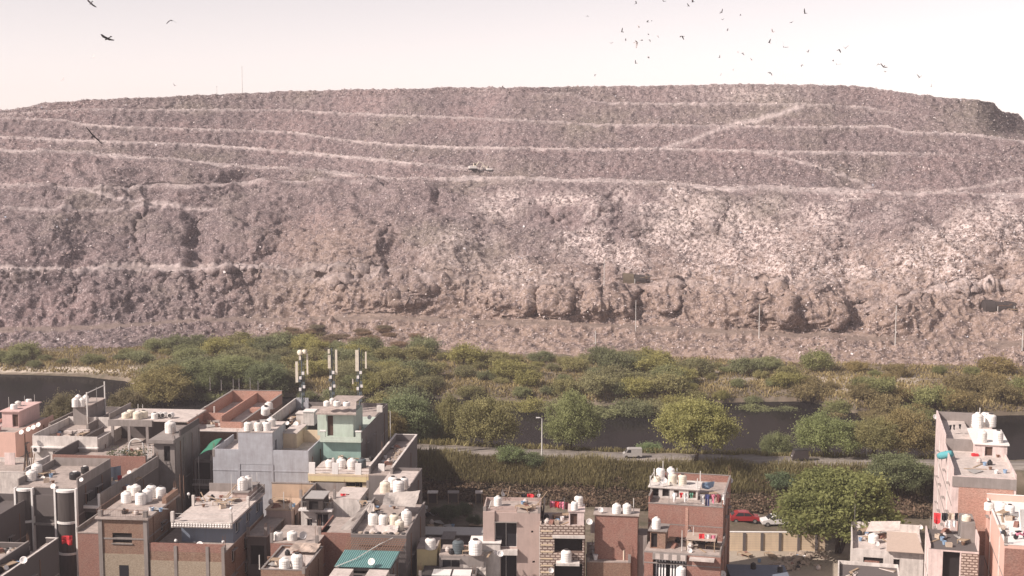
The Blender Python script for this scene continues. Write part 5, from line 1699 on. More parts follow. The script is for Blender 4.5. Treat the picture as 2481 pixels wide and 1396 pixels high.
MB().tube([(.2, -.7, 7.6), (h.w * .35, .5, 8.1), (h.w * .7, 3, 8.9), (h.w * .9, 4, 9.3)], .05, 5).build('pipe', MATS['pipe_white'], h.root)
dish(901, 1362, h.P.y - .8, 18, 'dish at the edge of the green corrugated roof')
h = House('front_boxes_house', 'low house with two pale concrete roof boxes at the bottom edge', (782, 1420), 942, 6.6, 4.0)
h.shell('cement_wall'); h.roof('concrete_dark')
for (a, c_) in ((.08, .38), (.62, .93)):
    h.box('roof_box', 'roof_pale', h.w * a, h.w * c_, .3, 2.8, 6.72, 7.5)

# white house with dark grille door
h = House('white_door_house', 'white house with dark double door and railed upper terrace', (729, 1232), 806, 7.8, 1192)
xd0, xd1 = h.fr(767, 1260)[0], h.fr(795, 1260)[0]
h.shell('whitewash', front=[(xd0, xd1, 5.0, 7.2, 'window'), (.7, 1.3, 5.4, 6.6, 'window')], frame='white_clean'); h.roof('roof_slab'); h.parapet('concrete', {'f': .2, 'b': 1.2, 'l': 1.2, 'r': .6}, 'blr')
h.box('balcony_slab', 'white_clean', -.1, h.w + .1, -.8, .02, 7.7, 7.92)
m = MB()
for k in range(14): m.tube([(.1 + k * h.w / 13.6, -.7, 7.92), (.1 + k * h.w / 13.6, -.7, 8.8)], .02, 4)
m.tube([(0, -.7, 8.8), (h.w, -.7, 8.8)], .03, 4)
m.build('railing', MATS['steel'], h.root)
q = h.w
h.shell('whitewash', q + .01, q + 3.2, .4, 5.5, -.3, 8.9, name='side_wing'); h.roof('roof_pale', q + .01, q + 3.2, .4, 5.5, z=8.9, name='wing_roof')
garment(831, 1196, h.P.y + 1.0, 13, 13, 'red', 'red cloth on the white house wing roof')
garment(842, 1197, h.P.y + 1.4, 9, 12, 'maroon', 'maroon cloth beside the red one on the white house wing')
grl = House('grille_shelter', 'small dark shelter on the white house terrace', (742, 1208), 782, 9.3, 3.0)
grl.shell('tarp_dark', z0=7.95, z1=9.3, name='shelter_wall', front=[(.3, 1.4, 8.0, 9.0, 'void')]); grl.roof('tin_grey', z=9.3, over=.15)
wall_ = House('courtyard_wall', 'low cement courtyard wall in front of the white door house', (703, 1285), 870, 5.6, .3, cat='wall')
wall_.shell('cement_wall'); wall_.roof('concrete', over=.03, name='coping')

# tan house
h = House('tan_house', 'tan house with bright tan flat roof below the grey blank wall', (645, 1236), 706, 7.2, 1208)
h.shell('taupe', right=[(1.5, 3, 4.2, 6.2, 'void')]); h.roof('tan_paint', over=.1)
h.box('back_wall', 'tan_paint', -.8, h.w + 1.6, h.d + .3, h.d + .5, 0, 9.0)
h.box('wall_cap', 'concrete', -.85, h.w + 1.65, h.d + .25, h.d + .55, 9.003, 9.12)
pole(688, 1232, 1192, 7.3, 'pale post on the tan flat roof', .06, 'pipe_white')
h = House('low_dark_house', 'low dark walled house left of the tan house', (598, 1300), 646, 6.2, 9.0)
h.shell('concrete_dark', front=[(.4, h.w - .3, 3, 5.2, 'void')]); h.roof('roof_slab', over=.1)

# brick pair in front
h = House('brick_wall_house', 'house with bright red brick end wall behind the green shed', (772, 1298), 858, 7.2, 7)
h.shell('brick_red'); h.roof('roof_slab'); h.parapet('brick_red', .35, 'fl')
h = House('brick_tank_house', 'brick house with two squat tanks and dish on its front edge', (655, 1316), 770, 7.2, 6.5)
h.shell('brick_red'); h.roof('roof_slab')
tanks('on the brick roof with the dish', 7.32, [(675, 1308, 24, None, 23), (708, 1308, 26, None, 23)])
dish(733, 1297, h.P.y + .3, 20, 'upright oval dish beside the two squat tanks', .5, .25)
h = House('front_brick_house', 'brick house with open topped roof and two tanks at the bottom edge', (632, 1388), 738, 7.4, 1330)
h.shell('brick_brown'); h.roof('roof_pale'); h.parapet('brick_brown', .35, 'fblr', cap='concrete')
tanks('on the front brick roof', 7.52, [(690, 1382, 28, None, 34), (720, 1380, 30, None, 44)])
pole(629, 1380, 1345, 7.4, 'white post at the left corner of the front brick roof', .06, 'pipe_white')
tarp([h.world(1.4, 5.5, 8.0), h.world(4.2, 5.5, 7.9), h.world(4.3, 7.5, 8.2), h.world(1.6, 7.5, 8.3)], .1, 'tin_tan', 'tan sheet propped at the back of the front brick roof')
# ------------------------------------------------------------------ middle and right blocks
Y2 = math.radians(3.0)
# low dark yard houses
h = House('yard_shed', 'long low grey shed roof in the dark yard left of the taupe house', (1012, 1296), 1172, 3.2, 3.0, Y2)
h.shell('cement_wall'); h.roof('tin_grey', over=.15)
h = House('yard_hut', 'small grey hut in the dark yard', (1070, 1308), 1098, 3.4, 3, Y2)
h.shell('concrete'); h.roof('concrete', over=.1)
for i, (px, row, w_, mt) in enumerate([(1048, 1222, 26, 'whitewash'), (1098, 1222, 28, 'concrete'), (1160, 1222, 18, 'roof_pale'), (1024, 1268, 12, 'whitewash')]):
    p = at_z(px, row, .0)
    W_ = w_ * p.y / F
    o = empty('yard_lean_to', tuple(p))
    MB().box(-W_ / 2, W_ / 2, 0, 1.4, 1.5, 1.62).build('sheet_roof', MATS[mt], o)
    MB().box(-W_ / 2 + .1, W_ / 2 - .1, .9, 1.3, 0, 1.5).build('back_wall', MATS['concrete_dark'], o)
    MB().tube([(-W_ / 2 + .1, .1, 0), (-W_ / 2 + .1, .1, 1.5)], .05, 5).build('post', MATS['timber'], o)
    MB().tube([(W_ / 2 - .1, .1, 0), (W_ / 2 - .1, .1, 1.5)], .05, 5).build('post', MATS['timber'], o)
    tag(o, ['pale lean-to at the back left of the dark yard', 'grey lean-to in the middle of the dark yard back', 'narrow lean-to against the taupe house', 'small white lean-to low in the dark yard'][i], 'lean-to')
for i, (px, row, s) in enumerate([(1090, 1262, 1.0), (1125, 1248, .8), (1150, 1275, .7), (1060, 1250, .6)]):
    p = at_z(px, row, 0)
    plant('bush', 'yard_shrub', BUSHES[i], tuple(p), .55 * s, .7 * s, i, (.45, .55, .5), 'dark shrub in the shaded yard, ' + ['nearest the grey shed middle', 'right of the middle', 'against the taupe house', 'leftmost'][i], 'shrub')

# yellow wall and slate tank roof
h = House('yellow_cube_house', 'yellow box house with a white tank, right of the long dark wall', (1010, 1331), 1058, 7.0, 4.0, Y2)
h.shell('yellow_paint'); h.roof('roof_slab')
tanks('on the yellow box house', 7.12, [(1043, 1330, 27, None, 30)])
h = House('slate_tank_house', 'small grey house with slate and white tanks and draped sheet', (1064, 1346), 1172, 6.6, 1322, Y2)
h.shell('concrete', front=[(.3, 2.2, 4.6, 6.2, 'window')]); h.roof('roof_slab')
tanks('on the small grey roof beside a draped sheet', 6.72, [(1110, 1340, 29, 'tank_slate', 36), (1152, 1343, 34, None, 40)])
w = h.world
tarp([w(2.6, -.25, 5.0), w(5.0, -.3, 4.6), w(4.9, .6, 6.8), w(2.3, .6, 6.9)], .1, 'tarp_grey', 'draped grey sheet over the front of the slate tank house')
dish(1212, 1342, h.P.y - .4, 17, 'white dish right of the draped sheet house', .2)
dish(1199, 1340, h.P.y - .1, 14, 'dish overlapped by another right of the draped sheet', .9)
pl = House('pale_ledge_house', 'pale flat roof ledge attached left of the taupe house', (1140, 1316), 1212, 7.6, 2.2, Y2)
pl.shell('whitewash'); pl.roof('white_clean', over=.1)
h = House('skylight_house', 'dark roof with framed white skylight at the bottom edge', (1015, 1410), 1150, 5.2, 5, Y2)
h.shell('concrete_dark'); h.roof('concrete_dark')
h.box('skylight_frame', 'lid_dark', 1.0, h.w - .3, 1.3, 3.6, 5.121, 5.4)
for k in range(2):
    a = 1.15 + k * (h.w - 1.5) / 2
    h.box('skylight_pane', 'white_clean', a, a + (h.w - 1.5) / 2 - .2, 1.45, 3.45, 5.401, 5.46)

# taupe house
h = House('taupe_house', 'tall taupe house with dark double-height windows and slatted roof', (1171, 1242), 1309, 10.8, 1214, Y2)
a0, a1 = h.fr(1199, 1266)[0], h.fr(1252, 1266)[0]
zt, zb = h.fr(1220, 1266)[1], h.fr(1220, 1328)[1]
zt2 = h.fr(1220, 1342)[1]
h.shell('taupe', front=[(a0, a1, zb, zt, 'window'), (a0, a1, zb - 3.4, zt2, 'window'), (h.fr(1287, 1290)[0], h.fr(1292, 1290)[0], *[h.fr(1290, r)[1] for r in (1291, 1286)], 'void'), (h.fr(1290, 1362)[0], h.fr(1296, 1362)[0], *[h.fr(1293, r)[1] for r in (1364, 1359)], 'void')], deep=.5, frame='white_clean')
h.roof('roof_slab', x0=a1, over=.0); h.roof('roof_slab', x1=a1 - .01, y0=2.2)
for k in range(4):
    h.box('pergola_slat', 'taupe', a0 + .05, a1 - .05, .3 + k * .5, .5 + k * .5, 10.81, 11.0)
h.box('side_pier', 'taupe', -.02, a0 - .02, -.25, 0.6, 0, 10.95)
h.box('balcony_slab', 'whitewash', a0 - .1, a1 + .1, -.6, -.004, zt2 + .02, zb - .05)
h.parapet('taupe', .45, 'lbr')
tanks('on the taupe house roof', 10.93, [(1206, 1226, 20, None, 26)])
dish(1217, 1198, h.P.y + 4.2, 13, 'dish behind the single tank on the taupe house', 1.0)
for i, (px, r0, px1, r1) in enumerate([(1227, 1211, 1236, 1180), (1303, 1222, 1326, 1190), (1177, 1232, 1177, 1211), (1185, 1232, 1190, 1214)]):
    pole(px, r0, r1, 10.95, ['leaning bamboo pole on the taupe house back edge', 'long leaning bamboo pole at the right corner of the taupe house', 'short white pipe at the left corner of the taupe house', 'slanting white pipe left of the taupe house tank'][i], .045, 'timber' if i < 2 else 'pipe_white', px1=px1)
d = h.P.y + h.d + .4
line_between(h.world(h.w * .3, h.d - .3, 10.93), h.world(h.w - .3, h.d - .3, 10.93), 'washing line along the back of the taupe house roof', h=1.2)
for i, (px, w_, hp_, mt, kd) in enumerate([(1268, 12, 16, 'black', 'shirt'), (1286, 18, 15, 'red', 'sheet'), (1305, 9, 12, 'white', 'shirt')]):
    garment(px, 1197, d, w_, hp_, mt, ['black shirt on the taupe house washing line', 'bright red sheet on the taupe house washing line', 'white shirt on the taupe house washing line'][i], kd)

# tiled lattice house
b = NB('lattice_tile')
sep = b.add('SeparateXYZ'); b.l.new(b.coord(), sep.inputs[0])
cmb = b.add('CombineXYZ'); b.l.new(b.math('ADD', sep.outputs[0], sep.outputs[1]), cmb.inputs[0]); b.l.new(sep.outputs[2], cmb.inputs[1])
ck = b.add('TexBrick'); b.l.new(cmb.outputs[0], ck.inputs['Vector'])
ck.inputs['Scale'].default_value = 1; ck.inputs['Brick Width'].default_value = .55; ck.inputs['Row Height'].default_value = .28; ck.inputs['Mortar Size'].default_value = .07
ck.inputs['Color1'].default_value = (.55, .46, .40, 1); ck.inputs['Color2'].default_value = (.45, .37, .32, 1); ck.inputs['Mortar'].default_value = (.17, .12, .10, 1)
b.color(ck.outputs[0]); MATS['lattice_tile'] = b.m
h = House('tiled_house', 'house with dark patterned tile front and stair tower with tanks', (1308, 1280), 1416, 9.6, 1244, Y2)
oa, ob = h.fr(1343, 1304), h.fr(1411, 1340)
h.shell('lattice_tile', front=[(oa[0], ob[0], ob[1], oa[1], 'void'), (oa[0], ob[0], .8, ob[1] - 1.2, 'void')], deep=1.0); h.roof('roof_slab'); h.parapet('lattice_tile', .35, 'fl')
for k in range(9):                                          # projecting tile courses
    zz = 9.3 - k * .75
    h.box('tile_course', 'cream', .1, oa[0] - .15, -.06, -.005, zz - .07, zz + .07)
h.box('tile_ledge', 'whitewash', oa[0] - .2, h.w + .05, -.25, -.004, oa[1] + .05, oa[1] + .35)
sa, sb = h.fr(1378, 1270, .8)[0], h.fr(1415, 1270, .8)[0]
zst = h.fr(1395, 1240, .8)[1]
h.shell('pale_pink', sa, sb, .8, 3.4, 9.6, zst, front=[(h.fr(1381, 1260, .8)[0], h.fr(1399, 1260, .8)[0], 9.75, zst - .2, 'door')], name='stair_tower'); h.roof('pale_pink', sa, sb, .8, 3.4, z=zst, over=.1, name='tower_roof')
tanks('on the pale stair tower of the tiled house', zst + .12, [(1392, 1236, 17, 'tank_white', 24), (1402, 1226, 22, 'tank_white', 28)])
h.box('balcony', 'whitewash', oa[0] + .2, ob[0] - .3, -1.4, -.26, ob[1] - 1.0, ob[1] - .75)
tank(1372, 1364, 0, 27, 'white tank on the tiled house balcony', 'tank_white', 36, 0, h.P.y - .8)
line_between(h.world(.3, 4.6, 9.7), h.world(h.w - 2.2, 4.6, 9.7), 'washing line at the back of the tiled house roof', h=1.9)
for i, (px, mt) in enumerate([(1338, 'pinkc'), (1350, 'red'), (1361, 'pinkc'), (1371, 'maroon')]):
    garment(px, 1214 + i, h.P.y + 4.6, 12, 17, mt, f'pink or red cloth, {ordinal(i, 4)} on the tiled house washing line', 'sheet')
p = h.world(0.2, 2.0, 9.7)
pn = MB().poly([(0, 0, 0), (0, 2.8, 0), (0.3, 2.8, 2.1), (0.3, 0, 2.1)], (.05, 0, 0)).build('dark_screen', MATS['tarp_dark']); pn.location = p
tag(pn, 'dark leaning screen at the left edge of the tiled house roof', 'screen')
dish(1428, 1265, h.P.y - .3, 16, 'white dish right of the pale stair tower', .1)
dish(1335, 1383, h.P.y - 1.2, 14, 'dish low beside the tiled house front', .3)
ba = House('patio_wall', 'brown patio house between the tiled house and the brick house front', (1422, 1345), 1528, 6.4, 5.0, Y2)
ba.shell('brick_brown', z1=5.6); ba.roof('roof_slab', z=5.6); ba.parapet('whitewash', .7, 'br', z=5.6)
rr = random.Random(12)
for k in range(11):
    x, yv = rr.uniform(.4, ba.w - .6), rr.uniform(.5, ba.d - .8)
    o = MB()
    kind = k % 3
    if kind == 0: o.box(-.4, .4, -.25, .25, 0, .5).box(-.45, .45, -.3, .3, .5, .56)
    elif kind == 1: o.lathe([(.2, 0), (.28, .5), (.3, .55), (.22, .56)], 10)
    else:
        o.box(-.35, .35, -.03, .03, 0, 1.1).box(-.3, .3, -.5, -.03, .45, .5)
    oo = o.build(['crate', 'bucket', 'chair'][kind], MATS[['roof_pale', 'cloth_white', 'cloth_beige'][kind]])
    oo.location = ba.world(x, yv, 5.73); oo.rotation_euler = (0, 0, rr.uniform(0, 3))
    tag(oo, ['pale crate among the clutter on the brown patio roof', 'white bucket among the clutter on the brown patio roof', 'plain chair among the clutter on the brown patio roof'][kind], ['crate', 'bucket', 'chair'][kind], 'clutter on the brown patio roof')
MB_o = MB().poly([(0, 0, 0), (1.5, .2, .9), (1.6, .3, 2.4), (.5, .1, 1.5)], (0, .04, 0)).build('dark_cloth_screen', MATS['tarp_dark']); MB_o.location = ba.world(.9, 2.5, 5.75)
tag(MB_o, 'dark slanting cloth screen on the brown patio roof', 'screen')

# brown house left of the tall brick one
h = House('brown_brick_house', 'brown brick house with two white tanks on its front edge', (1441, 1247), 1545, 10.6, 1232, math.radians(8))
h.shell('brick_red', right=[(1.0, 2.0, 7.5, 9.2, 'void')]); h.roof('roof_slab', over=.15)
h.box('side_bay', 'concrete', h.w + .01, h.w + 1.0, .4, 3, 0, 8.4)
tanks('on the brown brick house', 10.73, [(1494, 1244, 22, None, 26), (1519, 1244, 22, None, 26)])
dish(1455, 1236, h.P.y + .2, 14, 'dish at the left end of the brown brick house roof', .2)
pole(1535, 1244, 1207, 10.7, 'white post right of the two tanks on the brown brick house', .05, 'pipe_white')
bc = House('hanging_balcony', 'small balcony box with pale cloth left of the brown brick house', (1431, 1272), 1462, 9.2, 1.2, Y2, 'balcony')
bc.shell('pale_pink', z0=8.3, z1=9.2); bc.box('bracket', 'steel', .2, .35, 1.2, 2.6, 8.4, 8.55)
garment(1448, 1258, bc.P.y - .1, 16, 10, 'beige', 'pinkish cloth drying on the small balcony box')

# tall brick house
h = House('tall_brick_house', 'tall brick house with tank deck, laundry terrace and dark right wall', (1571, 1222), 1752, 11.3, 11.0, math.radians(13.5))
TB = h
h.shell('brick_red', right=[(3, 4, 8, 9.4), (7, 8, 8, 9.4)]); h.roof('roof_slab')
h.parapet('brick_red', {'f': .12, 'b': .9, 'l': .9, 'r': .9}, 'fblr', cap='concrete')
h.slabs('concrete', [9.3], .02, h=.1)
xm = h.fr(1664, 1260)[0]
h.box('column', 'brick_pink', xm - .15, xm + .15, -.05, -.004, 4, 11.2)
ca, cb = h.fr(1576, 1200, 2.5)[0], h.fr(1690, 1200, 2.5)[0]
cz = h.fr(1630, 1183, 2.5)[1]
d1, d2 = h.fr(1632, 1200, 2.5)[0], h.fr(1645, 1200, 2.5)[0]
d3, d4 = h.fr(1668, 1200, 2.5)[0], h.fr(1686, 1200, 2.5)[0]
h.shell('whitewash', ca, cb, 2.5, 5.5, 11.42, cz, front=[(ca + .15, ca + .9, 11.6, cz - .15, 'void'), (ca + 1.3, ca + 2.1, 11.6, cz - .15, 'void'), (d1, d2, 11.55, cz - .2, 'door'), (d3, d4, 11.55, cz - .2, 'door')], name='roof_cabin'); h.roof('whitewash', ca, cb, 2.5, 5.5, z=cz, over=.25, name='tank_deck')
m = MB()
for (x, yv) in ((ca, 2.3), (cb, 2.3), (ca, 5.6), (cb, 5.6)): m.tube([(x, yv, cz + .1), (x, yv, cz + 1.3)], .06, 5)
m.tube([(ca, 2.3, cz + 1.0), (ca, 5.6, cz + 1.0)], .04, 4).tube([(ca, 2.3, cz + .5), (cb, 2.3, cz + .5)], .03, 4)
m.build('deck_rail', MATS['pipe_white'], h.root)
tanks('on the tall brick house tank deck', cz + .12, [(1600, 1160, 22, 'tank_white', 30), (1625, 1158, 20, 'tank_white', 28), (1629, 1174, 22, 'tank_cream', 30), (1653, 1174, 22, 'tank_cream', 27), (1592, 1166, 17, 'tank_cream', 14)])
dish(1609, 1165, h.P.y + 2.3, 15, 'dish between the tanks on the tall brick house', .2)
dish(1602, 1172, h.P.y + 2.1, 12, 'lower dish in front of the tall brick house tanks', .2)
dish(1768, 1165, h.P.y + 9, 15, 'dish at the back right corner of the tall brick house', .2)
pole(1606, 1160, 1117, cz, 'white pipe rising over the tall brick house tanks', .05, 'pipe_white')
pole(1640, 1160, 1134, cz, 'short white pipe between the tanks on the tall brick house', .05, 'pipe_white')
line_between(h.world(h.fr(1620, 1215)[0], .35, 11.43), h.world(h.w - .2, .35, 11.43), 'washing line along the tall brick house terrace', h=1.35)
gl = [(1634, 'white', 13, 22, 'shirt'), (1650, 'red', 9, 13, 'shirt'), (1662, 'white', 13, 22, 'trousers'), (1675, 'green', 10, 14, 'shirt'), (1701, 'white', 12, 22, 'sheet'), (1714, 'navy', 14, 34, 'trousers'), (1728, 'pinkc', 13, 22, 'shirt'), (1741, 'maroon', 11, 20, 'shirt'), (1754, 'white', 12, 26, 'trousers')]
for i, (px, mt, w_, hp_, kd) in enumerate(gl):
    garment(px, 1194 + (4 if i > 3 else 0), h.P.y + .3 - (px - 1571) * .011, w_, hp_, mt, f'{dict(pinkc="pink", navy="navy blue").get(mt, mt)} garment, {ordinal(i, len(gl))} of nine on the tall brick house line', kd)
garment(1716, 1168, h.P.y + 5, 36, 16, 'blue', 'faded blue sheet hung at the back of the laundry terrace')
# lower front part of the same house: its own roof terrace
h = House('front_terrace_house', 'brick terrace house with striped curtains below the tall brick wall', (1561, 1338), 1746, 7.6, 6.6, math.radians(13.5))
c0, c1 = h.fr(1582, 1360)[0], h.fr(1664, 1360)[0]
zc = h.fr(1620, 1358)[1]
h.shell('brick_red', front=[(c0, c1, 2.0, zc, 'void')], deep=.8); h.roof('roof_slab'); h.parapet('concrete', {'f': .14, 'b': .1, 'l': .8, 'r': .7}, 'fr')
h.slabs('concrete', [6.6], .03, h=.12)
h.box('flower_box', 'concrete', c0, c1, -.45, -.004, zc + .15, zc + .75)
for k in range(4):
    xx = c0 + .3 + k * (c1 - c0 - .9) / 3
    h.box('box_cloth', 'roof_pale', xx, xx + .5, -.47, -.454, zc + .2, zc + .8)
for k in range(22):
    if k in (8, 9, 10): continue
    xx = c0 + .1 + k * (c1 - c0 - .2) / 22
    MB().poly([(xx, .35 + .06 * (k % 2), 2.2), (xx + .16, .35 + .06 * ((k + 1) % 2), 2.2), (xx + .16, .35 + .06 * ((k + 1) % 2), zc - .05), (xx, .35 + .06 * (k % 2), zc - .05)], (0, .01, 0)).build('curtain_strip', MATS['cloth_white' if k % 2 else 'cloth_black'], h.root)
sa, sb = h.fr(1575, 1310, 1.2)[0], h.fr(1612, 1310, 1.2)[0]
zs = h.fr(1590, 1287, 1.2)[1]
h.shell('brick_brown', sa, sb, 1.2, 3.6, 7.72, zs, front=[(sa + .1, sa + .75, 7.8, zs - .25, 'void')], name='stair_head'); h.roof('concrete', sa, sb, 1.2, 3.6, z=zs, over=.2, name='stair_roof')
tanks('on the small brick stair head', zs + .12, [(1590, 1281, 22, None, 30)])
aw = empty('fabric_shelter', h.world(h.fr(1700, 1310, 2)[0], 2.2, 7.72), -h.yaw)
MB().box(-1.6, 1.5, -1.0, 1.6, 1.15, 1.25).build('sheet_roof', MATS['tin_tan'], aw)
for (x, yv) in ((-1.5, -.9), (1.4, -.9), (-1.5, 1.5), (1.4, 1.5)): MB().tube([(x, yv, 0), (x, yv, 1.15)], .05, 5).build('post', MATS['timber'], aw)
MB().box(-1.6, 1.5, 1.45, 1.5, 0, 1.1).build('back_cloth', MATS['tarp_dark'], aw)
tag(aw, 'low cloth-sided shelter on the brick terrace', 'shelter')
h.box('front_ledge', 'roof_pale', h.fr(1672, 1335)[0], h.fr(1732, 1335)[0], -.9, -.02, 7.3, 7.5)
for i, (px, mt) in enumerate([(1700, 'red'), (1715, 'white'), (1728, 'pinkc')]):
    garment(px, 1293 + i * 2, h.P.y + .3, 14, 18, mt, f'{dict(pinkc="pink").get(mt, mt)} cloth hung at the front of the low shelter')
dish(1671, 1335, h.P.y - .4, 13, 'dish on the brick terrace front ledge', .1)
dish(1750, 1392, h.P.y - .8, 18, 'dish at the bottom edge right of the tall brick house', .1)
pole(1680, 1297, 1276, 9.0, 'short lamp pole with white ball on the brick terrace', .04, 'pipe_white')
pole(1652, 1336, 1285, 7.7, 'pale post in the middle of the brick terrace', .045, 'pipe_white')
tank(1650, 1398, 0, 24, 'white tank at the bottom edge below the striped curtains', 'tank_white', 28, 0, h.P.y - 1.2)
bs = House('bottom_slab_house', 'low shaded slab at the bottom edge carrying a white tank', (1560, 1420), 1750, 5.2, 3.0, math.radians(13.5))
bs.shell('concrete_dark'); bs.roof('concrete_dark')

# right block: small tin roof house, tall pink house, right brick house
h = House('tin_roof_house', 'small white house with sloping tan tin roof by the leafy tree', (2063, 1322), 2238, 5.4, 1272, YAWR)
o1, o2 = h.fr(2092, 1350)[0], h.fr(2140, 1350)[0]
h.shell('whitewash', z1=4.9, front=[(o1, o2, 1.5, 4.2, 'void'), (h.fr(2165, 1350)[0], h.fr(2180, 1350)[0], 1, 4.2, 'void')]); h.roof('roof_pale', z=4.9); h.parapet('whitewash', {'f': .15, 'b': 1.0, 'l': .8, 'r': .2}, 'fbl', z=4.9)
h.box('brick_panel', 'brick_red', o1 + .1, o2 - .4, -.02, .15, .8, 3.8)
ta, tb = h.fr(2148, 1325)[0], h.fr(2238, 1325)[0]
m = MB()
m.poly([(ta, -.7, 5.3), (tb, -.7, 5.3), (tb - .6, 3.2, 6.4), (ta + .1, 3.2, 6.4)], (0, 0, -.06))
m.build('tin_roof', MATS['tin_tan'], h.root)
h.box('tin_support', 'whitewash', ta + .1, tb - .2, -.3, 3.1, 5.02, 5.2)
m = MB().poly([(ta - 2.2, 4.2, 5.9), (ta + 1.5, 4.6, 6.2), (ta + 1.7, 6, 6.9), (ta - 1.6, 5.8, 6.7)], (0, 0, -.05))
m.build('loose_sheet', MATS['roof_pale'], h.root)
tanks('on the tin-roofed white house', 5.05, [(2116, 1315, 25, None, 24)])
dish(2124, 1318, h.P.y - .1, 14, 'dish in front of the tank on the tin-roofed house', .2)
dish(2230, 1278, h.P.y + 3.5, 12, 'dish at the right end of the tan tin roof', .2)
dish(2194, 1332, h.P.y - .8, 12, 'small dish hanging below the tan tin roof edge', .2)
for i, (px, r0, r1) in enumerate([(2070, 1285, 1222), (2136, 1270, 1232)]):
    pole(px, r0, r1, 5.0, ['left', 'right'][i] + ' thin wire post behind the tin-roofed house', .035, 'steel')
garment(2160, 1340, h.P.y - .5, 9, 16, 'red', 'red cloth under the edge of the tan tin roof')
h = House('low_white_house', 'low white-walled roof with timber scraps at the bottom right', (2030, 1400), 2180, 4.4, 1368, YAWR)
h.shell('whitewash'); h.roof('concrete_dark'); h.parapet('whitewash', .5, 'lbr')
rr = random.Random(4)
for k in range(6):
    o = empty('timber_scrap', h.world(rr.uniform(.6, h.w - .8), rr.uniform(.5, h.d - .5), 4.53), rr.uniform(0, 3))
    MB().box(-.9, .9, -.12, .12, 0, .1).build('plank', MATS['timber' if k % 2 else 'roof_pale'], o)
    tag(o, 'loose plank lying on the low white-walled roof', 'plank', 'planks on the low white roof')

h = House('tall_pink_house', 'tall pale pink house with tanks on its stepped roof, far right', (2308, 1156), 2463, 14.4, 1032, YAWR, 'building')
TP = h
bp0, bp1 = h.fr(2322, 1200)[0], h.fr(2455, 1200)[0]
lw = []
for z in (1.0, 4.2, 7.4, 10.6):
    lw += [(3, 3.9, z + .9, z + 2.2), (9, 9.9, z + .9, z + 2.2), (15, 15.9, z + .9, z + 2.2), (19, 19.6, z + 1.2, z + 2.2)]
h.shell('pale_pink', left=lw); h.roof('roof_pale')
h.box('brick_panel', 'brick_pink', bp0, bp1, -.05, -.004, 6, h.fr(2380, 1172)[1])
h.box('concrete_band', 'concrete', -.02, h.w + .02, -.10, -.004, 13.4, 14.5)
h.box('pink_band', 'pale_pink', -.01, h.w + .01, -.08, -.004, h.fr(2380, 1172)[1] + .02, 13.38)
h.parapet('pale_pink', {'f': .15, 'b': 1.1, 'l': 1.0, 'r': .6}, 'flr')
# raised rear terrace and tank tower
ry0 = h.rf(2300, 1092, 14.5)[1]
ra, rb_ = .15, h.fr(2362, 1090, ry0)[0]
h.box('rear_wall', 'concrete', ra, rb_, ry0, ry0 + .2, 14.5, 15.9)
h.box('rear_floor', 'roof_pale', ra, rb_, ry0 + .2, h.d - .2, 14.6, 15.2)
h.box('rear_side', 'pale_pink', .0, .18, ry0 + .2, h.d, 15.4, 16.4)
h.box('rear_back', 'concrete', .2, h.w, h.d - .2, h.d - .02, 14.5, 16.3)
ta, tb = h.fr(2362, 1100, ry0 - 2.2)[0], h.fr(2440, 1100, ry0 - 2.2)[0]
tz_ = h.fr(2400, 1078, ry0 - 2.2)[1]
h.shell('pale_pink', ta, tb, ry0 - 2.2, ry0 + 5.5, 14.5, tz_, front=[(h.fr(2386, 1100, ry0 - 2.2)[0], h.fr(2405, 1100, ry0 - 2.2)[0], 14.6, tz_ - .25, 'door')], name='stair_tower')
h.roof('white_clean', ta, tb, ry0 - 2.2, ry0 + 5.5, z=tz_, over=.2, t=.2, name='tower_roof')
tanks('on the tall pink house stair tower', tz_ + .2, [(2380, 1071, 22, None, 30), (2418, 1072, 24, None, 32), (2368, 1036, 28, None, 38), (2400, 1034, 26, None, 34), (2388, 1022, 22, None, 26)])
dish(2266, 1011, h.P.y + h.d - .2, 13, 'round white dish at the back left corner of the tall pink house', .1)
pole(2373, 1030, 988, tz_, 'white pipe between the tanks of the tall pink house', .07, 'pipe_white')
for i, px in enumerate((2303, 2312, 2326)):
    garment(px, 1030 - i, h.P.y + ry0 + 5, 6, 12, 'black', f'black garment, {ordinal(i, 3)} of three on the rear pink terrace', 'shirt')
bn = empty('roof_barrel', h.world(*h.rf(2290, 1112, 14.52), 14.53))
d = MB().lathe([(.35, -.9), (.42, -.5), (.42, .5), (.35, .9)], 14).build('barrel_body', MATS['cloth_teal'], bn, True); d.rotation_euler = (1.2, .3, .5); d.location = (0, 0, .45)
MB().lathe([(.08, 0), (.08, .06)], 8, (0, 0, .85)).build('bung', MATS['lid_dark'], bn)
tag(bn, 'teal barrel lying on the tall pink house roof', 'barrel')
o = MB().box(-.35, .35, -.25, .25, 0, .25).box(-.3, .3, -.2, .2, .25, .3).build('red_crate', MATS['cloth_red']); o.location = h.world(*h.rf(2362, 1105, 14.52), 14.53)
tag(o, 'small red crate on the tall pink house roof', 'crate')

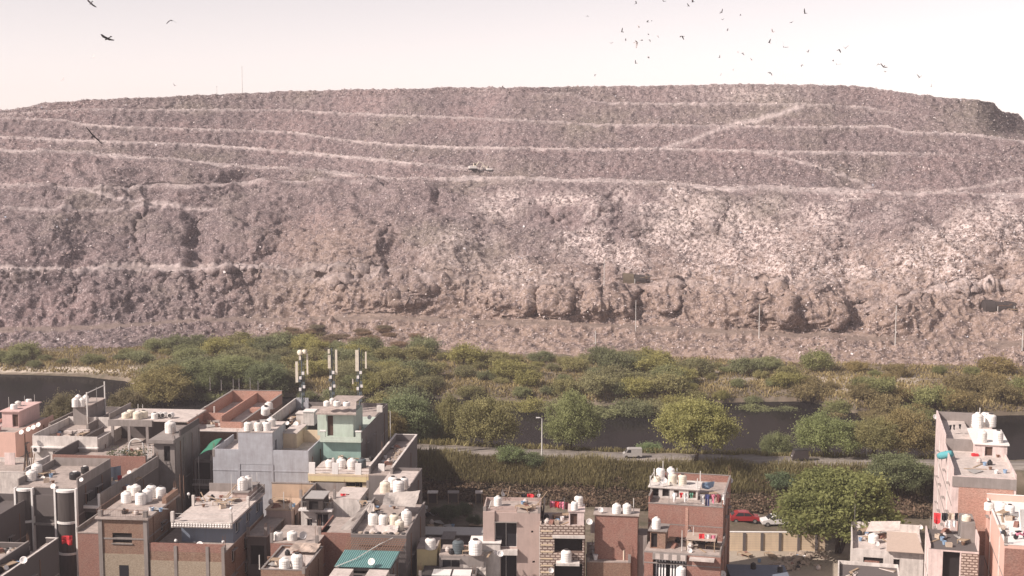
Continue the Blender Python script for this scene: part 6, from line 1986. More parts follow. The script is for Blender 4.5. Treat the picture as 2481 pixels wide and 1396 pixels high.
h = House('tile_front_house', 'house with tiled doorway front and laundry terrace below the pink house', (2252, 1332), 2372, 8.8, 7.2, YAWR)
da, db = h.fr(2284, 1360)[0], h.fr(2326, 1360)[0]
h.shell('pale_pink', front=[(da, db, 4.8, h.fr(2300, 1337)[1], 'void'), (da, db, 1.2, 4.2, 'void')], deep=.6); h.roof('concrete_dark'); h.parapet('pale_pink', {'f': .1, 'l': .5, 'b': .3, 'r': 1.6}, 'flr')
h.box('tile_panel', 'lattice_tile', db + .1, h.w - .05, -.05, -.004, .5, 8.7)
h.box('side_room', 'concrete', h.w - 1.5, h.w - .15, 3.0, 6.8, 8.93, 11.0)
tanks('on the side room above the tiled doorway', 11.0, [(2341, 1262, 22, 'tank_cream', 16)])
line_between(h.world(.3, 4.5, 8.95), h.world(h.w - 1.7, 4.5, 8.95), 'washing line on the terrace above the tiled doorway', h=2.0)
for i, (px, mt, w_, hp_) in enumerate([(2271, 'red', 17, 26), (2289, 'black', 14, 20), (2302, 'tarp', 18, 16), (2297, 'white', 14, 18), (2318, 'black', 12, 18), (2312, 'white', 10, 16)]):
    mt2 = 'beige' if mt == 'tarp' else mt
    garment(px, 1243 + (18 if mt == 'white' else 0), h.P.y + 4.4 - (1.2 if mt == 'white' else 0), w_, hp_, mt2, ['red sheet hanging at the left of the terrace above the tiled doorway', 'black cloth next to the red sheet', 'beige cloth in the middle of the doorway terrace line', 'white cloth low behind the red sheet', 'black cloth at the right of the doorway terrace line', 'white cloth low at the right of the doorway terrace'][i], 'sheet')

h = House('right_brick_house', 'brick-fronted house with white roof at the right edge of the picture', (2434, 1322), 2560, 12.0, 1214, YAWR)
h.shell('salmon', left=[(3, 3.2, 9, 9.3), (13, 14, 9.5, 11)]); h.roof('white_clean')
h.box('brick_front', 'brick_red', .02, h.w, -.06, -.004, 0, 11.75)
h.parapet('salmon', {'f': .12, 'b': .8, 'l': .3, 'r': .8}, 'fbl', cap='white_clean')
tanks('at the back of the right edge roof', 12.13, [(2396, 1236, 24, None, 22), (2424, 1240, 28, None, 26), (2446, 1246, 24, None, 26)])
o = MB().box(-.05, .05, -.05, .05, 0, 2.4).box(-1.2, 1.8, -.08, .08, 0, 2.2).build('white_board', MATS['white_clean']); o.location = h.world(3.0, 5.2, 12.13); o.rotation_euler = (-.15, 0, .3)
tag(o, 'large white board leaning on the right edge roof', 'board')
mo = empty('scooter', h.world(1.7, 2.2, 12.13), .3)
for x in (-.55, .55):
    wl_ = MB().lathe([(.26, -.06), (.28, -.04), (.28, .04), (.26, .06)], 14).build('wheel', MATS['tank_black'], mo); wl_.rotation_euler = (math.pi / 2, 0, 0); wl_.location = (x, 0, .28)
MB().tube([(-.55, 0, .45), (-.2, 0, .62), (.25, 0, .35), (.45, 0, .95)], [.16, .17, .1, .06], 8).build('body', MATS['cloth_pinkc'], mo, True)
MB().box(-.6, 0, -.13, .13, .72, .82).build('seat', MATS['tank_black'], mo)
MB().tube([(.45, -.3, 1.0), (.45, .3, 1.0)], .025, 6).build('handlebar', MATS['steel'], mo)
tag(mo, 'pinkish scooter parked at the front of the right edge roof', 'scooter')

# ------------------------------------------------------------------ yard wall, cars
bw = House('boundary_wall', 'pale boundary wall with dark pillars in front of the parked cars', (1768, 1290), 2000, 2.35, .25, math.radians(1.0), 'wall')
bw.shell('cream', name='wall')
bw.roof('white_clean', z=2.35, over=.04, t=.08, name='coping')
for k, px in enumerate((1803, 1846, 1890, 1935, 1978)):
    x = bw.fr(px, 1310)[0]
    bw.box('pillar', 'concrete_dark', x - .17, x + .17, -.12, -.004, 0, 2.3)
for k in range(7):
    bw.box('course_line', 'taupe', 0, bw.w, -.006, -.003, .3 + k * .3, .32 + k * .3)

def car(px, d, heading, paint, label):
    p = at_y(px, 700, d)
    r = empty('parked_car', (p.x, d, 0.02), heading)
    b_ = NB('car_paint_' + label[:5]); b_.color(paint); b_.b.inputs['Roughness'].default_value = .3; b_.b.inputs['Coat Weight'].default_value = .4
    prof = [(-1.95, .35), (-1.98, .62), (-1.85, .82), (-1.2, .93), (-.55, 1.40), (-.2, 1.47), (.9, 1.47), (1.35, 1.36), (1.85, .95), (1.95, .8), (1.95, .35)]
    def body(y, top):
        return [(x, y * (0.80 if z > 1.0 else 1.0), z) for x, z in prof]
    m = MB()
    L_, R_ = body(-.82, 0), body(.82, 0)
    n = len(prof)
    m.v = L_ + R_
    m.f = [tuple(range(n)), tuple(n + k for k in reversed(range(n)))] + [((k + 1) % n, k, n + k, n + (k + 1) % n) for k in range(n)]
    m.build('body', b_.m, r)
    for s_ in (-1, 1):
        MB().poly([(-.95, s_ * .80, 1.0), (-.5, s_ * .68, 1.36), (.15, s_ * .67, 1.41), (.15, s_ * .80, 1.0)], (0, s_ * .02, 0)).build('window', MATS['glass'], r)
        MB().poly([(.22, s_ * .80, 1.0), (.22, s_ * .67, 1.41), (.95, s_ * .67, 1.40), (1.35, s_ * .80, 1.0)], (0, s_ * .02, 0)).build('window', MATS['glass'], r)
        for x in (-1.25, 1.25):
            w_ = MB().lathe([(.20, -.09), (.31, -.08), (.31, .08), (.20, .09)], 16).build('wheel', MATS['tank_black'], r); w_.rotation_euler = (math.pi / 2, 0, 0); w_.location = (x, s_ * .78, .31)
            MB().lathe([(.19, -.1), (.19, .1)], 10).build('rim', MATS['steel'], w_)
        MB().box(-1.99, -1.93, s_ * .6 - .15, s_ * .6 + .15, .62, .76).build('headlight', MATS['dish_white'], r)
        MB().box(1.92, 1.97, s_ * .65 - .1, s_ * .65 + .1, .72, .9).build('tail_light', MATS['cloth_red'], r)
    MB().poly([(-1.16, -.70, .97), (-.60, -.62, 1.37), (-.60, .62, 1.37), (-1.16, .70, .97)], (-.02, 0, .02)).build('windscreen', MATS['glass'], r)
    MB().poly([(1.40, -.60, 1.32), (1.80, -.68, 1.0), (1.80, .68, 1.0), (1.40, .60, 1.32)], (.02, 0, .02)).build('rear_window', MATS['glass'], r)
    tag(r, label, 'car')
car(1815, 171.5, math.radians(178), (0.30, 0.03, 0.035), 'red parked car behind the pale boundary wall')
car(1892, 170.0, math.radians(2), (0.70, 0.68, 0.66), 'white parked car behind the boundary wall, left of the leafy tree')

def van(px, row, label):
    d = road_y(px) - .6
    p = at_y(px, 700, d)
    r = empty('small_van', (p.x, d, 3.09))
    r.scale = (.80, .80, .80)
    prof = [(-1.75, .35), (-1.78, .85), (-1.45, 1.05), (-.95, 1.75), (-.7, 1.85), (1.75, 1.85), (1.78, .35)]
    m = MB(); n = len(prof)
    m.v = [(x, -.75, z) for x, z in prof] + [(x, .75, z) for x, z in prof]
    m.f = [tuple(range(n)), tuple(n + k for k in reversed(range(n)))] + [((k + 1) % n, k, n + k, n + (k + 1) % n) for k in range(n)]
    m.build('body', MATS['tin_grey'], r)
    MB().poly([(-1.40, -.66, 1.12), (-.99, -.64, 1.68), (-.99, .64, 1.68), (-1.40, .66, 1.12)], (-.03, 0, .02)).build('windscreen', MATS['glass'], r)
    for s_ in (-1, 1):
        MB().poly([(-1.15, s_ * .751, 1.1), (-.8, s_ * .751, 1.65), (-.3, s_ * .751, 1.65), (-.3, s_ * .751, 1.1)], (0, s_ * .015, 0)).build('window', MATS['glass'], r)
        for x in (-1.15, 1.1):
            w_ = MB().lathe([(.18, -.08), (.29, -.07), (.29, .07), (.18, .08)], 14).build('wheel', MATS['tank_black'], r); w_.rotation_euler = (math.pi / 2, 0, 0); w_.location = (x, s_ * .72, .29)
        MB().box(-1.8, -1.76, s_ * .5 - .13, s_ * .5 + .13, .7, .86).build('headlight', MATS['glass'], r)
    tag(r, label, 'van')
van(1536, 1108, 'pale delivery van driving left on the road beside the large tree')
# motor rickshaw on the road at right
p = at_y(1948, 700, road_y(1948))
r = empty('motor_rickshaw', (p.x, road_y(1948), 3.10), .1)
MB().poly([(-1.2, -.6, .4), (-1.25, -.6, .8), (-.9, -.6, 1.6), (1.1, -.6, 1.65), (1.2, -.6, .4)], (0, 1.2, 0)).build('body', MATS['tarp_dark'], r)
MB().poly([(-1.0, -.58, 1.62), (1.15, -.58, 1.68), (1.15, .58, 1.68), (-1.0, .58, 1.62)], (0, 0, .08)).build('hood', MATS['tank_black'], r)
for (x, yv) in ((-1.0, 0), (.8, -.5), (.8, .5)):
    w_ = MB().lathe([(.15, -.05), (.22, -.05), (.22, .05), (.15, .05)], 12).build('wheel', MATS['tank_black'], r); w_.rotation_euler = (math.pi / 2, 0, 0); w_.location = (x, yv, .22)
MB().box(-1.27, -1.2, -.15, .15, .7, .85).build('headlight', MATS['dish_white'], r)
tag(r, 'small dark three-wheeler on the road right of the large tree', 'rickshaw')

# rubble on the yard ground
rr = random.Random(15)
for k in range(3):
    m = MB()
    for q in range(40):
        c = (rr.gauss(0, 1.0), rr.gauss(0, .6)); s_ = rr.uniform(.08, .28); hgt = max(0, .7 - math.hypot(*c) * .35) * rr.uniform(.4, 1)
        m.box(c[0] - s_, c[0] + s_, c[1] - s_, c[1] + s_, hgt - .1, hgt + s_)
    o = m.build('rubble_heap', MATS['rubble']); p = at_z((1925, 1900, 1955)[k], (1362, 1376, 1350)[k], 0); o.location = p
    tag(o, ['brick rubble heap in the sandy yard before the boundary wall', 'lowest rubble heap at the edge of the sandy yard', 'rubble heap at the leafy tree foot in the sandy yard'][k], 'rubble', kind='stuff')
h = House('blue_yard_house', 'low dark blue roof in shade at the bottom, left of the sandy yard', (1772, 1400), 1912, 3.0, 4.2, math.radians(3))
h.shell('steel_blue', z1=3.0); h.roof('steel_blue', over=.1)
for i, px in enumerate((1825, 1890)):
    tank(px, 1378 + i * 8, 3.12, 14, ['left', 'right'][i] + ' small black drum on the dark blue yard roof', 'tank_black', 16)
# ------------------------------------------------------------------ lamp posts, hill poles, shacks, machines, birds
def lamp(px, row_top, d, label, arm=.9):
    p = at_y(px, 700, d)
    gz = ground_z(p.x, d)
    a, b_ = ray(px, row_top)
    hh = H + b_ * d - gz
    o = empty('lamp_post', (p.x, d, gz - .1))
    MB().tube([(0, 0, 0), (0, 0, hh * .6), (0, 0, hh)], [.12, .09, .06], 8).build('pole', MATS['pipe_white'], o)
    MB().tube([(0, 0, hh - .05), (-arm * .4, 0, hh + .12), (-arm, 0, hh + .15)], .045, 6).build('arm', MATS['pipe_white'], o)
    MB().poly([(-arm - .55, -.13, hh + .10), (-arm, -.13, hh + .10), (-arm, .13, hh + .10), (-arm - .55, .13, hh + .10)], (0, 0, .12)).build('lamp_head', MATS['dish_white'], o)
    MB().lathe([(.2, 0), (.2, .3), (.13, .35)], 8).build('base', MATS['concrete'], o)
    tag(o, label, 'lamp post')
lamp(1314, 1013, road_y(1314) - 4.0, 'tall white lamp post on the bank left of the round tree', .35)
lamp(2112, 1033, road_y(2112) + 4, 'thin lamp post half hidden among the trees at right', .3)

def hill_pole(px, row0, row1, label, r=.12, cross=True):
    p = hill_at(px, row0)
    hh = (row0 - row1) * p.y / F
    o = empty('power_pole', tuple(p - Vector((0, 0, .5))))
    r *= .8
    MB().tube([(0, 0, 0), (0, 0, hh + .5)], [r, r * .7], 7).build('shaft', MATS['pipe_white'], o)
    MB().box(-.22, .22, -.06, .06, hh + .2, hh + .32).build('cross_arm', MATS['steel'], o)
    tag(o, label, 'pole')
hill_pole(587, 226, 163, 'tall thin pole alone on the left hill crest against the sky', .16)
hill_pole(524, 231, 210, 'short thin post on the hill crest left of the tall pole', .1, False)
hill_pole(1470, 690, 622, 'pole on the hill left of the dark shack', .11)
hill_pole(1540, 803, 727, 'roadside pole on the lowest hill road below the dark shack', .11)
hill_pole(1838, 820, 736, 'pole on the lowest hill road in front of the dark mounds', .13)
hill_pole(2166, 838, 740, 'pole on the lowest hill road right of the dark mounds', .13)
hill_pole(2476, 850, 800, 'pole at the right edge of the lowest hill road', .13)
hill_pole(1441, 836, 803, 'short post with a top plate on the lowest slope', .13, False)

plain('canvas_olive', (.13, .105, .075), .9, 0, .35, 1.5)
# tarpaulin shack and the stick heap on the slope
def shack(px, row, wpx, label, mats, seed, hum=2):
    p = hill_at(px, row)
    W_ = wpx * p.y / F
    o = empty('waste_shack', tuple(p - Vector((0, 0, .6))))
    rr = random.Random(seed)
    for k in range(hum):                                     # barrel-backed tarpaulin tents
        x0_ = -W_ / 2 + k * W_ * .22
        m = MB()
        n = 9
        pts = [(-1.9 * math.cos(math.pi * t / n), (2.6 - .4 * k) * math.sin(math.pi * t / n) ** .8) for t in range(n + 1)]
        for (a, c_) in zip(pts[:-1], pts[1:]):
            q = rr.uniform(-.12, .12)
            m.poly([(x0_, a[0], a[1] - .3), (x0_ + W_ * .21, a[0], a[1] - .45 + q), (x0_ + W_ * .21, c_[0], c_[1] - .45 + q), (x0_, c_[0], c_[1] - .3)], (0, -.05, -.03))
        m.build('tarp_tent', MATS[mats[k % 2]], o)
        MB().poly([(x0_ + .1, y_, z_ - .35) for y_, z_ in pts]).build('tent_end', MATS['tarp_dark'], o)
    m = MB().poly([(-.5, -2.4, .5), (W_ * .5, -2.2, .2), (W_ * .46, 1.5, 1.0), (-.4, 1.5, 1.9)], (0, 0, -.5))
    m.build('lean_roof', MATS['tarp_dark'], o)
    for k in range(34):
        a = Vector((rr.uniform(-W_ * .3, W_ * .38), rr.uniform(-3.4, -.6), rr.uniform(-.6, 1.2)))
        e = a + Vector((rr.uniform(1, 4.5), rr.uniform(-.8, .5), rr.uniform(-.7, .5)))
        MB().tube([a, e], rr.uniform(.05, .1), 5).build('bamboo', MATS[('timber', 'tarp_dark', 'tarp_dark', 'rust')[k % 4]], o)
    for x in (-W_ * .28, W_ * .05):
        MB().tube([(x, -2.6, -1.2), (x, -2.6, 1.0)], .09, 5).build('post', MATS['pipe_white'], o)
    tag(o, label, 'shack')
shack(1570, 684, 125, 'dark tarpaulin shack with bamboo heap on the hillside, right of the pole', ('canvas_olive', 'tarp_dark'), 4)
shack(2440, 745, 120, 'dark waste sorting shack at the right edge of the slope', ('tarp_dark', 'tarp_dark'), 6, 3)

def digger(px, row, label, s=1.0, flip=1):
    p = hill_at(px, row)
    o = empty('excavator', tuple(p + Vector((0, -.5, .1))), 0.2)
    o.scale = (s * flip, s, s)
    for yv in (-1.1, 1.1):
        MB().poly([(-1.8, yv - .25, .15), (-1.4, yv - .25, 0), (1.4, yv - .25, 0), (1.8, yv - .25, .15), (1.8, yv - .25, .6), (-1.8, yv - .25, .6)], (0, .5, 0)).build('track', MATS['tank_black'], o)
    MB().box(-1.7, 1.3, -1.1, 1.1, .7, 1.7).build('body', MATS['tank_white'], o)
    cb_ = MB().poly([(.2, -.9, 1.71), (1.3, -.9, 1.71), (1.1, -.9, 2.9), (.2, -.9, 2.9)], (0, 1.0, 0)).build('cab', MATS['tank_cream'], o)
    MB().poly([(.3, -.92, 2.0), (1.1, -.92, 2.0), (1.0, -.92, 2.8), (.3, -.92, 2.8)], (0, -.02, 0)).build('window', MATS['glass'], cb_)
    bm_ = MB().tube([(1.2, .5, 1.4), (2.6, .5, 3.4), (4.2, .5, 2.8)], [.25, .2, .16], 6).build('boom', MATS['tank_cream'], o)
    MB().tube([(4.2, .5, 2.8), (4.6, .5, 1.0)], [.16, .12], 6).build('stick', MATS['tank_cream'], bm_)
    MB().poly([(4.2, .1, 1.0), (5.0, .1, 1.0), (4.9, .1, .3), (4.3, .1, .2)], (0, .8, 0)).build('bucket', MATS['steel'], o)
    tag(o, label, 'excavator')
digger(1145, 413, 'pale excavator working at the end of the left hill track', .75)
digger(1183, 416, 'smaller pale excavator just right of another on the hill track', .55, -1)
# cattle egret on the dark bank
eg = at_z(1838, 958, -1.2)
m = MB().tube([(-.5, 0, .45), (-.25, 0, .55), (.1, 0, .6), (.35, 0, .95), (.45, 0, 1.25), (.62, 0, 1.25)], [.03, .14, .16, .06, .06, .01], 8)
m.tube([(0, .05, .5), (0, .05, -.05)], .015, 4).tube([(-.05, -.05, .5), (-.05, -.05, -.05)], .015, 4)
o = m.build('egret', MATS['dish_white'], None, True); o.location = eg; o.scale = (1.2, 1.2, 1.2); o.rotation_euler = (0, -.2, .8)
tag(o, 'white egret standing on the dark water edge', 'bird')

# birds over the hill
def bird_mesh(flap, name='bird'):
    """one continuous body: beak, body, fan tail and two bent wings"""
    v = [(0.45, 0, 0.02), (0.30, 0.07, 0.05), (0.30, -0.07, 0.05), (0.0, 0.10, 0.07), (0.0, -0.10, 0.07), (-0.30, 0.05, 0.04), (-0.30, -0.05, 0.04), (-0.58, 0.13, 0.02), (-0.58, -0.13, 0.02), (0.1, 0, -0.09), (-0.3, 0, -0.03)]
    a, b_ = 0.42 * math.sin(flap), 0.95 * math.sin(flap * 1.25)
    w = [(0.22, .10, .06), (-.12, .10, .06), (0.26, .50, .06 + a), (-.10, .48, .05 + a), (0.05, 1.0, .05 + b_), (-.12, .95, .04 + b_)]
    n = len(v)
    v += w + [(x, -y, z) for x, y, z in w]
    f = [(0, 1, 2), (1, 3, 4, 2), (3, 5, 6, 4), (5, 7, 8, 6), (0, 9, 1), (0, 2, 9), (1, 9, 3), (2, 4, 9), (3, 9, 10, 5), (4, 6, 10, 9), (5, 10, 7), (6, 8, 10), (7, 10, 8)]
    f += [(n, n + 2, n + 3, n + 1), (n + 2, n + 4, n + 5, n + 3), (1, n, n + 1, 3)]
    k = n + 6
    f += [(k + 1, k + 3, k + 2, k), (k + 3, k + 5, k + 4, k + 2), (4, k + 1, k, 2)]
    me = bpy.data.meshes.new(name)
    me.from_pydata(v, [], f)
    return me
plain('feather_dark', (.035, .030, .030), .8)
plain('feather_pale', (.55, .50, .49), .8)
BM = []
for k, fl in enumerate((.45, .1, -.5, .9)):
    for mt in ('feather_dark', 'feather_pale'):
        me = bird_mesh(fl); me.materials.append(MATS[mt]); BM.append(me)
BIRDS = [(220, 8, 17, 0), (415, 50, 14, 0), (261, 94, 24, 0), (225, 331, 30, 0), (226, 140, 14, 1), (152, 193, 11, 1), (424, 208, 9, 1),
         (1541, 9, 11, 0), (1607, 3, 9, 0), (1679, 5, 14, 0), (1668, 14, 9, 0), (1422, 39, 8, 0), (1490, 41, 10, 1), (1748, 30, 12, 0), (1751, 48, 8, 0), (1794, 37, 8, 0), (1951, 33, 14, 0), (1919, 54, 13, 0),
         (1507, 78, 12, 0), (1569, 53, 11, 0), (1579, 51, 7, 0), (1548, 67, 10, 1), (1555, 98, 14, 0), (1542, 104, 18, 1), (1571, 84, 10, 0), (1574, 97, 8, 0), (1593, 87, 9, 1), (1653, 88, 17, 0), (1763, 73, 9, 0), (1864, 104, 13, 0),
         (1898, 114, 14, 0), (1873, 78, 13, 1), (1571, 138, 10, 0), (1541, 154, 10, 0), (1442, 181, 8, 0), (1516, 97, 8, 0), (1480, 105, 9, 1), (1743, 140, 8, 0), (1788, 128, 8, 1), (1799, 129, 10, 0), (1746, 183, 8, 0),
         (1866, 177, 11, 0), (1942, 158, 10, 0), (1957, 126, 9, 0), (2032, 121, 14, 0), (2048, 117, 12, 1), (2018, 146, 9, 0), (2027, 156, 16, 0), (2127, 156, 10, 0), (2141, 162, 15, 0), (2146, 174, 9, 1), (2228, 188, 12, 0), (2263, 197, 12, 1), (2256, 210, 8, 1), (1822, 146, 8, 1), (1776, 170, 7, 1)]
br = random.Random(41)
for i, (px, py, s, pale) in enumerate(BIRDS):
    d = 1.9 * F / s * br.uniform(.75, .95)
    d = min(max(d, 150), 400)
    if py < 60: d = min(d, 330)
    p = at_y(px, py, d)
    sc = s * d / F / (1.1 if i < 4 else 1.55)
    o = link('bird', BM[br.randrange(4) * 2 + pale])
    o.location = p
    o.scale = (sc, sc, sc)
    o.rotation_euler = (br.uniform(-.9, .9), br.uniform(-.6, .6), br.uniform(0, 6.28))
    special = {0: 'dark bird at the top left corner of the sky', 1: 'dark bird over the left hill, right of two others', 2: 'dark bird with spread wings, second in the upper left sky', 3: 'large dark bird gliding in front of the left hill tracks', 4: 'faint pale bird in the left sky below the dark ones', 5: 'faint pale bird low near the left crest', 6: 'tiny pale bird just above the crest left of the tall pole'}
    if i in special: tag(o, special[i], 'bird', 'birds over the hill')
    else:
        if pale: tag(o, 'faint pale bird in the flock above the right half of the hill', 'bird', 'pale birds over the hill')
        else: tag(o, 'small dark bird in the flock above the right half of the hill', 'bird', 'dark birds over the hill')
# ------------------------------------------------------------------ small rooftop clutter
def proto(kind):
    m = MB()
    if kind == 'bucket': m.lathe([(.16, 0), (.22, .36), (.24, .38), (.19, .37), (.15, .05)], 10)
    elif kind == 'crate':
        m.box(-.32, .32, -.22, .22, 0, .06)
        for k in range(3): m.box(-.32, .32, -.22, -.19, .08 + k * .12, .17 + k * .12).box(-.32, .32, .19, .22, .08 + k * .12, .17 + k * .12).box(-.32, -.29, -.19, .19, .08 + k * .12, .17 + k * .12).box(.29, .32, -.19, .19, .08 + k * .12, .17 + k * .12)
    elif kind == 'brick_pile':
        for k in range(5):
            for q in range(6 - k): m.box(-.6 + q * .2 + k * .1, -.42 + q * .2 + k * .1, -.22, .2, k * .09, k * .09 + .085)
    elif kind == 'cot':
        m.box(-.9, .9, -.4, -.34, .36, .42).box(-.9, .9, .34, .4, .36, .42).box(-.9, -.84, -.34, .34, .36, .42).box(.84, .9, -.34, .34, .36, .42).box(-.84, .84, -.34, .34, .375, .395)
        for x in (-.87, .87):
            for y_ in (-.37, .37): m.box(x - .03, x + .03, y_ - .03, y_ + .03, 0, .359)
    elif kind == 'flower_pot': m.lathe([(.12, 0), (.2, .28), (.22, .3), (.16, .29)], 9)
    elif kind == 'plank': m.box(-1.2, 1.2, -.1, .1, 0, .05)
    elif kind == 'sack': m.lathe([(.22, 0), (.3, .12), (.28, .38), (.12, .52), (.15, .58)], 9)
    return m
SHEET = MB().poly([(-.9, -.5, .02), (.8, -.6, .1), (.9, .5, .05), (-.7, .6, .25)], (0, 0, .03))
PROTO = {'tin_sheet': SHEET.mesh('tin_sheet', MATS['tin_grey']), 'dark_bag': proto('sack').mesh('dark_bag', MATS['tank_black']), 'white_can': proto('bucket').mesh('white_can', MATS['cloth_white'])}
for kd, mt in [('bucket', 'cloth_blue'), ('crate', 'cloth_beige'), ('brick_pile', 'brick_red'), ('cot', 'timber'), ('flower_pot', 'rust'), ('plank', 'timber'), ('sack', 'roof_pale')]:
    PROTO[kd] = proto(kd).mesh(kd, MATS[mt])
cr = random.Random(99)
WORDS = {'bucket': 'blue plastic bucket', 'crate': 'slatted crate', 'brick_pile': 'small brick pile', 'cot': 'wooden string cot', 'flower_pot': 'brown flower pot', 'plank': 'loose plank', 'sack': 'pale filled sack', 'tin_sheet': 'loose tin sheet', 'dark_bag': 'black bag', 'white_can': 'white pail'}
def clutter(px0, px1, r0, r1, z, n, where, kinds=('bucket', 'crate', 'brick_pile', 'cot', 'flower_pot', 'plank', 'sack')):
    kinds = tuple(kinds) + ('tin_sheet', 'dark_bag', 'white_can')
    for k in range(int(n * 1.8)):
        kd = kinds[k % len(kinds)]
        p = at_z(cr.uniform(px0, px1), cr.uniform(r0, r1), z)
        o = link(kd, PROTO[kd])
        o.location = p
        o.rotation_euler = (0, 0, cr.uniform(0, 3.1))
        tag(o, f'{WORDS[kd]} {where}', kd.replace('_', ' '), f'clutter {where}')
clutter(100, 210, 1050, 1062, 10.33, 6, 'on the white-parapeted roof')
clutter(300, 345, 1092, 1108, 9.53, 8, 'on the cluttered terrace floor')
clutter(250, 340, 1160, 1195, 9.43, 7, 'on the low wing roof')
clutter(260, 420, 1222, 1248, 10.23, 5, 'on the brick tower roof', ('bucket', 'flower_pot', 'sack', 'plank'))
clutter(470, 570, 1205, 1232, 9.2, 8, 'behind the carved balustrade')
clutter(480, 560, 1000, 1035, 9.45, 10, 'inside the roofless brick floor', ('brick_pile', 'plank', 'sack', 'brick_pile', 'crate'))
clutter(670, 735, 1060, 1080, 10.03, 6, 'in the grey house roof court')
clutter(640, 725, 1015, 1030, 11.1, 5, 'beside the stained wall')
clutter(770, 900, 1110, 1135, 9.33, 6, 'between the pillared roof tanks')
clutter(930, 985, 1085, 1130, 10.03, 6, 'inside the long walled roof', ('brick_pile', 'plank', 'sack'))
clutter(880, 970, 1215, 1262, 9.13, 12, 'on the crowded tank roof')
clutter(650, 730, 1215, 1230, 7.33, 4, 'on the tan flat roof')
clutter(745, 800, 1212, 1228, 7.93, 4, 'on the railed upper terrace')
clutter(650, 770, 1342, 1375, 7.53, 6, 'on the front brick roof')
clutter(1260, 1300, 1218, 1236, 10.93, 4, 'on the taupe house roof')
clutter(1320, 1370, 1255, 1274, 9.73, 6, 'on the tiled house roof')
clutter(1590, 1740, 1312, 1332, 7.73, 9, 'on the brick terrace below the tall wall')
clutter(1700, 1760, 1200, 1216, 11.43, 4, 'on the laundry terrace')
clutter(2320, 2440, 1105, 1148, 14.53, 6, 'on the tall pink house roof', ('flower_pot', 'bucket', 'plank', 'sack'))
clutter(2080, 2150, 1290, 1315, 5.03, 8, 'on the tin-roofed white house')
clutter(2270, 2340, 1290, 1325, 8.93, 7, 'on the doorway terrace')
clutter(2420, 2475, 1245, 1300, 12.13, 7, 'on the right edge roof')
clutter(1070, 1190, 1330, 1344, 6.73, 5, 'around the slate tank')
clutter(60, 130, 1145, 1172, 11.93, 4, 'on the bay house roof left part')
clutter(1020, 1160, 1226, 1290, 0.02, 16, 'on the dark yard ground')
clutter(1790, 1990, 1345, 1385, 0.02, 8, 'on the sandy yard ground')
clutter(0, 45, 1330, 1380, 8.33, 5, 'on the bottom left roof')

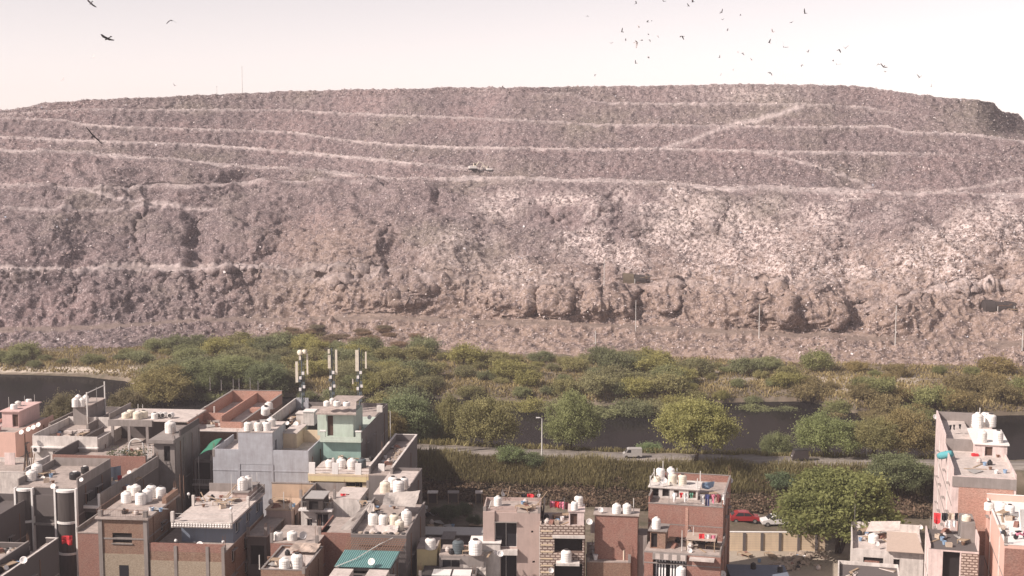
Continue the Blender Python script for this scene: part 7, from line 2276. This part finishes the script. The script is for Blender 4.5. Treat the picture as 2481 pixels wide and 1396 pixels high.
# ------------------------------------------------------------------ the person standing on the brick terrace
def person(px, row, z, label, top, leg, skin=(0.30, 0.19, 0.13)):
    p = at_z(px, row, z)
    J = {'pelvis': (0, 0, .93), 'belly': (0, -.01, 1.12), 'chest': (0, 0, 1.34), 'neck': (0, -.01, 1.50), 'head': (0, -.03, 1.60), 'crown': (0, -.02, 1.73),
         'ls': (-.18, 0, 1.42), 'le': (-.25, .03, 1.15), 'lh': (-.20, -.16, .95), 'lf': (-.17, -.24, .93), 'rs': (.18, 0, 1.42), 're': (.26, .02, 1.15), 'rh': (.27, -.08, .92), 'rf': (.27, -.13, .85),
         'lk': (-.11, -.03, .50), 'la': (-.12, .02, .08), 'lt': (-.13, -.16, .04), 'rk': (.11, -.01, .50), 'ra': (.13, .04, .08), 'rt': (.15, -.13, .04), 'lp': (-.09, 0, .88), 'rp': (.09, 0, .88)}
    R = {'pelvis': .14, 'belly': .125, 'chest': .15, 'neck': .06, 'head': .095, 'crown': .075, 'ls': .075, 'le': .05, 'lh': .038, 'lf': .03, 'rs': .075, 're': .05, 'rh': .038, 'rf': .03, 'lk': .065, 'la': .045, 'lt': .04, 'rk': .065, 'ra': .045, 'rt': .04, 'lp': .095, 'rp': .095}
    E = [('pelvis', 'belly'), ('belly', 'chest'), ('chest', 'neck'), ('neck', 'head'), ('head', 'crown'), ('chest', 'ls'), ('ls', 'le'), ('le', 'lh'), ('lh', 'lf'), ('chest', 'rs'), ('rs', 're'), ('re', 'rh'), ('rh', 'rf'), ('pelvis', 'lp'), ('lp', 'lk'), ('lk', 'la'), ('la', 'lt'), ('pelvis', 'rp'), ('rp', 'rk'), ('rk', 'ra'), ('ra', 'rt')]
    ks = list(J)
    me = bpy.data.meshes.new('body')
    me.from_pydata([J[k] for k in ks], [(ks.index(a), ks.index(c_)) for a, c_ in E], [])
    o = link('person', me)
    o.location = p
    o.rotation_euler = (0, 0, .5)
    md = o.modifiers.new('skin', 'SKIN')
    sv = me.skin_vertices[0].data
    for i, k in enumerate(ks):
        sv[i].radius = (R[k], R[k])
        sv[i].use_root = k == 'pelvis'
    o.modifiers.new('smooth', 'SUBSURF').levels = 1
    o.modifiers['smooth'].render_levels = 1
    b = NB('clothed_person')
    sep = b.add('SeparateXYZ'); b.l.new(b.coord(), sep.inputs[0])
    c = b.mix(b.math('GREATER_THAN', sep.outputs[2], .95), leg, top)
    c = b.mix(b.math('GREATER_THAN', sep.outputs[2], 1.49), c, skin)
    c = b.mix(b.math('LESS_THAN', sep.outputs[2], .09), c, skin)
    b.color(c)
    me.materials.append(b.m)
    hr = MB().lathe([(.098, 0), (.108, .06), (.09, .13), (.03, .165)], 10, (0, .005, 1.60)).build('hair', MATS['tank_black'], o, True)
    tag(o, label, 'person')
person(1671, 1316, 7.73, 'person in grey top standing on the brick terrace by the shelter', (.30, .27, .28), (.10, .09, .10))
# ------------------------------------------------------------------ the dusty air
hz = MB().box(-960, 960, -260, 1120, -6, 96).build('haze', None)
hm = bpy.data.materials.new('haze')
hm.use_nodes = True
hm.node_tree.nodes.clear()
ho = hm.node_tree.nodes.new('ShaderNodeOutputMaterial')
hv = hm.node_tree.nodes.new('ShaderNodeVolumePrincipled')
hv.inputs['Color'].default_value = (0.92, 0.85, 0.89, 1)
hv.inputs['Density'].default_value = 0.00028
hv.inputs['Anisotropy'].default_value = 0.1
hm.node_tree.links.new(hv.outputs[0], ho.inputs['Volume'])
hz.data.materials.append(hm)
hz.display_type = 'WIRE'
tag(hz, kind='stuff')
